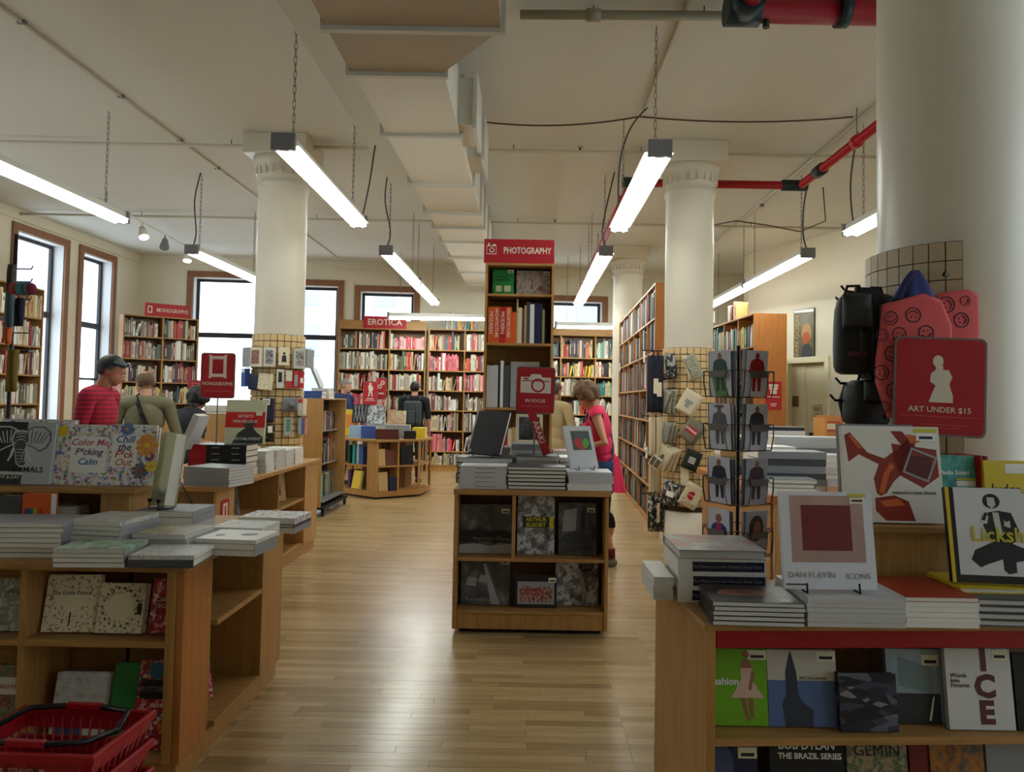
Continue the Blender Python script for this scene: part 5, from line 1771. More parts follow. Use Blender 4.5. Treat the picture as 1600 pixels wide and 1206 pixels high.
# the black and white action cover
o = face(1490, 1640, 766, 2.24, ZY + .018, .022, 'black', 'white-covered book with a crouching man in a black suit, near right table', 12, yaw=-7, w=.29)
art(o, [rect(.08, .08, 1, 1)], mat('cover_cool_white', (214, 214, 218), .4))
art(o, [[(0.0, 0), (.035, 0), (.035, 1), (0.0, 1)]], mat('cover_yellow', CV['yellow'], .38), 2)
art(o, [disc(.44, .86, .085, 14, .08), [(.34, .6), (.4, .74), (.5, .76), (.62, .74), (.68, .56), (.66, .46), (.58, .4), (.42, .4), (.38, .5)], [(.28, .16), (.2, .24), (.24, .34), (.4, .42), (.6, .42), (.74, .36), (.76, .26), (.6, .22), (.52, .26), (.36, .2)], [(.5, .3), (.62, .28), (.62, .12), (.54, .1), (.5, .14)]], INK, 2)
art(o, [[(.4, .9), (.47, .9), (.48, .82), (.44, .78), (.4, .82)], [(.44, .74), (.5, .74), (.52, .5), (.46, .5)], [(.32, .62), (.38, .62), (.4, .7), (.34, .72)], [(.54, .6), (.6, .58), (.6, .66), (.55, .68)]], mat('print_light', (200, 198, 196), .5), 3)
art(o, [[(.33, .66), (.37, .74), (.39, .73), (.36, .65)], [(.56, .64), (.53, .74), (.56, .75), (.6, .66)]], INK, 4)
ttl(o, 'Lickshot', .56, .5, .06, mat('gothic_yellow', (190, 180, 50), .5), lv=5, bold=.001)
art(o, [rect(.75, .95, 1, 1)], mat('sticker_yellow', (196, 190, 60), .5), 3)
# cubby books of T5
cz = .5455
def low(pxl, pxr, ytop, z0, cover, label, t=.018, Y=2.22, **k):
    return face(pxl, pxr, ytop, Y, z0, t, cover, label, k.pop('tilt', 8), **k)

o = low(1108, 1199, 1012, cz, 'lime', 'lime green book with a woman in a pale dress, near right table cubby')
FD, FS = mat('dress_pink', (206, 176, 160), .5), mat('print_skin', (150, 96, 74), .5)
art(o, [[(.55, .75), (.75, .75), (.74, .6), (.94, .36), (.38, .36), (.56, .6)]], FD)
art(o, [disc(.65, .93, .06, 12, .05), [(.6, .86), (.7, .86), (.75, .75), (.55, .75)], [(.54, .36), (.62, .36), (.7, .06), (.65, .06)], [(.68, .36), (.76, .36), (.76, .1), (.72, .1)], [(.74, .72), (.8, .7), (.72, .45), (.68, .48)]], FS, 2)
ttl(o, 'fashion', .28, .57, .028, PW_, lv=3, bold=.0008)
sticker(o, .68, .86, .055, .026)
o = low(1200, 1307, 1014, cz, mat('sky_cover', (196, 190, 180), .4), 'blue and cream book with a tall dark skyscraper, near right table cubby')
art(o, [rect(0, 0, 1, .6)], mat('print_blue', (84, 108, 156), .4))
art(o, [[(.24, 0), (.64, 0), (.64, .22), (.5, .32), (.44, .4), (.42, .7), (.38, .86), (.345, .98), (.335, .98), (.3, .86), (.26, .7), (.26, .4), (.2, .3)]], mat('tower_print', (50, 56, 72), .4), 2)
ttl(o, 'ART AS A BOOK', .66, .63, .011, INK, lv=3)
sticker(o, .72, .86, .055, .026)
o = low(1309, 1398, 1048, cz, pattern('mosaic_print', [(.2, (26, 28, 36)), (.4, (96, 96, 110)), (.5, (40, 40, 50)), (.7, (130, 126, 130)), (.8, (60, 60, 80))], 40, 'voronoi', stretch=(.6, 1.6, 1), interp='CONSTANT'), 'dark mosaic-covered book with a low wide format, near right table cubby', .025, Y=2.2)
o = low(1384, 1474, 1012, cz, pattern('hazy_blue_print', [(.3, (110, 130, 150)), (.6, (160, 176, 186))], 4), 'hazy blue-grey book behind the mosaic one, near right table cubby', .022, Y=2.26)
art(o, [rect(.1, 0, .9, .4)], mat('dark_slate', (44, 48, 54), .4))
art(o, [[(.2, .9), (.8, .75), (.78, .4), (.2, .5)]], mat('slate_glass', (120, 140, 146), .3))
art(o, [[(.68, .04), (.78, .36), (.8, .36), (.72, .04)]], PW_, 3)
sticker(o, .62, .78, .05, .03)
o = low(1478, 1580, 1012, cz, mat('white_ice_cover', (206, 206, 204), .45), 'white book with three big dark red letters, near right table cubby')
DR = mat('letter_maroon', (92, 42, 42), .5)
for s_, v in (('I', .85), ('C', .52), ('E', .2)):
    ttl(o, s_, .58, v, .085, DR, lv=2, bold=.004)
for s_, v in (('Words', .66), ('Into', .6), ('Pictures', .54)):
    ttl(o, s_, .06, v, .017, INK, lv=2, align='LEFT')
sticker(o, .72, .86, .045, .028)
o = low(1584, 1680, 1020, cz, 'black', 'black book beside the white lettered one, cut by the right edge')
cz = .2325
o = low(1120, 1186, 1160, cz, 'navy', 'dark blue book in the bottom cubby of the near right table')
art(o, [disc(.1, .75, .35, 18, .25)], mat('blue_orb', (70, 80, 120), .5))
sticker(o, .55, .84, .055, .03)
o = low(1205, 1322, 1158, cz, 'black', 'black book with white capital lettering in the bottom cubby')
ttl(o, 'BOB DYLAN', .5, .96, .03, PW_, lv=2, bold=.0006)
ttl(o, 'THE BRAZIL SERIES', .54, .85, .022, PW_, lv=2, bold=.0006)
o = low(1326, 1420, 1160, cz, pattern('collage_print', [(.3, (60, 40, 30)), (.45, (170, 150, 120)), (.55, (70, 90, 50)), (.7, (190, 180, 160))], 26), 'collage-covered book in the bottom cubby')
ttl(o, 'GEMIN', .5, .92, .045, INK, lv=2)
o = low(1424, 1452, 1160, cz, 'dark red', 'narrow dark red book in the bottom cubby')
o = low(1456, 1540, 1160, cz, pattern('amber_print', [(.35, (50, 50, 46)), (.5, (170, 110, 50)), (.65, (60, 80, 80))], 12), 'amber and dark patterned book in the bottom cubby')
o = low(1544, 1620, 1160, cz, 'mid grey', 'grey book at the right end of the bottom cubby')

# ---------------------------------------------------------------- T6 stacks (behind the spinner)
TB = 'on the table behind the spinner'
z, s = stack(1.655, 1.95, 5.08, 5.30, T6Z, [(.024, 'white', 'L', PAGES, False)] * 2 + [(.03, 'dark grey', 'R'), (.03, 'mid grey', 'R')], 'in the nearest low pile ' + TB, -2, .011)
z, s = stack(1.64, 2.12, 5.34, 5.62, T6Z, [(.045, 'pale grey', 'R')] + [(.04, 'mid grey', 'F'), (.04, 'dark grey', 'F'), (.05, 'mid grey', 'F'), (.05, 'dark grey', 'F'), (.05, 'mid grey', 'F')], 'in the thick grey-spined pile ' + TB, -2, .011)
z, s = stack(1.70, 2.02, 5.68, 5.95, T6Z, [(.06, 'white', 'F'), (.06, 'pale grey', 'F'), (.06, 'dark grey', 'F'), (.06, 'white', 'F'), (.05, 'white', 'F')], 'in the white pile at the left ' + TB, 2, .011)
z, s = stack(2.06, 2.45, 5.70, 5.96, T6Z, [(.052, 'pale grey', 'F'), (.04, 'mid grey', 'B'), (.05, 'pale grey', 'F'), (.04, 'white', 'B'), (.05, 'pale grey', 'R')], 'in the pale grey middle pile ' + TB, 0, .011)
z, s = stack(1.98, 2.62, 6.05, 6.33, T6Z, [(.09, 'mid grey', 'F'), (.09, 'dark grey', 'F'), (.085, 'mid grey', 'F'), (.085, 'pale grey', 'F')], 'in the long grey-boxed pile ' + TB, 0, .011)
z, s = stack(2.02, 2.4, 6.55, 6.85, T6Z, rep(3, .08, 'dark grey', 'F') + [(.05, 'pale grey', 'F'), (.05, 'pale grey', 'F'), (.04, 'white', 'F'), (.03, 'black', 'F')], 'in the tallest pile at the back ' + TB, 3, .011)
z, s = stack(1.68, 1.98, 6.5, 6.8, T6Z, [(.08, 'dark grey', 'F'), (.08, 'olive', 'F'), (.08, 'tan', 'F'), (.06, 'brown', 'F'), (.03, 'cream', 'F')], 'in the brownish back pile ' + TB, -3, .011)
z, s = stack(2.22, 2.42, 5.12, 5.36, T6Z, [(.05, 'dark grey', 'F'), (.05, 'pale grey', 'F'), (.05, 'dark green', 'F')], 'in the dark and green pile ' + TB, 2, .011)
z, s = stack(2.52, 2.72, 5.62, 5.85, T6Z, rep(4, .075, 'white', 'F', PAGES, False) + [(.07, 'white', 'F')], 'in the white column of books ' + TB, 0, .011)
o = face(1238, 1262, 755, 5.02 + .2, T6Z + .16, .05, 'cream', 'cream and yellow box leaning on the pile behind the red-square book', 25, yaw=20, w=.12) if False else None
# brochure rack and small framed photo
bz = thing('brochure_rack', 'orange wooden rack of brochures at the back of the table behind the spinner', 'rack', (2.75, 6.55, T6Z + .0005))
OR = mat('rack_orange', (206, 140, 70), .5)
bx('back_board', (-.2, .12, 0, .2, .14, .52), OR, bz)
bx('side_board', (-.22, -.12, 0, -.2, .14, .50), OR, bz)
bx('side_board', (.2, -.12, 0, .22, .14, .50), OR, bz)
for i in range(3):
    bx('pocket_front', (-.2, -.12 + .07 * i, .0 + .13 * i, .2, -.105 + .07 * i, .12 + .13 * i), OR, bz)
    bx('pocket_floor', (-.2, -.105 + .07 * i, .0 + .13 * i, .2, -.05 + .07 * i, .01 + .13 * i), OR, bz)
for i, (x, k, c) in enumerate(((-.1, 2, (190, 80, 50)), (.1, 2, (180, 190, 130)), (-.1, 1, (214, 150, 80)), (.1, 1, (206, 130, 60)), (-.1, 0, (200, 120, 90)), (.1, 0, (150, 50, 50)))):
    b = thing('brochure', ['red-brown brochure, upper left pocket of the orange rack', 'pale green brochure, upper right pocket of the orange rack', 'tan brochure, middle left pocket of the orange rack', 'amber brochure, middle right pocket of the orange rack', 'pink-brown brochure, bottom left pocket of the orange rack', 'dark red brochure, bottom right pocket of the orange rack'][i], 'brochure', (2.75 + x, 6.55 - .085 + .07 * k, T6Z + .0115 + .13 * k), 0, 'brochures in the orange rack')
    bx('leaflet', (-.085, -.012, 0, .085, .012, .2), mat('brochure_%d' % i, c, .5), b)
    bx('cover_print', (-.07, -.013, .13, .07, -.0121, .18), mat('brochure_print', (226, 214, 180), .5), b)
o = face(1272, 1288, 668, 6.9, T6Z, .02, 'black', 'small black framed photo leaning near the brochure rack', 12, w=.14, h=.36, name='photo_frame', cat='frame')
art(o, [rect(.2, .15, .8, .85)], mat('print_grey', (150, 150, 152), .6))
# ---------------------------------------------------------------- T4: many-sided table
TO = 'on the many-sided table'
z, s = stack(-2.64, -2.44, 11.42, 11.66, T4Z, rep(6, .03, 'pale blue', 'L'), 'in the pale blue-striped pile ' + TO, -30) if False else (0, 0)
z, s = stack(-2.70, -2.52, 11.50, 11.70, T4Z, rep(3, .06, 'pale blue', 'F', PAGES), 'in the pale blue pile ' + TO)
z, s = stack(-2.48, -2.26, 11.30, 11.52, T4Z, rep(3, .06, 'blue', 'F', PAGES), 'in the blue-striped pile ' + TO)
z, s = stack(-2.24, -1.90, 11.14, 11.36, T4Z, rep(3, .05, 'maroon', 'F'), 'in the maroon pile ' + TO, 8)
z, s = stack(-2.18, -1.80, 11.55, 11.8, T4Z, rep(3, .066, 'mid grey', 'F'), 'in the grey pile ' + TO, 4)
z, s = stack(-1.86, -1.68, 11.36, 11.54, T4Z, [(.045, 'black', 'F'), (.045, 'black', 'F'), (.03, 'black', 'F')], 'in the low black pile ' + TO, 10)
z, s = stack(-1.76, -1.56, 11.62, 11.9, T4Z, [(.06, 'yellow', 'F'), (.06, 'yellow', 'F'), (.04, 'yellow', 'F')], 'in the yellow pile ' + TO, 0)
z, s = stack(-2.5, -2.2, 11.84, 12.1, T4Z, rep(3, .07, 'pale grey', 'F'), 'in the pale back pile ' + TO, 0)
ZE = z
o = face(549, 575, 632, 11.95, ZE, .03, 'black', 'black book with white net pattern standing on the many-sided table', 10)
art(o, [[(.1 + .2 * i, .05), (.13 + .2 * i, .05), (.23 + .2 * i, .95), (.2 + .2 * i, .95)] for i in range(4)] + [[(.3 + .2 * i, .05), (.33 + .2 * i, .05), (.13 + .2 * i, .95), (.1 + .2 * i, .95)] for i in range(3)], GR)
o = face(568, 604, 634, 11.72, T4Z + .1, .03, bw1, 'tilted black and white photo book standing on the many-sided table', 10, yaw=-15) if False else face(571, 601, 634, 11.83, T4Z + .2025, .03, bw1, 'tilted black and white photo book standing on the many-sided table', 10, yaw=-15)
o = face(604, 632, 642, 11.95, T4Z, .03, pattern('sketch_tan_print', [(.35, (206, 196, 170)), (.5, (170, 130, 100)), (.65, (190, 180, 150))], 9), 'tan illustrated book standing at the right of the many-sided table', 12)
o = face(534, 552, 640, 12.0, T4Z, .03, 'yellow', 'yellow and orange book standing at the left of the many-sided table', 8)
art(o, [rect(.1, .3, .9, .8)], mat('print_orange', (210, 130, 50), .5))
SHB = 'in the side shelves of the many-sided table'
# upright books in its left bay
A0, A1 = OCT[0]
u4 = (A1 - A0).normalized()
n4 = Vector((u4.y, -u4.x, 0))
rz4 = math.atan2(u4.y, u4.x)
def octbook(side, f, z0, t, h, d, c, label, tilt=0, faceout=False, inset=.06):
    a, b = OCT[side]
    u = (b - a).normalized()
    n = Vector((-u.y, u.x, 0))
    p = a.lerp(b, f) + n * inset
    rz = math.atan2(u.y, u.x)
    R = Matrix.Rotation(rz, 3, 'Z') @ (Matrix.Rotation(rad(-tilt), 3, 'X') @ UPF if faceout else UPS)
    q = Vector((p.x, p.y, z0 + .0006)) - R @ Vector((d / 2 if faceout else 0, 0, 0))
    return book(q, R, d, h, t, c, label)


octbook(0, .10, .478, .05, .27, .2, 'dark green', 'dark green book in the upper left bay of the many-sided table')
octbook(0, .24, .478, .05, .28, .2, 'teal', 'teal book in the upper left bay of the many-sided table')
octbook(0, .36, .478, .05, .28, .2, 'pale blue', 'pale blue book in the upper left bay of the many-sided table')
octbook(0, .48, .478, .05, .26, .2, 'blue', 'blue book in the upper left bay of the many-sided table')
octbook(0, .12, .11, .05, .27, .2, 'purple', 'purple book in the lower left bay of the many-sided table')
octbook(0, .40, .11, .04, .27, .19, 'yellow', 'pale yellow book facing out in the lower left bay of the many-sided table', 12, True)
octbook(1, .155, .478, .03, .24, .12, 'tan', 'tan book facing out, upper middle bay of the many-sided table', 8, True)
octbook(1, .35, .478, .03, .22, .15, 'brown', 'brown book facing out, upper middle bay of the many-sided table', 8, True)
octbook(1, .72, .478, .03, .28, .2, 'black', 'black dotted book facing out, upper right bay of the many-sided table', 8, True)
octbook(1, .2, .11, .03, .27, .15, 'tan', 'tan book facing out in the lower middle bay of the many-sided table', 8, True)
octbook(1, .40, .11, .05, .2, .12, 'navy', 'small navy boxed book in the lower middle bay of the many-sided table', 0, True)
# cart top
CT = 'on top of the book cart'
z, s = stack(-2.74, -2.52, 9.27, 9.5, 1.446, rep(2, .045, 'blue', 'F'), 'in the blue pair ' + CT)
z, s = stack(-2.73, -2.51, 9.56, 9.82, 1.446, rep(4, .032, 'pale grey', 'L'), 'in the pale pile ' + CT)
o = face(497, 512, 580, 9.6, z, .03, 'pale grey', 'pale grey book leaning back on top of the cart', 18, yaw=60, w=.2) if False else None
for i, (yy, lab) in enumerate(((9.60, 'grey book leaning sideways on top of the pale pile on the cart'),)):
    R = Matrix.Rotation(rad(-24), 3, 'Y') @ UPS
    book(Vector((-2.66 + .0, yy, (1.5775 if i == 0 else 1.5695) + .0006 + .0)), R, .2, .27, .03, 'pale grey' if i else 'mid grey', lab)
for i, (x0, x1, z, hh, row, col) in enumerate(FACE6):
    cn = ['black', 'white', 'dark grey', 'red', 'mid grey', 'black', 'pale grey', 'dark grey'][i]
    w_, h_ = x1 - x0, hh * .86
    Rf = M6.to_3x3() @ Matrix.Rotation(rad(-6), 3, 'X') @ UPF
    o = book(M6 @ Vector((x0, .05, z + .0006)), Rf, w_, h_, .03, cn, f'{cn} book facing out on the long bookcase, {["nearer", "nearest"][col - 4]} end, shelf {["two", "three", "four", "five"][row - 1]} up')
    o['w'], o['h'], o['t'] = w_, h_, .03
    del_props.append(o)
    art(o, [rect(.12, .2 + .1 * (i % 3), .88, .62 + .08 * (i % 3))], [bw1, bw2, RED][i % 3])
    art(o, [rect(.2, .08, .8, .13)], WHITE if cn in ('black', 'dark grey', 'red') else INK)
# white books on the low bookcase
z, s = stack(-3.55, -3.27, 8.3, 8.5, 1.26, rep(3, .03, 'white', 'L'), 'on the low tan bookcase')
for o in del_props:
    for k in ('w', 'h', 't', 'ax', 'ay', 'yaw', 'tilt'):
        if k in o:
            del o[k]
SBM = bpy.data.materials.new('shelved_book_spines')
SBM.use_nodes = True
_a = SBM.node_tree.nodes.new('ShaderNodeAttribute')
_a.attribute_name = 'Col'
_b = SBM.node_tree.nodes['Principled BSDF']
_b.inputs['Roughness'].default_value = 0.45
SBM.node_tree.links.new(_a.outputs['Color'], _b.inputs['Base Color'])
o = SB.build('shelved_books', SBM)
tag(o, 'rows of mixed books filling the wall bookcases and the cart', 'books', kind='stuff')
print('BOOKS', NB[0])
# ================================================================ PEOPLE
import numpy as np


def ellipsoid(mb, c, r, M=None, nu=14, nv=9):
    c = Vector(c)
    prof = [(math.sin(math.pi * j / nv), -math.cos(math.pi * j / nv)) for j in range(nv + 1)]
    prof[0], prof[-1] = (0.02, -1), (0.02, 1)
    T = Matrix.Translation(c) @ Matrix.Diagonal((r[0], r[1], r[2], 1))
    if M is not None:
        T = M @ T
    rings = [[T @ Vector((a * math.cos(2 * math.pi * i / nu), a * math.sin(2 * math.pi * i / nu), z)) for i in range(nu)] for a, z in prof]
    mb.loft(rings)


def capsule(mb, pts, rs, n=10):
    """closed limb through joints with a radius at each"""
    P = [Vector(p) for p in pts]
    d0, d1 = (P[0] - P[1]).normalized(), (P[-1] - P[-2]).normalized()
    q = [P[0] + d0 * rs[0] * .9, P[0] + d0 * rs[0] * .6] + P + [P[-1] + d1 * rs[-1] * .6, P[-1] + d1 * rs[-1] * .9]
    r = [rs[0] * .35, rs[0] * .78] + list(rs) + [rs[-1] * .78, rs[-1] * .35]
    mb.tube(q, r, n)


def eval_mesh(mb, voxel, smooth):
    o = mb.build('tmp_body', [])
    m = o.modifiers.new('r', 'REMESH')
    m.mode = 'VOXEL'
    m.voxel_size = voxel
    m.use_smooth_shade = True
    s = o.modifiers.new('s', 'SMOOTH')
    s.iterations = smooth
    s.factor = .5
    dg = bpy.context.evaluated_depsgraph_get()
    dg.update()
    me = bpy.data.meshes.new_from_object(o.evaluated_get(dg))
    bpy.data.objects.remove(o)
    return me


SKINM = {}


def skin(name, c):
    return mat('skin_' + name, c, .5)


def shell(name, co, no, polys, keep, off, m, parent, wob=0.0, sub=None):
    """Garment or hair: the faces whose corners are all kept, lifted off the body."""
    idx = [p for p in polys if all(keep[i] for i in p)]
    used = sorted({i for p in idx for i in p})
    if not used:
        return None
    mp = {v: k for k, v in enumerate(used)}
    offs = off[used] if hasattr(off, '__len__') else np.full(len(used), off)
    V = co[used] + no[used] * offs[:, None]
    # inner rim so that the edge has thickness
    me = bpy.data.meshes.new(name)
    me.from_pydata([tuple(v) for v in V], [], [tuple(mp[i] for i in p) for p in idx])
    me.materials.append(m)
    me.polygons.foreach_set('use_smooth', [True] * len(me.polygons))
    o = link(name, me, parent)
    if name in ('shirt', 'trousers'):
        sm = o.modifiers.new('drape', 'SMOOTH')
        sm.factor = .5
        sm.iterations = 14 if name == 'shirt' else 5
    return o


def person(label, loc, rz, ht, sk, shirt, pants, hair, sleeve=.5, lean=0.0, head=(0, 0), arms=None, legs_apart=.09, shoe=None, female=False, hairkind='short', pant_len=1.0, belly=0.0, neck_open=False, voxel=.0075, step=0.0, hairz=.03):
    """Faces -y before turning by rz. head = (yaw, pitch down). arms: ((elbow, wrist), (elbow, wrist)) for left (+x) and right."""
    k = ht / 1.75
    r = thing('person', label, 'person', loc, rad(rz))
    V = lambda x, y, z: Vector((x, y, z)) * k
    LM = Matrix.Translation(V(0, 0, .96)) @ Matrix.Rotation(rad(lean), 4, 'X') @ Matrix.Translation(-V(0, 0, .96))
    U = lambda x, y, z: LM @ V(x, y, z)
    sw = .175 if female else .2
    mb = MB()
    bones = []          # (name, p0, p1, radius)
    def limb(nm, pts, rs):
        capsule(mb, pts, [q * k for q in rs])
        for i in range(len(pts) - 1):
            bones.append((nm + str(i), Vector(pts[i]), Vector(pts[i + 1]), rs[i] * k))
    # torso
    ellipsoid(mb, V(0, .01, .95), (.165 * k, .115 * k, .14 * k))
    ellipsoid(mb, U(0, -.005 - belly * .3, 1.10), (.15 * k, (.105 + belly) * k, .17 * k), None)
    ellipsoid(mb, U(0, .0, 1.28), (.172 * k, .112 * k, .2 * k))
    if female:
        ellipsoid(mb, U(.07, -.08, 1.29), (.075 * k, .075 * k, .08 * k))
        ellipsoid(mb, U(-.07, -.08, 1.29), (.075 * k, .075 * k, .08 * k))
    capsule(mb, [U(-sw + .02, .01, 1.425), U(0, .012, 1.445), U(sw - .02, .01, 1.425)], [.062 * k, .072 * k, .062 * k])
    bones += [('torso', U(0, 0, 1.0), U(0, 0, 1.36), .16 * k), ('yoke', U(-sw + .03, .01, 1.42), U(sw - .03, .01, 1.42), .07 * k), ('pelvis', V(-.06, .01, .93), V(.06, .01, .93), .13 * k)]
    # neck + head
    nb, nt = U(0, .015, 1.45), U(0, -.012, 1.55)
    limb('neck', [nb, nt], [.06, .055])
    HM = Matrix.Translation(nt) @ Matrix.Rotation(rad(lean * .0), 4, 'X') @ Matrix.Rotation(rad(head[0]), 4, 'Z') @ Matrix.Rotation(rad(head[1]), 4, 'X')
    hs = k * 1.0
    E = lambda c, q, M=None: ellipsoid(mb, Vector(c) * hs, [a * hs for a in q], HM)
    E((0, .012, .105), (.077, .096, .098))
    E((0, -.03, .055), (.062, .07, .075))
    E((0, -.06, .018), (.04, .036, .032))
    E((0, -.098, .062), (.013, .022, .018))
    E((0, -.09, .082), (.011, .014, .026))
    for s in (-1, 1):
        E((s * .078, .012, .075), (.010, .02, .032))
        E((s * .03, -.078, .098), (.02, .014, .010))
    bones.append(('head0', HM @ (Vector((0, .01, .03)) * hs), HM @ (Vector((0, .01, .14)) * hs), .08 * k))
    # legs
    for s, nm in ((1, 'legl'), (-1, 'legr')):
        st = step * s
        hip, kn, an = V(s * .085, .01, .92), V(s * legs_apart, -.02 + st * .5, .50), V(s * legs_apart, .03 + st, .085)
        limb(nm, [hip, kn, an], [.088, .058, .04])
        ellipsoid(mb, (kn + an) / 2 + V(0, .022, .09), (.048 * k, .052 * k, .12 * k))
        limb(nm + 'foot', [an + V(0, .02, -.045), an + V(s * .015, -.15, -.06)], [.04, .03])
    # arms
    arms = arms or (((.25, .03, 1.14), (.26, -.06, .90)), ((-.25, .03, 1.14), (-.26, -.06, .90)))
    for s, nm, (e, w) in ((1, 'arml', arms[0]), (-1, 'armr', arms[1])):
        sh, el, wr = U(s * sw, .01, 1.425), V(*e), V(*w)
        limb(nm, [sh, el, wr], [.054, .04, .028])
        d = (wr - el).normalized()
        side = d.cross(Vector((0, 1, 0)) if abs(d.y) < .9 else Vector((0, 0, 1))).normalized()
        flat_ = side.cross(d).normalized()
        pc = wr + d * .045 * k
        Mx = Matrix((side * .0, flat_, d)).transposed().to_4x4()
        fr = Matrix(((flat_.x, side.x, d.x, pc.x), (flat_.y, side.y, d.y, pc.y), (flat_.z, side.z, d.z, pc.z), (0, 0, 0, 1)))
        ellipsoid(mb, (0, 0, 0), (.041 * k, .017 * k, .05 * k), fr)
        bones.append((nm + 'hand', wr, wr + d * .16 * k, .03 * k))
        for i, ln in enumerate((.066, .076, .07, .054)):
            b0 = pc + d * .038 * k + flat_ * ((i - 1.5) * .0215 * k)
            b1 = b0 + d * ln * .55 * k + side * .006 * k
            b2 = b1 + (d * .85 + side * .5).normalized() * ln * .5 * k
            capsule(mb, [b0, b1, b2], [.0098 * k, .009 * k, .0078 * k], 6)
        t0 = pc - flat_ * .034 * k - d * .02 * k
        capsule(mb, [t0, t0 + (d * .7 - flat_ * .7).normalized() * .035 * k, t0 + (d * .95 - flat_ * .45).normalized() * .07 * k], [.012 * k, .0105 * k, .009 * k], 6)
    me = eval_mesh(mb, voxel * k, 3)
    me.name = 'body'
    me.materials.clear()
    me.materials.append(sk)
    body = link('body', me, r)
    n = len(me.vertices)
    co = np.empty(n * 3)
    me.vertices.foreach_get('co', co)
    co = co.reshape(-1, 3)
    no = np.empty(n * 3)
    me.vertices.foreach_get('normal', no)
    no = no.reshape(-1, 3)
    polys = [tuple(p.vertices) for p in me.polygons]
    best = np.full(n, 1e9)
    lab = np.zeros(n, int)
    tt = np.zeros(n)
    for i, (nm, a, b, rr) in enumerate(bones):
        a, b = np.array(a), np.array(b)
        d = b - a
        t = np.clip(((co - a) @ d) / (d @ d), 0, 1)
        dist = np.linalg.norm(co - (a + t[:, None] * d), axis=1) - rr
        m_ = dist < best
        best[m_] = dist[m_]
        lab[m_] = i
        tt[m_] = t[m_]
    nm = np.array([b[0] for b in bones])[lab]
    isb = lambda *a: np.isin(nm, a)
    z = co[:, 2]
    torso = isb('torso', 'yoke', 'pelvis')
    ku = isb('arml0', 'armr0')
    kl = isb('arml1', 'armr1')
    keep = torso & (z > .88 * k)
    if sleeve > 0:
        keep |= ku & (tt <= min(1, sleeve * 2))
        if sleeve > .5:
            keep |= ku | (kl & (tt <= (sleeve - .5) * 2))
    else:
        keep |= ku & (tt < .06)
    if neck_open:
        yl = np.array(U(0, 0, 1.445))
        keep &= ~((nm == 'yoke') & (np.abs(co[:, 0]) < .085 * k) & (z > (U(0, 0, 1.43)).z))
    else:
        keep |= (nm == 'neck0') & (tt < .12)
    keep |= isb('legl0', 'legr0') & (z > .84 * k)
    shell('shirt', co, no, polys, keep, .014 * k + .012 * k * np.clip((1.15 * k - z) / (.3 * k), 0, 1) * torso, shirt, r)
    kp = (isb('pelvis') & (z < 1.02 * k)) | isb('legl0', 'legr0') | (isb('legl1', 'legr1') & (z > (.5 - .42 * pant_len) * k)) | (torso & (z < 1.0 * k))
    shell('trousers', co, no, polys, kp, np.full(n, .008 * k), pants, r)
    ks = isb('leglfoot0', 'legrfoot0') | (isb('legl1', 'legr1') & (z < .085 * k))
    shell('shoes', co, no, polys, ks, np.full(n, .008 * k), shoe or mat('dark_shoe', (40, 38, 40), .5), r)
    # hair by head-local position
    inv = np.array(HM.inverted())
    hl = (co @ inv[:3, :3].T + inv[:3, 3]) / hs
    hd = isb('head0', 'neck0')
    hy, hz = hl[:, 1], hl[:, 2]
    line = {'short': (hz > .12 + (-hy) * .30) | ((hy > .03) & (hz > .03)) | ((hy > -.012) & (hz > .085)),
            'bald': ((hy > .02) & (hz > .04) & (hz < .17)) | ((hy > -.03) & (hz > .09) & (hz < .155)),
            'curly': (hz > .115 + (-hy) * .35) | ((hy > .0) & (hz > .02)) | ((hy > -.045) & (hz > .07)),
            'long': (hz > .115 + (-hy) * .35) | ((hy > -.0) & (hz > -.06)) | ((hy > -.05) & (hz > .05))}[hairkind]
    rr = np.random.RandomState(5)
    if hairkind in ('curly', 'long'):
        ph = hl * 60
        wob = (np.sin(ph[:, 0] * 1.3 + 2 * np.sin(ph[:, 1])) + np.sin(ph[:, 1] * 1.7 + 2 * np.sin(ph[:, 2])) + np.sin(ph[:, 2] * 1.5 + 1.5 * np.sin(ph[:, 0]))) * .0035
        ho = (hairz + wob) * k
    else:
        ho = np.full(n, (.006 + hairz * .1) * k)
    shell('hair', co, no, polys, hd & line, ho, hair, r)
    # eyes, brows, mouth
    for s in (-1, 1):
        eb = MB()
        ellipsoid(eb, Vector((s * .03, -.084, .086)) * hs, (.011 * hs, .008 * hs, .0065 * hs), HM, 8, 6)
        ey = part('eye', eb, mat('eye_white', (225, 222, 215), .3), r)
        ib = MB()
        ellipsoid(ib, Vector((s * .03, -.0905, .0855)) * hs, (.0048 * hs, .003 * hs, .0052 * hs), HM, 8, 6)
        part('iris', ib, mat('iris_brown', (50, 34, 26), .3), ey)
        bb = MB()
        bb.tube([HM @ (Vector((s * x, y, zz)) * hs) for x, y, zz in ((.014, -.094, .105), (.03, -.093, .11), (.046, -.08, .104))], .0035 * hs, 5)
        part('eyebrow', bb, hair, r)
    lb = MB()
    lb.tube([HM @ (Vector((x, y, .031)) * hs) for x, y in ((-.022, -.084), (-.008, -.0965), (.008, -.0965), (.022, -.084))], .0048 * hs, 6)
    part('lips', lb, mat('lips', (150, 80, 74), .5), r)
    r['k'] = k
    return r, HM, U, V, hs


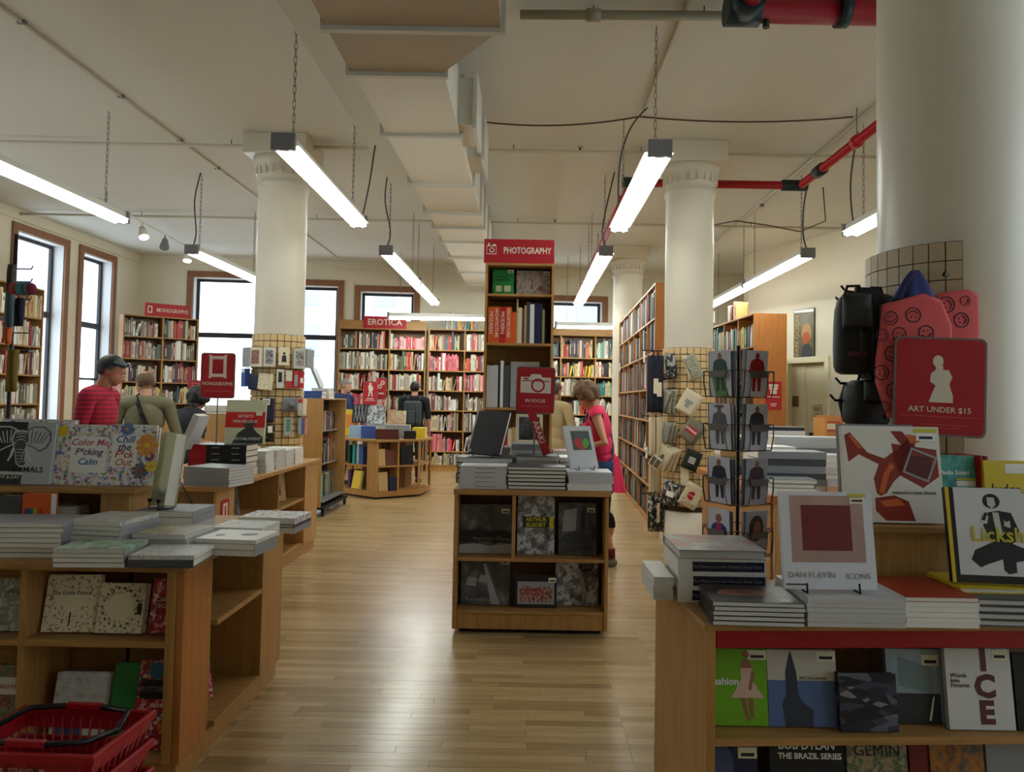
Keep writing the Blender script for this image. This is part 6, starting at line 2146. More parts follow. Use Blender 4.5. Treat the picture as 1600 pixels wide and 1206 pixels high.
HAIR_B, HAIR_BR, HAIR_G = mat('hair_black', (24, 20, 20), .5), mat('hair_brown', (92, 66, 46), .55), mat('hair_grey', (130, 120, 112), .55)
SK1, SK2, SK3 = skin('light', (196, 142, 116)), skin('tan', (172, 116, 90)), skin('pale', (204, 152, 124))
JEAN, DPANT, KHAKI = mat('jeans', (50, 60, 84), .8), mat('dark_trousers', (36, 36, 40), .8), mat('khaki_trousers', (70, 72, 60), .8)
stripe = pattern('crimson_striped_jersey', [(.0, (170, 22, 52)), (.55, (170, 22, 52)), (.62, (126, 18, 42)), (1, (126, 18, 42))], 9, 'wave', .85)
# man in red
p = at(150, 640, 5.7)
r, HM, U, V, hs = person('man in a crimson striped long-sleeved top with sunglasses on his head', (p.x - .10, 5.85, 0), 96, 1.77, SK2, stripe, JEAN, HAIR_B, 1.0, 6, (20, 26),
                         (((.25, .0, 1.14), (.2, -.2, 1.02)), ((-.25, .0, 1.14), (-.17, -.2, 1.02))))
gb = MB().tube([HM @ (Vector(q) * hs) for q in ((-.088, .01, .15), (-.075, -.07, .165), (0, -.095, .172), (.075, -.07, .165), (.088, .01, .15))], .006, 6)
part('sunglasses_frame', gb, mat('teal_plastic', (50, 120, 130), .3), r)
for s in (-1, 1):
    gl = MB()
    ellipsoid(gl, Vector((s * .04, -.082, .178)) * hs, (.032 * hs, .010 * hs, .018 * hs), HM)
    part('sunglasses_lens', gl, mat('dark_lens', (20, 22, 24), .15), r)
# man in olive with the strap
OLV = mat('olive_shirt', (112, 108, 84), .85)
p = at(226, 640, 7.0)
r, HM, U, V, hs = person('man seen from behind in an olive shirt with a dark shoulder strap', (p.x - .05, 7.1, 0), 200, 1.68, SK1, OLV, KHAKI, HAIR_BR, .9, 4, (38, 18),
                         (((.29, -.03, 1.14), (.24, -.25, 1.0)), ((-.29, -.03, 1.14), (-.22, -.24, 1.0))), hairkind='bald', belly=.015)
sb = MB()
pts = []
for i in range(25):
    t = 2 * math.pi * i / 24
    x = .19 * math.sin(t)
    # tilted loop: over the left shoulder, under the right arm
    c, s = math.cos(t), math.sin(t)
    pts.append((s, c))
strap = [U(.07, -.02, 1.515), U(.072, .06, 1.495), U(.05, .118, 1.43), U(.015, .142, 1.33), U(-.03, .143, 1.22), U(-.08, .135, 1.12), U(-.13, .118, 1.03), U(-.19, .05, .96), U(-.2, -.04, .96), U(-.13, -.14, 1.04), U(-.05, -.155, 1.16), U(.02, -.15, 1.30), U(.06, -.11, 1.43), U(.07, -.02, 1.515)]
rings = []
for i, q in enumerate(strap[:-1]):
    d = (strap[(i + 1) % 13] - strap[i - 1 if i else 12]).normalized()
    out = Vector((q.x - 0, q.y, 0)).normalized()
    w = d.cross(out).normalized() * .022
    o_ = out * .004
    rings.append([q + w + o_, q - w + o_, q - w - o_, q + w - o_])
rings.append(rings[0])
part('shoulder_strap', sb.loft(rings, cap=False, sm=False), mat('black_webbing', (26, 26, 26), .8), r)
part('satchel', MB().box(-.29, -.14, .74, -.215, .14, .96), mat('black_webbing', (26, 26, 26), .8), r, bevel=.015)
# dark-haired visitor
p = at(284, 650, 7.6)
person('visitor with long wavy black hair in a black short-sleeved top', (p.x, 7.6, 0), 150, 1.56, SK1, mat('black_tee', (34, 34, 40), .85), DPANT, HAIR_B, .45, 16, (0, 28),
       (((.24, -.06, 1.12), (.16, -.3, 1.08)), ((-.24, -.06, 1.12), (-.16, -.3, 1.08))), female=True, hairkind='long', hairz=.045)
# man in navy
person('grey-haired man in a navy shirt beyond the book cart', (-3.13, 12.75, 0), 66, 1.78, SK3, mat('navy_shirt', (30, 42, 84), .85), DPANT, HAIR_G, .5, 4, (10, 20), voxel=.009)
# man with a rucksack
r, HM, U, V, hs = person('man seen from behind with a dark grey rucksack over a black T-shirt', (-1.98, 13.25, 0), 180, 1.76, SK1, mat('black_shirt', (22, 22, 26), .85), mat('black_jeans', (30, 30, 36), .8), HAIR_B, .5, 0, (0, 6), voxel=.009)
RK = mat('rucksack_grey', (62, 70, 74), .8)
mb = MB().box(-.15, .125, 1.0, .15, .27, 1.42)
part('rucksack', mb, RK, r, bevel=.04)
part('rucksack_pocket', MB().box(-.11, .27, 1.03, .11, .31, 1.25), RK, r, bevel=.015)
for s in (-1, 1):
    part('rucksack_strap', MB().tube([(s * .09, .15, 1.42), (s * .11, .06, 1.50), (s * .12, -.06, 1.48), (s * .125, -.13, 1.36), (s * .15, -.1, 1.15), (s * .15, .1, 1.06)], .016, 6), mat('rucksack_strap', (40, 44, 48), .8), r)
    part('rucksack_trim', MB().tube([(s * .07, .314, 1.02), (s * .07, .314, 1.25), (s * .065, .285, 1.40)], .008, 5), mat('rucksack_strap', (40, 44, 48), .8), r)
# man in beige behind the tower
person('man in a beige short-sleeved shirt half hidden by the PHOTOGRAPHY tower', (.30, 9.1, 0), 150, 1.70, SK1, mat('beige_shirt', (176, 156, 116), .85), KHAKI, HAIR_BR, .5, 3, (0, 15),
       (((.27, -.02, 1.14), (.2, -.24, 1.06)), ((-.28, -.0, 1.14), (-.22, -.22, 1.02))), voxel=.009)
# woman in pink
PINK = mat('coral_pink_jersey', (216, 40, 84), .75)
CAP = mat('black_leggings', (22, 22, 26), .8)
r, HM, U, V, hs = person('woman in a sleeveless coral pink tunic and black cropped leggings, looking down', (.70, 6.88, 0), 262, 1.66, SK3, PINK, CAP, mat('hair_auburn', (104, 78, 56), .6), 0.0, 10, (0, 42),
                         (((.235, .02, 1.17), (.17, -.24, 1.10)), ((-.235, -.02, 1.17), (-.15, -.25, 1.08))), legs_apart=.075, female=True, hairkind='curly', pant_len=.32, shoe=mat('grey_trainer', (120, 118, 116), .6), belly=.02, neck_open=True, step=.05, hairz=.042, voxel=.0065)
k = r['k']
rings = []
for i in range(9):
    f = i / 8
    z = 1.02 - f * .30
    rx, ry = .178 + f * .04, .14 + f * .035
    cy = .01 + f * .035
    ring = []
    for j in range(36):
        t = 2 * math.pi * j / 36
        w = 1 + .05 * f * math.sin(6 * t) + .03 * f * math.sin(11 * t + 1)
        dz = -.03 * f * max(0, math.sin(t)) + .03 * f * max(0, -math.sin(t))
        ring.append(V(rx * math.cos(t) * w, cy + ry * math.sin(t) * w, z + dz))
    rings.append(ring)
part('tunic_skirt', MB().loft(rings, cap=False), PINK, r)
for s in (-1, 1):
    sock = MB()
    q = V(s * .075, .03 + .05 * s, .085)
    sock.cyl(q + V(0, 0, -.0), q + V(0, -.004, .085), .044 * k, .047 * k, 14)
    part('sock', sock, mat('maroon_sock', (96, 24, 36), .85), r)
DEN = mat('denim_bag', (34, 60, 104), .8)
part('shoulder_bag', MB().loft([[V(.17 + dx, y, z) for dx, y in ((0, -.14), (.045, -.14), (.06, 0), (.045, .1), (0, .1))] for z in (.70, .74, .9, .99)]), DEN, r, 'dark blue denim shoulder bag at her hip')
part('bag_strap', MB().tube([V(.21, -.1, .98), U(.19, -.1, 1.15), U(.10, -.13, 1.33), U(.02, -.07, 1.46), U(-.06, .02, 1.485), U(-.10, .09, 1.42), U(-.04, .115, 1.28), U(.06, .115, 1.12), V(.16, .09, 1.02), V(.205, .03, .97)], .01, 6), DEN, r)
for o in list(COL.objects):
    if o.name.startswith('person') and 'k' in o:
        del o['k']
# ================================================================ SIGNS
SG = mat('sign_frame_grey', (120, 112, 108), .45, .3)
CRM = mat('sign_cream', (222, 212, 196), .6)


def board(name, label, pxl, pxr, yt, yb, Y, Y2=None, t=.02, m=RED, z0=None):
    """Flat sign between two pixel columns; Y2 = depth of its right edge. Returns root (origin bottom left, x along the board) and w, h."""
    Y2 = Y2 or Y
    a, b = at(pxl, yb, Y), at(pxr, yb, Y2)
    top = at(pxl, yt, Y).z
    z = a.z if z0 is None else z0
    w = ((b.x - a.x) ** 2 + (b.y - a.y) ** 2) ** .5
    r = thing(name, label, 'sign', (a.x, a.y, z), math.atan2(b.y - a.y, b.x - a.x))
    h = top - z
    bx('panel', (0, 0, 0, w, t, h), m, r, .002)
    return r, w, h


FACE = lambda y=0.0: Matrix.Translation((0, y, 0)) @ M_FRONT.to_4x4()


def camera_icon(cx, cy, s):
    """body, hump, lens ring (white) around (cx, cy)"""
    b = [(cx - s, cy - .62 * s), (cx + s, cy - .62 * s), (cx + s, cy + .42 * s), (cx + .42 * s, cy + .42 * s), (cx + .3 * s, cy + .62 * s), (cx - .3 * s, cy + .62 * s), (cx - .42 * s, cy + .42 * s), (cx - s, cy + .42 * s)]
    return b


# PHOTOGRAPHY header on the tower
r, w, h = board('section_sign', 'wide red PHOTOGRAPHY sign on top of the tall narrow tower', 756, 866, 373, 411, 6.31, z0=TZ[0] + .0005)
flat('camera_icon', [[(.035 * w + x * .14 * w, .36 * h + y * .36 * h) for x, y in q] for q in ([(0, 0), (1, 0), (1, .08), (0, .08)], [(0, .92), (1, .92), (1, 1), (0, 1)], [(0, 0), (.05, 0), (.05, 1), (0, 1)], [(.95, 0), (1, 0), (1, 1), (.95, 1)], [(.1, 1), (.35, 1), (.3, 1.3), (.15, 1.3)], [(.6, 1), (.95, 1), (.9, 1.2), (.65, 1.2)])] + ringp(.11 * w, .54 * h, .014, .022, 14), CRM, r, FACE())
text(r, 'PHOTOGRAPHY', (.615 * w, -.0005, .52 * h), .074, CRM, sx=.74, bold=.0018)
# EROTICA
P_ = B2[1] @ Vector((0, 0, 0))
r, w, h = board('section_sign', 'wide red EROTICA sign on the back-wall bookcase', 565, 633, 492, 513, 15.02, 15.1, z0=B2[2] + .0005)
r.location = B2[1] @ Vector(((565 - 527) / 137 * B2[3], -.022, B2[2] + .0005))
r.rotation_euler.z = rzb
text(r, 'EROTICA', (.5 * w, -.0005, .5 * h), .165, CRM, sx=1.0, bold=.003)
# MONOGRAPHS header on the corner bookcase
rm = thing('section_sign', 'wide red MONOGRAPHS sign on the corner bookcase', 'sign', M1 @ Vector((wid * .27, .0, 2.8805)), ang)
w, h = wid * .60, .235
bx('panel', (0, 0, 0, w, .02, h), RED, rm, .002)
bx('back_prop', (.05, .021, 0, w - .05, .08, .03), WHITE, rm)
flat('frame_icon', [rect(.045, .055, .12, .073), rect(.045, .162, .12, .18), rect(.045, .073, .06, .162), rect(.105, .073, .12, .162)], CRM, rm, FACE())
text(rm, 'MONOGRAPHS', (.605 * w, -.0005, .48 * h), .10, CRM, sx=.78, bold=.0008)


def rounded(w, h, r=.018, n=4):
    out = []
    for cx, cy, a in ((w - r, r, -90), (w - r, h - r, 0), (r, h - r, 90), (r, r, 180)):
        for i in range(n + 1):
            t = rad(a + 90 * i / n)
            out.append((cx + r * math.cos(t), cy + r * math.sin(t)))
    return out


def stand_sign(label, x, y, zfoot, zb, w, h, rz, footw=.09, m=RED, tilt=0.0, tw=0):
    """Poster sign in a rounded metal frame on a pole with a flat foot; origin at the foot."""
    r = thing('stand_sign', label, 'sign', (x, y, zfoot + .0005), rad(rz))
    b = zb - zfoot
    part('foot', MB().prism(rounded(footw, .05, .01), 0, .006, 0, Matrix.Translation((-footw / 2, -.02, 0))), SG, r)
    part('pole', MB().cyl((0, .012, .005), (0, .012, b + h * .5), .006, n=8), SG, r)
    T = Matrix.Translation((-w / 2, 0, b)) @ Matrix.Rotation(rad(tilt), 4, 'X') @ Matrix.Rotation(rad(tw), 4, 'Y') @ M_FRONT.to_4x4()
    part('frame', MB().prism(rounded(w, h, .022), -.006, .003, 0, T), SG, r)
    part('poster', MB().prism([(.007 + x_ * (w - .014) / w, .007 + y_ * (h - .014) / h) for x_, y_ in rounded(w, h, .02)], .003, .0042, 0, T), m, r)
    return r, T @ Matrix.Translation((0, 0, .0043))


def tx(r, T, s, u, v, size, m, sx=1.0, bold=0.0, name='lettering'):
    o = text(r, s, (0, 0, 0), size, m, (0, 0, 0), sx=1.0, bold=bold, name=name)
    o.matrix_basis = T @ Matrix.Translation((u, v, .0003)) @ Matrix.Diagonal((sx, 1, 1, 1))
    return o


# MONOGRAPHS stand
a, b = at(312, 622, 5.98), at(368, 552, 5.98)
w, h = b.x - a.x, b.z - a.z
r, T = stand_sign('red MONOGRAPHS sign with a picture-frame icon on a pole, middle left table', (a.x + b.x) / 2 + .01, 5.96, T2Z, a.z, w, h, 0)
fr = [rect(.25, .47, .34, .93), rect(.66, .47, .75, .93), rect(.34, .47, .66, .54), rect(.34, .86, .66, .93), rect(.23, .445, .32, .47), rect(.68, .445, .77, .47), rect(.23, .93, .32, .955), rect(.68, .93, .77, .955)]
flat('frame_icon', [[(x * w, y * h) for x, y in q] for q in fr], CRM, r, T)
tx(r, T, 'MONOGRAPHS', w / 2, .32 * h, .038, CRM, .92, .0004)
tx(r, T, 'art books by artist', w / 2, .15 * h, .014, mat('sign_pink', (200, 90, 90), .6)) if False else flat('fine_print', [rect(.1 * w, .15 * h, .9 * w, .165 * h)], mat('sign_pink', (200, 100, 96), .6), r, T)
# dotted red sign
a, b = at(270, 632, 8.42), at(301, 593, 8.42)
w, h = b.x - a.x, b.z - a.z
r, T = stand_sign('small red sign with rows of white marks on the low tan bookcase', (a.x + b.x) / 2, 8.78, 1.26, max(a.z, 1.27), w, h, 0)
flat('dot_icon', [[(w * (.18 + .17 * i + .05 * (j % 2)), h * (.66 + .09 * j)), (w * (.27 + .17 * i + .05 * (j % 2)), h * (.68 + .09 * j)), (w * (.26 + .17 * i + .05 * (j % 2)), h * (.72 + .09 * j))] for i in range(4) for j in range(3)], CRM, r, T)
flat('fine_print', [rect(.3 * w, .38 * h, .7 * w, .42 * h), rect(.2 * w, .2 * h, .8 * w, .22 * h)], CRM, r, T)
# two small signs on the many-sided table
a, b = at(557, 633, 11.75), at(582, 595, 11.75)
w, h = b.x - a.x, b.z - a.z
r, T = stand_sign('small red sign with a white figure icon, left of the pair on poles', (a.x + b.x) / 2, 12.18, T4Z, a.z, w, h, 0)
flat('figure_icon', [[(w * x, h * y) for x, y in q] for q in ([(.4, .9), (.5, .95), (.58, .9), (.5, .82)], [(.36, .84), (.6, .84), (.72, .7), (.62, .58), (.42, .6), (.36, .7)], [(.42, .6), (.52, .6), (.44, .36), (.36, .36)], [(.52, .6), (.62, .58), (.68, .36), (.6, .36)])], CRM, r, T)
flat('fine_print', [rect(.25 * w, .25 * h, .75 * w, .29 * h), rect(.15 * w, .18 * h, .85 * w, .2 * h)], CRM, r, T)
a, b = at(580, 624, 12.1), at(598, 590, 12.1)
w, h = b.x - a.x, b.z - a.z
r, T = stand_sign('small red sign with two white rings, right of the pair on poles', (a.x + b.x) / 2 + .03, 12.3, T4Z, a.z, w, h, 0)
flat('ring_icon', ringp(.36 * w, .6 * h, .1 * w, .2 * w, 14) + ringp(.62 * w, .78 * h, .1 * w, .2 * w, 14), CRM, r, T)
flat('fine_print', [rect(.25 * w, .25 * h, .75 * w, .32 * h)], CRM, r, T)
# IN FOCUS
a, b = at(805, 645, 5.41), at(867, 573, 5.41)
w, h = b.x - a.x, b.z - a.z
r, T = stand_sign('red IN FOCUS sign with a white camera icon on a pole, centre table', (a.x + b.x) / 2, 5.41, T7Z, a.z, w, h, 0, .06, tw=1.2)
cxi, cyi, s = .5 * w, .64 * h, .39 * w
flat('camera_icon', [camera_icon(cxi, cyi, s)], CRM, r, T, .0005)
flat('camera_icon', [rect(cxi - s * .9, cyi + s * .14, cxi + s * .9, cyi + s * .2), rect(cxi - s * .8, cyi + s * .26, cxi - s * .5, cyi + s * .36)] + ringp(cxi + s * .15, cyi - s * .12, s * .34, s * .46, 20), RED, r, T, .001)
tx(r, T, 'IN FOCUS', w / 2, .27 * h, .032, CRM, 1.0, .0005)
flat('fine_print', [rect(.15 * w, .15 * h, .85 * w, .162 * h)], mat('sign_pink', (200, 100, 96), .6), r, T)
# ARAKI strip leaning on the pile
ar = thing('shelf_strip', 'narrow red ARAKI strip leaning slantwise on the centre table pile', 'sign', (.14, 5.22, ZM2 + .004), 0, rot=(rad(-8), rad(-21), 0))
bx('strip', (-.028, -.006, 0, .028, .006, .345), RED, ar, .001)
text(ar, 'ARAKI', (0, -.0065, .165), .055, CRM, (rad(90), rad(90), 0), sx=1.05, bold=.0006)
lean_fix = ar
# ART UNDER $15
r, T = stand_sign('large red ART UNDER $15 sign with a pale statue icon, near right table', at(1470, 620, 2.53).x, 2.545, RZ5, at(1470, 680, 2.53).z, .29, .335, -10, .09, tilt=-2, tw=2)
w, h = .29, .335
S = lambda pts: [(w * (.5 + x), h * (.34 + y)) for x, y in pts]
flat('statue_icon', [S([(-.12, 0), (.14, 0), (.14, .07), (.12, .12), (.10, .19), (.13, .26), (.09, .33), (.03, .33), (.03, .37), (-.05, .37), (-.05, .33), (-.1, .29), (-.11, .21), (-.05, .17), (-.09, .08)]), disc(w * .475, h * .755, w * .058, 14, h * .062)], CRM, r, T)
tx(r, T, 'ART UNDER $15', w / 2, .265 * h, .0262, CRM, 1.03, .0003)
flat('fine_print', [rect(.07 * w, .195 * h, .93 * w, .2 * h), rect(.3 * w, .115 * h, .82 * w, .12 * h), rect(.5 * w, .085 * h, .7 * w, .09 * h)], mat('sign_pink', (200, 100, 96), .6), r, T)


def plate(label, M, w, h, icon, m=RED):
    """small flat sign fixed on a surface; local front -y"""
    r = thing('shelf_sign', label, 'sign')
    r.matrix_world = M
    bx('plate', (-w / 2, -.004, 0, w / 2, 0, h), m, r)
    flat('icon', [[(w * (x - .5), h * y) for x, y in q] for q in icon], CRM, r, FACE(-.004))
    return r


ic_frame = [rect(.3, .4, .42, .85), rect(.58, .4, .7, .85), rect(.3, .4, .7, .5), rect(.3, .75, .7, .85), rect(.25, .2, .75, .24)]
plate('small red label with a white frame icon on the side of the middle left table', Matrix.Translation((-2.0545, 5.19, .60)) @ Matrix.Rotation(rad(90), 4, 'Z'), .14, .155, [rect(.25, .2, .42, .85), rect(.62, .2, .79, .85), rect(.25, .72, .79, .85)])
plate('pink-red label on the end panel of the corner bookcase', M1 @ Matrix.Translation((-.0006, .16, 1.55)) @ Matrix.Rotation(rad(-90), 4, 'Z'), .2, .26, ic_frame, mat('label_pink', (206, 60, 96), .5))
Mx7 = Matrix.Translation((n7.x + .32, n7.y + .0, 0))
e7 = M7 @ Vector((dirv.length + .0006, .30, at(1216, 640, 11.8).z))
plate('red notice with a white capital icon on the cherry bookcase end', Matrix.Translation(e7) @ M7.to_3x3().to_4x4() @ Matrix.Rotation(rad(90), 4, 'Z'), .24, .42, [rect(.2, .82, .8, .9), [(.2, .8), (.8, .8), (.72, .7), (.28, .7)], rect(.3, .56, .7, .69), rect(.1, .44, .9, .47), rect(.3, .2, .7, .23), rect(.35, .13, .65, .16)])
for s_, lx, z, lb in (('V', 3.62, 2.0, 'white V U letter card clipped to the long photo bookcase'), ('W', 3.95, .80, 'white W letter card clipped to the long photo bookcase'), ('T', .2, 2.02, 'white letter card at the far end of the long photo bookcase')):
    p = thing('letter_card', lb, 'card')
    p.matrix_world = M6 @ Matrix.Translation((lx, 0.0015, z))
    bx('card', (-.07, -.004, -.02, .07, 0, .12), WHITE, p)
    text(p, 'V' if s_ == 'V' else s_, (0, -.0045, .085 if s_ == 'V' else .05), .07 if s_ == 'V' else .09, INK)
    if s_ == 'V':
        text(p, 'U', (0, -.0045, .02), .07, INK)
p = thing('letter_card', 'white A letter card with a red flag on the second cherry bookcase', 'card')
p.matrix_world = M7 @ Matrix.Translation((.1, .0015, 2.83))
bx('card', (-.1, -.004, .05, .1, 0, .25), WHITE, p)
bx('flag', (-.22, -.003, -.008, -.1, 0, .34), RED, p)
text(p, 'A', (0, -.0045, .15), .15, RED, bold=.002)

# ================================================================ GOODS ON THE COLUMNS
PEG = mat('chrome_peg', (70, 66, 60), .4, .6)


def hang(col, rw, px0, py0, px1, py1, name, label, cat, m, t=.02, roll=0.0, out=.0, wscale=1.0, group=None, shape='card', ref=None):
    """Goods hung on a peg from the wrapped column; outline given as the photo shows it."""
    cx, cy = col.location.x, col.location.y
    base = math.atan2(-cy, -cx)
    d = math.hypot(cx, cy) - rw
    pc = (px0 + px1) / 2
    rp = ref or pc
    xc = at(rp, (py0 + py1) / 2, cy - rw * .9).x
    pcx = cx * (cy - rw * .9) / cy
    s = max(-.97, min(.97, (xc - pcx) / (rw + out + .02)))
    a = base + math.asin(s)
    Y = cy + (rw + out) * math.sin(a)
    h = at(pc, py0, Y).z - at(pc, py1, Y).z
    w = (at(px1, 600, Y).x - at(px0, 600, Y).x) * wscale / max(.45, math.cos(math.asin(s)))
    zc = at(pc, (py0 + py1) / 2, Y).z
    R = rw + out + .012
    sh_ = (pc - rp) / 1183 * Y
    r = thing(name, label, cat, (cx + R * math.cos(a) - math.sin(a) * sh_, cy + R * math.sin(a) + math.cos(a) * sh_, zc), a + math.pi / 2, group)
    if roll:
        r.rotation_euler = (0, rad(roll), a + math.pi / 2)
    zt = h / 2
    pg = MB().tube([(0, out + .012, zt + .014), (0, -t - .006, zt + .014), (0, -t - .012, zt + .022)], .003, 5)
    pg.tube([(0, -t * .5, zt + .016), (0, -t * .5, zt - .004)], .0025, 4)
    if shape == 'card':
        bx('sleeve', (-w / 2, -t, -h / 2, w / 2, 0, h / 2), m, r, .002)
    elif shape == 'soft':
        part('pouch_body', soft_box(w, h, t), m, r)
    elif shape == 'cloth':
        part('cloth_body', soft_box(w, h, t, 5, .18), m, r)
    part('peg', pg, PEG, r)
    r2 = (w, h, t)
    return r, w, h, t


def soft_box(w, h, t, folds=0, amp=.0, nx=10, nz=10, taper=1.0):
    """pillow-like closed shape, optional vertical folds"""
    mb = MB()
    vs, fs = [], []
    for side in (0, 1):
        for j in range(nz + 1):
            for i in range(nx + 1):
                u, v = i / nx, j / nz
                e = (1 - (2 * u - 1) ** 4) * (1 - (2 * v - 1) ** 4)
                ww = w * (taper + (1 - taper) * (1 - v))
                f = (math.sin(u * math.pi * 2 * folds + 1.3 * v) * amp * t) if folds else 0
                y = -t / 2 + (-1 if side == 0 else 1) * t / 2 * (.25 + .75 * e) + f
                vs.append(((u - .5) * ww, y, (v - .5) * h))
    n = (nx + 1) * (nz + 1)
    for j in range(nz):
        for i in range(nx):
            a = j * (nx + 1) + i
            fs.append((a, a + 1, a + nx + 2, a + nx + 1))
            fs.append((n + a, n + a + nx + 1, n + a + nx + 2, n + a + 1))
    bd = [i for i in range(nx + 1)] + [j * (nx + 1) + nx for j in range(1, nz + 1)] + [nz * (nx + 1) + i for i in range(nx - 1, -1, -1)] + [j * (nx + 1) for j in range(nz - 1, 0, -1)]
    for k in range(len(bd)):
        a, b = bd[k], bd[(k + 1) % len(bd)]
        fs.append((b, a, n + a, n + b))
    mb._add(vs, fs, 0, None, True)
    return mb


def ins(r, w, h, t, x0, y0, x1, y1, m, lv=1, name='printed_panel', label=None):
    return bx(name, (w * (x0 - .5), -t - .001 * lv, h * (y0 - .5), w * (x1 - .5), -t + .0005, h * (y1 - .5)), m, r, label=label)


g1 = pattern('grey_engraving', [(.35, (196, 194, 188)), (.5, (120, 120, 120)), (.62, (60, 60, 62)), (.7, (190, 190, 186))], 40)
LC, RWL = CL, .278
CREAM = mat('cream_card', (216, 204, 176), .5)
GREYC = mat('grey_card', (140, 142, 146), .5)
for (a, b, c, d, nm, lb, m, im) in (
        (384, 543, 396, 573, 'card_pack', 'grey card pack, far left of the top row on the left column', GREYC, None),
        (394, 543, 412, 573, 'card_pack', 'cream-edged pack with a red-brown picture, top row on the left column', CREAM, pattern('redbrown_print', [(.4, (110, 60, 46)), (.6, (150, 100, 84))], 40)),
        (414, 543, 431, 573, 'card_pack', 'pack with a black and silver picture, top row on the left column', mat('pack_white', (206, 202, 192), .4), g1),
        (435, 543, 451, 571, 'card_pack', 'cream pack with a small seated figure, top row on the left column', CREAM, None),
        (456, 545, 474, 576, 'card_pack', 'pack with an arched doorway picture, top row on the left column', mat('pack_grey', (176, 174, 166), .5), g1),
        (475, 546, 487, 575, 'card_pack', 'grey pack, far right of the top row on the left column', GREYC, None)):
    r, w, h, t = hang(CL, RWL, a, b, c, d, nm, lb, 'card pack', m, .03, out=.05)
    if im:
        ins(r, w, h, t, .18, .14, .82, .86, im)
    elif 'figure' in lb:
        flat('printed_figure', [disc(0, .03, .014, 10), [(-.025, -.06), (.025, -.06), (.02, .01), (-.02, .01)]], INK, r, FACE(-t), .001)
for i in range(3):
    r, w, h, t = hang(CL, RWL, 378 + i * 6, 576, 384 + i * 6, 604, 'pen_pack', 'narrow blue pen pack at the left edge of the left column, %s' % ['outermost', 'middle one', 'innermost'][i], 'pen pack', mat('blue_pack', (50, 84, 150), .4), .018, out=.075 - .027 * i, ref=386)
    ins(r, w, h, t, .1, .8, .9, .95, WHITE)
r, w, h, t = hang(CL, RWL, 391, 584, 406, 609, 'pouch', 'small dark blue pouch, second row on the left column', 'pouch', mat('ink_blue', (40, 44, 70), .7), .025, 4, out=.02, shape='soft')
r, w, h, t = hang(CL, RWL, 406, 584, 427, 609, 'notebook', 'cream speckled notebook, second row on the left column', 'notebook', flor2, .03, 5, out=.03)
r, w, h, t = hang(CL, RWL, 432, 577, 443, 606, 'bookmark_pack', 'black and white packet, second row on the left column', 'packet', mat('pack_white', (206, 202, 192), .4), .012, out=.04)
ins(r, w, h, t, .25, .3, .75, .85, INK)
r, w, h, t = hang(CL, RWL, 446, 579, 455, 606, 'bookmark_pack', 'white over red packet, second row on the left column', 'packet', mat('pack_white', (206, 202, 192), .4), .012, out=.04)
ins(r, w, h, t, 0, 0, 1, .4, RED)
r, w, h, t = hang(CL, RWL, 457, 579, 465, 606, 'bookmark_pack', 'red packet with a grey bottle picture, second row on the left column', 'packet', RED, .012, out=.04)
ins(r, w, h, t, .2, .1, .8, .75, GREYC)
r, w, h, t = hang(CL, RWL, 466, 580, 473, 606, 'bookmark_pack', 'narrow red packet at the right of the second row, left column', 'packet', RED, .012, out=.03)
ins(r, w, h, t, .2, .3, .8, .6, WHITE)
r, w, h, t = hang(CL, RWL, 408, 622, 429, 660, 'scarf', 'folded dark purple scarf with a white tag on the left column', 'scarf', mat('purple_cloth', (44, 36, 70), .85), .05, out=.02, shape='cloth')
ins(r, w, h, t + .006, .25, .72, .78, .98, WHITE, name='tag')
ins(r, w, h, t + .008, .35, .78, .68, .93, GREYC, 3, name='tag_print')
r, w, h, t = hang(CL, RWL, 439, 621, 462, 643, 'soft_toy', 'grey plush bundle on the left column', 'toy', mat('grey_plush', (110, 112, 114), .9), .07, out=.02, shape='soft')
mb = MB()
ellipsoid(mb, (0, -.09, .0), (.035, .03, .035))
part('toy_head', mb, mat('grey_plush', (110, 112, 114), .9), r)
r, w, h, t = hang(CL, RWL, 464, 623, 471, 649, 'bookmark_pack', 'red-topped pencil packet, third row on the left column', 'packet', mat('pack_grey', (176, 174, 166), .5), .012, -4, out=.03)
ins(r, w, h, t, 0, .75, 1, 1, RED)
r, w, h, t = hang(CL, RWL, 472, 623, 478, 649, 'bookmark_pack', 'cream packet at the right of the third row, left column', 'packet', CREAM, .012, 5, out=.02)
r, w, h, t = hang(CL, RWL, 443, 652, 454, 680, 'bookmark_pack', 'pale green-grey packet, fourth row on the left column', 'packet', mat('pale_sage', (160, 170, 164), .5), .02, out=.03)
ins(r, w, h, t, .2, .2, .8, .9, mat('sage_print', (90, 130, 110), .5))
for i, c in enumerate(('grey', 'blue', 'pink')):
    r, w, h, t = hang(CL, RWL, 464 + i * 5, 653, 469 + i * 5, 678, 'bookmark_pack', c + ' packet of three at the right of the fourth row, left column', 'packet', mat('pk_' + c, {'grey': (140, 150, 156), 'blue': (70, 80, 130), 'pink': (180, 120, 110)}[c], .5), .014, out=.03)
r, w, h, t = hang(CL, RWL, 416, 664, 429, 690, 'pouch', 'black patterned pouch with a white tag, bottom of the left column', 'pouch', pattern('black_pattern', [(.4, (24, 24, 28)), (.55, (30, 28, 30)), (.62, (150, 140, 120))], 30), .03, out=.02, shape='soft')
ins(r, w, h, t + .003, .3, .55, .8, .95, WHITE, name='tag')

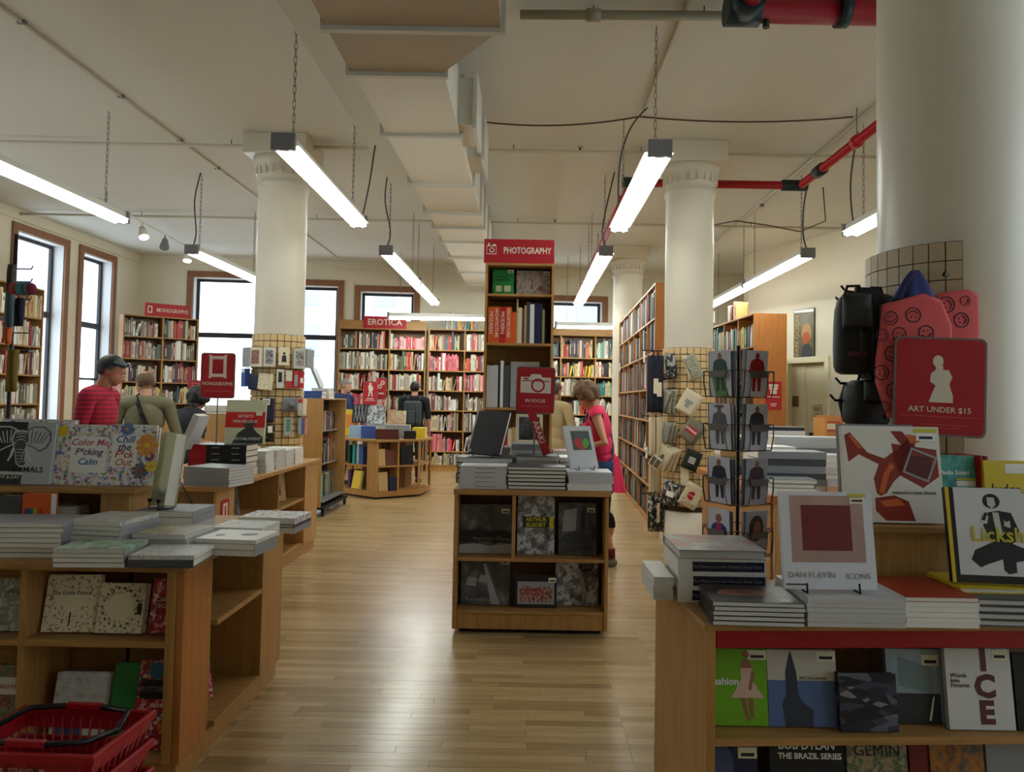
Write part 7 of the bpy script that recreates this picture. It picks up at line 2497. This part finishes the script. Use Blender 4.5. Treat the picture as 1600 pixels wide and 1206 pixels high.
# right column
BWF = pattern('black_white_floral', [(.0, (22, 22, 24)), (.52, (24, 24, 26)), (.6, (200, 200, 190)), (.66, (26, 26, 28))], 20)
NEWS = pattern('newsprint', [(.35, (176, 172, 150)), (.5, (150, 146, 126)), (.6, (90, 88, 78)), (.66, (180, 176, 156))], 60)
CRC = mat('cream_canvas', (206, 196, 166), .85)
RWR = .278
r, w, h, t = hang(CR, RWR, 1037, 554, 1058, 593, 'pouch', 'black floral pouch with a long cream tag, upper left of the right column', 'pouch', BWF, .06, -8, out=.02, shape='soft')
ins(r, w, h, t + .004, .2, .25, .42, .9, CRC, name='tag')
ins(r, w, h, t + .002, .05, .1, .35, .5, mat('rose_cloth', (160, 70, 90), .8))
for i in range(2):
    r, w, h, t = hang(CR, RWR, 1074 - i * 3, 554, 1093 - i * 3, 593, 'pouch', 'newsprint-patterned pouch at the upper right of the right column, %s' % ('behind' if i else 'in front'), 'pouch', NEWS if not i else CRC, .022, -25 + i * 8, out=.05 - .035 * i, shape='soft', ref=1083)
for i in range(3):
    r, w, h, t = hang(CR, RWR, 1030 + i * 8, 608, 1042 + i * 8, 647, 'zip_pouch', 'striped clear pouch on the left of the right column, %s' % ['leftmost of three', 'middle of three', 'rightmost of three'][i], 'pouch', pattern('striped_paper', [(.3, (190, 186, 164)), (.6, (120, 118, 106))], 40, 'wave') if i == 0 else NEWS, .02, 24 if i == 0 else 6, out=.075 - .028 * i, shape='soft', ref=1048)
for i in range(2):
    r, w, h, t = hang(CR, RWR, 1062 + i * 2, 610 + i * 2, 1090 + i * 2, 647 + i * 2, 'pouch', 'cream canvas pouch with a dog picture, %s' % ('right column' if not i else 'behind the one in front, right column'), 'pouch', CRC, .022, 30, out=.05 - .03 * i, shape='soft', ref=1076)
    if not i:
        flat('printed_dog', [disc(.0, .0, .03, 12, .026), disc(-.03, .005, .014, 8, .022), disc(.03, .005, .014, 8, .022), [(-.025, -.06), (.025, -.06), (.02, -.01), (-.02, -.01)]], GREYC, r, FACE(-t), .002)
for i in range(2):
    r, w, h, t = hang(CR, RWR, 1067 + i * 3, 655 + i * 3, 1093 + i * 3, 690 + i * 3, 'pouch', 'grey zip pouch with a red lettered label, %s' % ('right column' if not i else 'just behind the labelled one, right column'), 'pouch', mat('grey_canvas', (120, 116, 100), .85), .022, 38, out=.05 - .03 * i, shape='soft', ref=1080)
    if not i:
        ins(r, w, h, t, .15, .36, .85, .64, RED, 2)
        text(r, 'STRAND', (0, -t - .0025, 0), .034, WHITE, bold=.0008)
for i in range(3):
    r, w, h, t = hang(CR, RWR, 1034 + i * 6, 660, 1046 + i * 6, 691, 'zip_pouch', 'grey clear pouch edge-on below the striped ones, %s' % ['leftmost', 'middle', 'rightmost'][i], 'pouch', NEWS if i else mat('clear_grey', (130, 132, 122), .3), .018, 14, out=.075 - .028 * i, shape='soft', ref=1050)
for i in range(3):
    r, w, h, t = hang(CR, RWR, 1022 + i * 8, 697, 1046 + i * 7, 734, 'pouch', 'cream pouch with a dark portrait print, %s' % ['front left of the right column', 'second in the fan on the right column', 'last in the fan on the right column'][i], 'pouch', CRC, .02, 32 - i * 6, out=.075 - .03 * i, shape='soft', ref=1052)
    if i < 2:
        flat('printed_portrait', [disc(.0, .02, .018, 10, .024), [(-.035, -.06), (.035, -.06), (.025, .0), (-.025, .0)]], mat('sepia_print', (90, 80, 66), .7), r, FACE(-t), .002)
r, w, h, t = hang(CR, RWR, 1014, 713, 1032, 733, 'pouch', 'little cream pouch with two picture panels in front of the fan', 'pouch', CRC, .02, 32, out=.108, shape='soft', ref=1052)
ins(r, w, h, t, .1, .15, .46, .85, mat('sepia_print', (90, 80, 66), .7), 2)
ins(r, w, h, t, .54, .15, .9, .85, mat('sepia_print', (90, 80, 66), .7), 2)
r, w, h, t = hang(CR, RWR, 1068, 703, 1093, 734, 'pouch', 'black-green pouch with white lettering lines on the right column', 'pouch', mat('black_green', (34, 40, 32), .8), .03, 22, out=.04, shape='soft')
flat('printed_lines', [rect(-.035, .02 - .018 * i, .035, .03 - .018 * i) for i in range(4)], WHITE, r, FACE(-t), .002)
for i in range(2):
    r, w, h, t = hang(CR, RWR, 1064 + i * 6, 731 + i, 1070 + i * 6, 758 + i, 'price_tag', 'long cream tag below the black-green pouch, %s' % ['left one', 'right one'][i], 'tag', CREAM, .006, out=.03)
r, w, h, t = hang(CR, RWR, 1038, 752, 1064, 790, 'pouch', 'black and white floral pouch low on the right column', 'pouch', BWF, .07, 14, out=.02, shape='soft')
ins(r, w, h, t, .3, .4, .75, .62, WHITE)
r, w, h, t = hang(CR, RWR, 1066, 755, 1094, 793, 'pouch', 'cream dotted pouch with a round red label, lowest right on the column', 'pouch', pattern('dotted_cream', [(.0, (30, 30, 30)), (.16, (30, 30, 30)), (.2, (206, 196, 166)), (1, (206, 196, 166))], 34, 'cell', interp='CONSTANT'), .03, 28, out=.04, shape='soft')
flat('round_label', [disc(0, 0, .045, 16)], RED, r, FACE(-t), .002)
text(r, 'STRAND', (0, -t - .003, 0), .022, WHITE)
ins(r, w, h, t + .004, .62, .2, .95, .85, CREAM, 2, name='tag')

# tote bags hanging off the left of the right column, on a side arm
arm = thing('hook_rail', 'dark metal arm with hooks on the left of the right column', 'hook', (CR.location.x - .278, 8.28, 0))
for z in (at(1022, 548, 8.25).z, at(1022, 650, 8.25).z, at(1022, 770, 8.25).z):
    part('arm_bar', MB().tube([(.02, 0, z), (-.24, -.10, z), (-.25, -.10, z + .03)], .007, 6), PEG, arm)


def tote(label, px0, px1, py0, py1, Y, m, t=.06, tags=None, folds=3, group=None, strap=True, cat='bag', name='tote_bag'):
    a, b = at(px0, py1, Y), at(px1, py0, Y)
    w, h = b.x - a.x, b.z - a.z
    r = thing(name, label, cat, ((a.x + b.x) / 2, Y, (a.z + b.z) / 2), 0, group)
    part('bag_body', soft_box(w, h, t, folds, .16, 14, 12), m, r)
    if strap:
        part('handle', MB().tube([(-w * .22, -t * .6, h * .46), (-w * .1, -t * .5, h * .5 + .05), (w * .1, -t * .5, h * .5 + .05), (w * .22, -t * .6, h * .46)], .008, 6), m, r)
    if tags:
        for i, (u, v, tw_, th) in enumerate(tags):
            bx('tag', (w * (u - .5), -t - .012 - .002 * i, h * (v - .5), w * (u - .5) + tw_, -t - .009 - .002 * i, h * (v - .5) + th), CREAM, r)
    return r, w, h


NAVYC = mat('navy_canvas', (26, 28, 44), .85)
tote('long navy canvas tote hanging left of the right column', 1010, 1036, 556, 644, 8.06, NAVYC, .08, [(.34, .33, .05, .16), (.55, .28, .05, .15)])
tote('cream canvas totes hanging edge-on below the navy one, left one', 1013, 1023, 652, 712, 8.08, CRC, .06, folds=2)
tote('cream canvas tote hanging edge-on below the navy one, right one', 1024, 1034, 652, 716, 8.08, CRC, .06, folds=2)
tote('black and white floral tote at floor level left of the right column', 1011, 1037, 775, 829, 8.22, BWF, .09, [(.5, .3, .03, .2)])
tote('cream bag straps hanging between the totes left of the right column', 1013, 1032, 722, 772, 8.24, CRC, .02, folds=4, strap=False, name='bag_straps')

# big column: smiley totes, blue drawstring bag, rucksacks
CORAL = mat('coral_canvas', (206, 84, 84), .8)
SMK = mat('smiley_navy', (46, 28, 44), .7)


def smile_bag(label, Y, poly, t, prints, name='tote_bag', rzz=0):
    """poly: outline in pixels, clockwise from the top left; soft front with navy smiling faces printed on it"""
    P = [at(x, y, Y) for x, y in poly]
    ctr = sum(P, Vector()) / len(P)
    r = thing(name, label, 'bag', ctr)
    loc = [p - ctr for p in P]
    n = len(loc)
    def ring(k, y):
        return [(p.x * k, y, p.z * k) for p in loc][::-1]
    mb = MB()
    mb.loft([ring(.97, .0), ring(1.0, -t * .25), ring(1.0, -t * .6), ring(.97, -t * .92), ring(.9, -t)])
    part('bag_body', mb, CORAL, r)
    for x, y, s, a in prints:
        q = at(x, y, Y - t) - ctr
        s = s * Y / 1183
        rt = lambda pts: [(q.x + (u * math.cos(a) - v * math.sin(a)) * s, q.z + (u * math.sin(a) + v * math.cos(a)) * s) for u, v in pts]
        pl_ = [rt(p_) for p_ in ringp(0, 0, .86, 1.0, 20) + ringp(0, .02, .5, .62, 10, math.pi * 1.1, math.pi * 1.9) + [disc(-.26, .26, .1, 8), disc(.26, .26, .1, 8)]]
        flat('printed_face', pl_, SMK, r, FACE(-t - .0002), .0012)
    return r


smile_bag('coral tote with navy smiling faces, front one on the big column', 2.65, [(1376, 476), (1400, 470), (1436, 460), (1462, 470), (1478, 510), (1474, 600), (1440, 660), (1384, 652), (1366, 600), (1366, 560), (1372, 520)], .05,
          [(1427, 492, 12, 3.1), (1392, 497, 11, .3), (1447, 520, 12, .2), (1405, 522, 11, .4), (1378, 524, 10, .6), (1394, 553, 12, .0), (1440, 560, 12, 2.6), (1377, 582, 12, 1.5), (1424, 590, 12, .3), (1396, 610, 12, .6), (1382, 636, 9, .2), (1440, 620, 12, .4)])
smile_bag('coral tote with navy smiling faces, hanging behind on the right of the big column', 2.72, [(1440, 466), (1470, 458), (1505, 454), (1517, 460), (1519, 520), (1512, 600), (1484, 640), (1450, 640), (1444, 560)], .05,
          [(1456, 470, 10, 3), (1479, 476, 13, 1.9), (1502, 500, 12, 1.8), (1508, 470, 8, 1), (1497, 540, 12, 1.5), (1490, 600, 11, .4)])
b = at(1437, 460, 2.66)
db = thing('drawstring_bag', 'dark blue drawstring bag hanging above the coral totes', 'bag', (b.x, 2.69, b.z - .02), 0)
rings = []
for i in range(8):
    f = i / 7
    rx = .062 * (1 - f) ** .8 + .014
    ry = .035 * (1 - f) + .01
    rings.append([(rx * math.cos(u) * (1 + .12 * math.sin(5 * u)), ry * math.sin(u) * (1 + .12 * math.sin(5 * u)), .11 * f) for u in [2 * math.pi * j / 24 for j in range(24)]])
part('bag_body', MB().loft(rings), mat('royal_blue_nylon', (36, 40, 110), .5), db)
part('drawstring', MB().tube([(-.0, 0, .11), (-.045, -.04, .06), (-.066, -.04, -.02)], .004, 6), mat('navy_cord', (24, 26, 40), .7), db)
part('drawstring', MB().tube([(.0, .0, .11), (.03, .06, .12), (.06, .12, .11)], .004, 6), mat('navy_cord', (24, 26, 40), .7), db)
ha = thing('bag_hanger', 'black metal hooks and bar on the left of the big column', 'hook', (1.40, 2.93, 0))
for (z, x) in ((at(1312, 470, 2.8).z, -.22), (at(1318, 452, 2.8).z, -.2), (at(1312, 598, 2.8).z, -.22), (at(1296, 625, 2.8).z, -.24)):
    part('hook', MB().tube([(0.0, 0, z), (x, -.08, z), (x - .02, -.085, z + .02)], .005, 6), BLACK, ha)
zz = at(1335, 455, 2.8).z
bx('hook_plate', (-.17, -.1, zz - .035, -.08, -.085, zz + .02), BLACK, ha)
part('hook', MB().tube([(.10, -.24, at(1437, 430, 2.7).z), (.05, -.30, at(1437, 427, 2.6).z), (.05, -.31, at(1437, 422, 2.6).z)], .005, 6), BLACK, ha)
NYL = mat('black_nylon', (30, 32, 31), .6)
NYL2 = mat('charcoal_nylon', (46, 48, 46), .55)


def rucksack(label, px0, px1, py0, py1, Y, m, yaw=0, rnd=.03):
    a, b = at(px0, py1, Y), at(px1, py0, Y)
    w, h = b.x - a.x, b.z - a.z
    r = thing('rucksack', label, 'bag', ((a.x + b.x) / 2, Y, (a.z + b.z) / 2), rad(yaw))
    prof = [(.62, -.5), (.86, -.47), (.97, -.4), (1, -.2), (.98, .1), (.93, .3), (.8, .43), (.55, .49), (.3, .5)]
    rings = []
    for k, z in prof:
        rings.append([(w / 2 * k * math.copysign(abs(math.cos(u)) ** .6, math.cos(u)), .07 * (.5 + .5 * k) * math.copysign(abs(math.sin(u)) ** .6, math.sin(u)), z * h) for u in [2 * math.pi * j / 20 for j in range(20)]])
    part('bag_body', MB().loft(rings), m, r)
    part('front_pocket', soft_box(w * .7, h * .42, .05), NYL2, r)
    r.children[-1].location = (0, -.055, -.14 * h)
    part('flap', soft_box(w * .8, h * .3, .03), NYL2, r)
    r.children[-1].location = (0, -.06, .25 * h)
    part('grab_handle', MB().tube([(-.03, 0, h * .48), (-.02, 0, h * .5 + .03), (.02, 0, h * .5 + .03), (.03, 0, h * .48)], .006, 6), NYL, r)
    for s in (-1, 1):
        part('shoulder_strap', MB().tube([(s * w * .25, .07, h * .42), (s * w * .3, .1, 0), (s * w * .28, .07, -h * .42)], .012, 6), NYL, r)
    bx('patch', (-.03, -.1035, -.3 * h, .03, -.1, -.24 * h), mat('patch_maroon', (90, 40, 46), .6), r)
    part('buckle_strap', MB().tube([(w * .1, -.06, .1 * h), (w * .1, -.115, -.1 * h), (w * .1, -.1, -.34 * h)], .006, 5), NYL, r)
    return r


rucksack('big black rucksack hanging on the left of the big column, upper', 1304, 1362, 460, 584, 2.78, NYL, -15)
rucksack('black rucksack hanging just behind the upper one, beside the coral tote', 1345, 1392, 462, 592, 2.88, NYL2, 10)
rucksack('black rucksack hanging lower on the left of the big column', 1322, 1384, 594, 664, 2.82, NYL, 5)

# ================================================================ CARD SPINNER
SX, SY = at(1153, 700, 3.02).x, 3.02
sp = thing('card_spinner', 'black wire spinner rack of greeting cards by the near right table', 'rack', (SX, SY, 0))
part('base_ring', MB().lathe([(.0, 0), (.22, 0), (.225, .012), (.2, .02), (.03, .03), (.02, .05)], 28), BLACK, sp)
part('pole', MB().cyl((0, 0, .02), (0, 0, at(1153, 540, 3.02).z), .007, n=12), BLACK, sp)
rowz = [at(1125, y, 2.9).z for y in (618, 703, 789, 872)]
view = math.atan2(-SY, -SX)
CB = mat('card_back_blue', (112, 120, 142), .5)
CW = mat('card_white', (216, 218, 232), .45)
CG = mat('card_grey', (176, 176, 184), .45)
SKN = mat('print_skin', (176, 130, 106), .6)
figs = {
    (0, 0): ('card with a green-shirted player on a green stripe', CW, [((130, 0), 0)], (24, 80, 60)),
    (0, 1): ('card with a player in red leaning over', CW, None, (176, 30, 40)),
    (1, 0): ('card with a grey figure in a wide hat', CW, None, (96, 96, 98)),
    (1, 1): ('card with a dark-suited figure, hand at the face', CW, None, (44, 42, 46)),
    (2, 0): ('card with a bearded navy-suited figure', CW, None, (34, 36, 60)),
    (2, 1): ('grey card with a dark red jacketed figure', CG, None, (70, 40, 44)),
    (3, 0): ('card with a fair-haired figure in a blue jacket', CW, None, (50, 70, 130)),
    (3, 1): ('card with an oval brown-haired portrait', CG, None, (70, 50, 42)),
}
PLT = mat('pocket_label_taupe', (104, 96, 88), .5)
cw, chh = .115, .178
for f in range(4):
    ang_ = view + rad(45) * (1 if f in (1,) else -1) + rad(180) * (f // 2) if f < 2 else view + rad(45 if f == 2 else 135) + rad(90 if f == 2 else 0)
    ang_ = view + rad(-45 + 90 * f)
    M = Matrix.Translation((SX, SY, 0)) @ Matrix.Rotation(ang_ + math.pi / 2, 4, 'Z')
    Ml = Matrix.Rotation(ang_ + math.pi / 2, 4, 'Z')
    for j, z in enumerate(rowz):
        y0 = -.100
        wr = MB()
        for x in (-.078, -.045, .045, .078):
            zt = .098 if abs(x) > .05 else .085
            wr.tube([(x, y0 + .028, z - .004), (x, y0, z - .004), (x, y0 - .012, z + zt * .5), (x, y0 - .012, z + zt)], .0016, 4)
        wr.tube([(-.078, y0 + .028, z + .10), (-.078, y0 - .012, z + .098), (-.06, y0 - .012, z + .098), (-.045, y0 - .012, z + .085)], .0018, 4)
        wr.tube([(.078, y0 + .028, z + .10), (.078, y0 - .012, z + .098), (.06, y0 - .012, z + .098), (.045, y0 - .012, z + .085)], .0018, 4)
        wr.tube([(-.078, y0, z - .004), (.078, y0, z - .004)], .0018, 4)
        wr.tube([(-.078, y0 + .028, z - .004), (.078, y0 + .028, z - .004)], .0018, 4)
        wr.tube([(0, -.0, z + .04), (0, y0 + .028, z + .04)], .002, 4)
        wr.tube([(0, -.0, z - .004), (0, y0 + .028, z - .004)], .002, 4)
        mb = MB()
        mb.v, mb.f, mb.m, mb.s, mb.c = [tuple(Ml @ Vector(v)) for v in wr.v], wr.f, wr.m, wr.s, wr.c
        part('wire_pocket', mb, BLACK, sp)
        if f < 2:
            mb = MB().box(-.045, y0 - .0165, z + .072, .045, y0 - .0145, z + .098)
            mb.v = [tuple(Ml @ Vector(v)) for v in mb.v]
            part('pocket_label', mb, PLT, sp)
            name_, cm, _, fc = figs[(j, f)]
            fcol = mat('print_fig_%d%d' % (j, f), fc, .5)
            c = thing('greeting_card', f'{name_} in the {["left", "right"][f]}-hand side of the spinner', 'card')
            c.matrix_world = M @ Matrix.Translation((.0, y0 + .008, z - .0005)) @ Matrix.Rotation(rad(3), 4, 'X')
            part('card', MB().box(-cw / 2, -.0012, 0, cw / 2, .0012, chh), cm, c)
            if (j, f) == (3, 1):
                flat('printed_figure', [disc(0, .11, .038, 18, .05)], fcol, c, FACE(-.0012), .0006)
                flat('printed_figure', [disc(.004, .105, .02, 14, .034)], SKN, c, FACE(-.0018), .0006)
            else:
                k = 1.0 if j < 3 else 1.4
                zb = .02 if j < 3 else -.06
                po = [q for q in sil_person(0, zb if zb > 0 else .01, .15)]
                if j == 3:
                    po = [disc(0, .142, .017, 12), [(-.05, .03), (.05, .03), (.04, .11), (.018, .124), (-.018, .124), (-.04, .11)]]
                flat('printed_figure', po[1:], fcol, c, FACE(-.0012), .0006)
                flat('printed_figure', [po[0]], SKN if (j, f) not in ((1, 0), (0, 1)) else fcol, c, FACE(-.0012), .0007)
                if (j, f) == (0, 0):
                    flat('printed_stripe', [[(-.03, .0), (.045, .0), (.02, .07), (-.045, .075)]], mat('print_lime', (100, 150, 70), .5), c, FACE(-.0011), .0003)
                if (j, f) == (3, 0):
                    flat('printed_figure', [rect(-.012, .04, .014, .12)], mat('print_magenta', (190, 40, 100), .5), c, FACE(-.0018), .0006)
                if (j, f) == (1, 0):
                    flat('printed_figure', [disc(0, .168, .03, 12, .006)], fcol, c, FACE(-.0018), .0006)
            for q, (dx, dy) in enumerate(((-.014, .012), (-.008, .018), (.009, .015), (.013, .021))):
                if j == 3 and q > 2:
                    continue
                g = thing('greeting_card', f'plain-backed card fanned {["far left", "near left", "near right", "far right"][q]} behind the {name_}', 'card', (0, 0, 0), 0, f'cards fanned in one pocket, row {["one", "two", "three", "four"][j]} {["left", "right"][f]}')
                g.matrix_world = M @ Matrix.Translation((dx, y0 + dy - .0, z - .0005)) @ Matrix.Rotation(rad(2), 4, 'X')
                part('card', MB().box(-cw / 2, -.001, 0, cw / 2, .001, chh - .002 * q), CB if (q + j) % 3 else CG, g)
# ================================================================ BASKETS
BRED = mat('basket_red', (160, 14, 30), .35)
BW, BD, BH = .43, .31, .235
def basket_meshes():
    tw, td, bw_, bd_ = BW / 2, BD / 2, BW / 2 - .055, BD / 2 - .045
    L_ = lambda f: (bw_ + (tw - bw_) * f, bd_ + (td - bd_) * f)
    rim, wall, base = MB(), MB(), MB()
    rim.loft([[(sx * (tw + o), sy * (td + o), z) for sx, sy in ((-1, -1), (1, -1), (1, 1), (-1, 1))] for o, z in ((.0, BH - .028), (.012, BH - .026), (.014, BH - .004), (.008, BH), (.0, BH), (-.004, BH - .006), (-.004, BH - .028), (.0, BH - .028))], cap=False, sm=False)
    base.box(-bw_, -bd_, 0, bw_, bd_, .005)
    for side in range(4):
        nsl = 13 if side % 2 == 0 else 9
        for i in range(nsl + 1):
            u = -1 + 2 * i / nsl
            p = []
            for f, z in ((0, .004), (1, BH - .026)):
                a_, b_ = L_(f)
                p.append(((u * a_, -b_), (a_, u * b_), (-u * a_, b_), (-a_, -u * b_))[side] + (z,))
            wall.tube(p, .0036, 4)
        for f0, f1 in ((.0, .14), (.34, .42), (.82, 1.0)):
            rg = []
            for f, dd in ((f0, -.001), (f0, .0025), (f1, .0025), (f1, -.001)):
                a_, b_ = L_(f)
                z = .004 + f * (BH - .03)
                q = ((-a_, -b_ - dd), (a_, -b_ - dd)), ((a_ + dd, -b_), (a_ + dd, b_)), ((a_, b_ + dd), (-a_, b_ + dd)), ((-a_ - dd, b_), (-a_ - dd, -b_))
                rg.append([(x, y, z) for x, y in q[side]])
            vs = [rg[k][m] for k in range(4) for m in range(2)]
            wall._add(vs, [(0, 1, 3, 2), (2, 3, 5, 4), (4, 5, 7, 6), (6, 7, 1, 0), (0, 2, 4, 6), (1, 7, 5, 3)])
    return rim.mesh('rim', BRED), wall.mesh('lattice_wall', BRED), base.mesh('bottom', BRED)


ba = basket_meshes()
HND = mat('basket_handle_black', (22, 20, 26), .4)
hm = MB().tube([(-BW / 2 + .02, 0, 0), (-BW / 2 + .05, .11, .012), (-.07, .135, .012), (.07, .135, .012), (BW / 2 - .05, .11, .012), (BW / 2 - .02, 0, 0)], .009, 8).mesh('handle', HND)
bc = at(160, 1135, 2.36)
for i in range(1, 4):
    r = thing('shopping_basket', ['', 'red plastic shopping basket at the bottom of the stack', 'red plastic shopping basket just under the top one', 'red plastic shopping basket on top of the stack by the near left table'][i], 'basket', (-1.455 + .004 * (i % 2), 2.40, .001 + .0925 * (i - 1)), rad(-3), 'stacked red shopping baskets')
    for nm, m in zip(('rim', 'lattice_wall', 'bottom'), ba):
        link(nm, m, r)
    if i == 3:
        link('handle', hm, r, (0, .0, BH + .002))
        link('handle', hm, r, (0, .0, BH + .002), (0, 0, math.pi))
        bx('grip', (-.06, .126, BH + .004, .06, .146, BH + .026), BRED, r, .004)
        bx('grip', (-.06, -.146, BH + .004, .06, -.126, BH + .026), BRED, r, .004)
        bx('label_plate', (-.07, -.152, .15, .07, -.148, .206), mat('plate_pink', (196, 150, 150), .5), r)
        flat('label_oval', [disc(0, .178, .055, 20, .025)], mat('oval_maroon', (120, 30, 40), .5), r, FACE(-.152), .001)
        text(r, 'STRAND', (0, -.1535, .178), .02, mat('plate_pink', (196, 150, 150), .5))
# ================================================================ SOCKS at the left edge
rk = thing('sock_rack', 'black pole rack with hooks at the left edge of the view', 'rack', (-3.12, 4.55, 0))
part('base', MB().lathe([(0, 0), (.2, 0), (.2, .015), (.02, .03)], 20), BLACK, rk)
part('pole', MB().cyl((0, 0, .02), (0, 0, 2.42), .012, n=10), BLACK, rk)
for py in (420, 440, 452, 468, 520, 548):
    z = at(25, py, 4.55).z
    part('hook', MB().tube([(0, 0, z), (.10, -.0, z), (.11, 0, z + .02)], .004, 5), BLACK, rk)
SOCKS = [('fringed grey-brown scarf at the top of the sock rack', 14, 28, 414, 458, (74, 70, 62), 'scarf'), ('blue-grey scarf hanging on the sock rack', 10, 26, 455, 520, (96, 116, 130), 'scarf'), ('navy sock hanging in front on the sock rack', 25, 41, 466, 510, (26, 30, 50), 'sock'),
         ('orange sock low on the sock rack', 12, 21, 512, 538, (206, 100, 50), 'sock'), ('olive-gold scarf hanging lowest on the sock rack', 12, 32, 546, 612, (120, 100, 46), 'scarf')]
for i, (lb, x0, x1, y0, y1, c, nm) in enumerate(SOCKS):
    Y = 4.50 - .02 * i
    a, b = at(x0, y1, Y), at(x1, y0, Y)
    r = thing(nm, lb, nm, ((a.x + b.x) / 2, Y, (a.z + b.z) / 2))
    part('knit_body', soft_box(b.x - a.x, b.z - a.z, .04, 2, .2), mat('knit_%d' % i, c, .9), r)
q = at(30, 451, 4.42)
r = thing('sock', 'striped teal, red and maroon sock sticking out of the sock rack', 'sock', q, 0)
for i, (c, x0, x1) in enumerate((((150, 60, 46), -.04, .0), ((60, 120, 126), .0, .035), ((130, 40, 40), .035, .045), ((50, 110, 116), .045, .065))):
    part('stripe', MB().cyl((x0, 0, 0), (x1, 0, .001), .036 + .002 * (i % 2), n=14), mat('stripe_%d' % i, c, .9), r)
mb = MB()
ellipsoid(mb, (.065, 0, 0), (.034, .036, .037))
part('toe', mb, mat('toe_maroon', (120, 34, 60), .9), r)
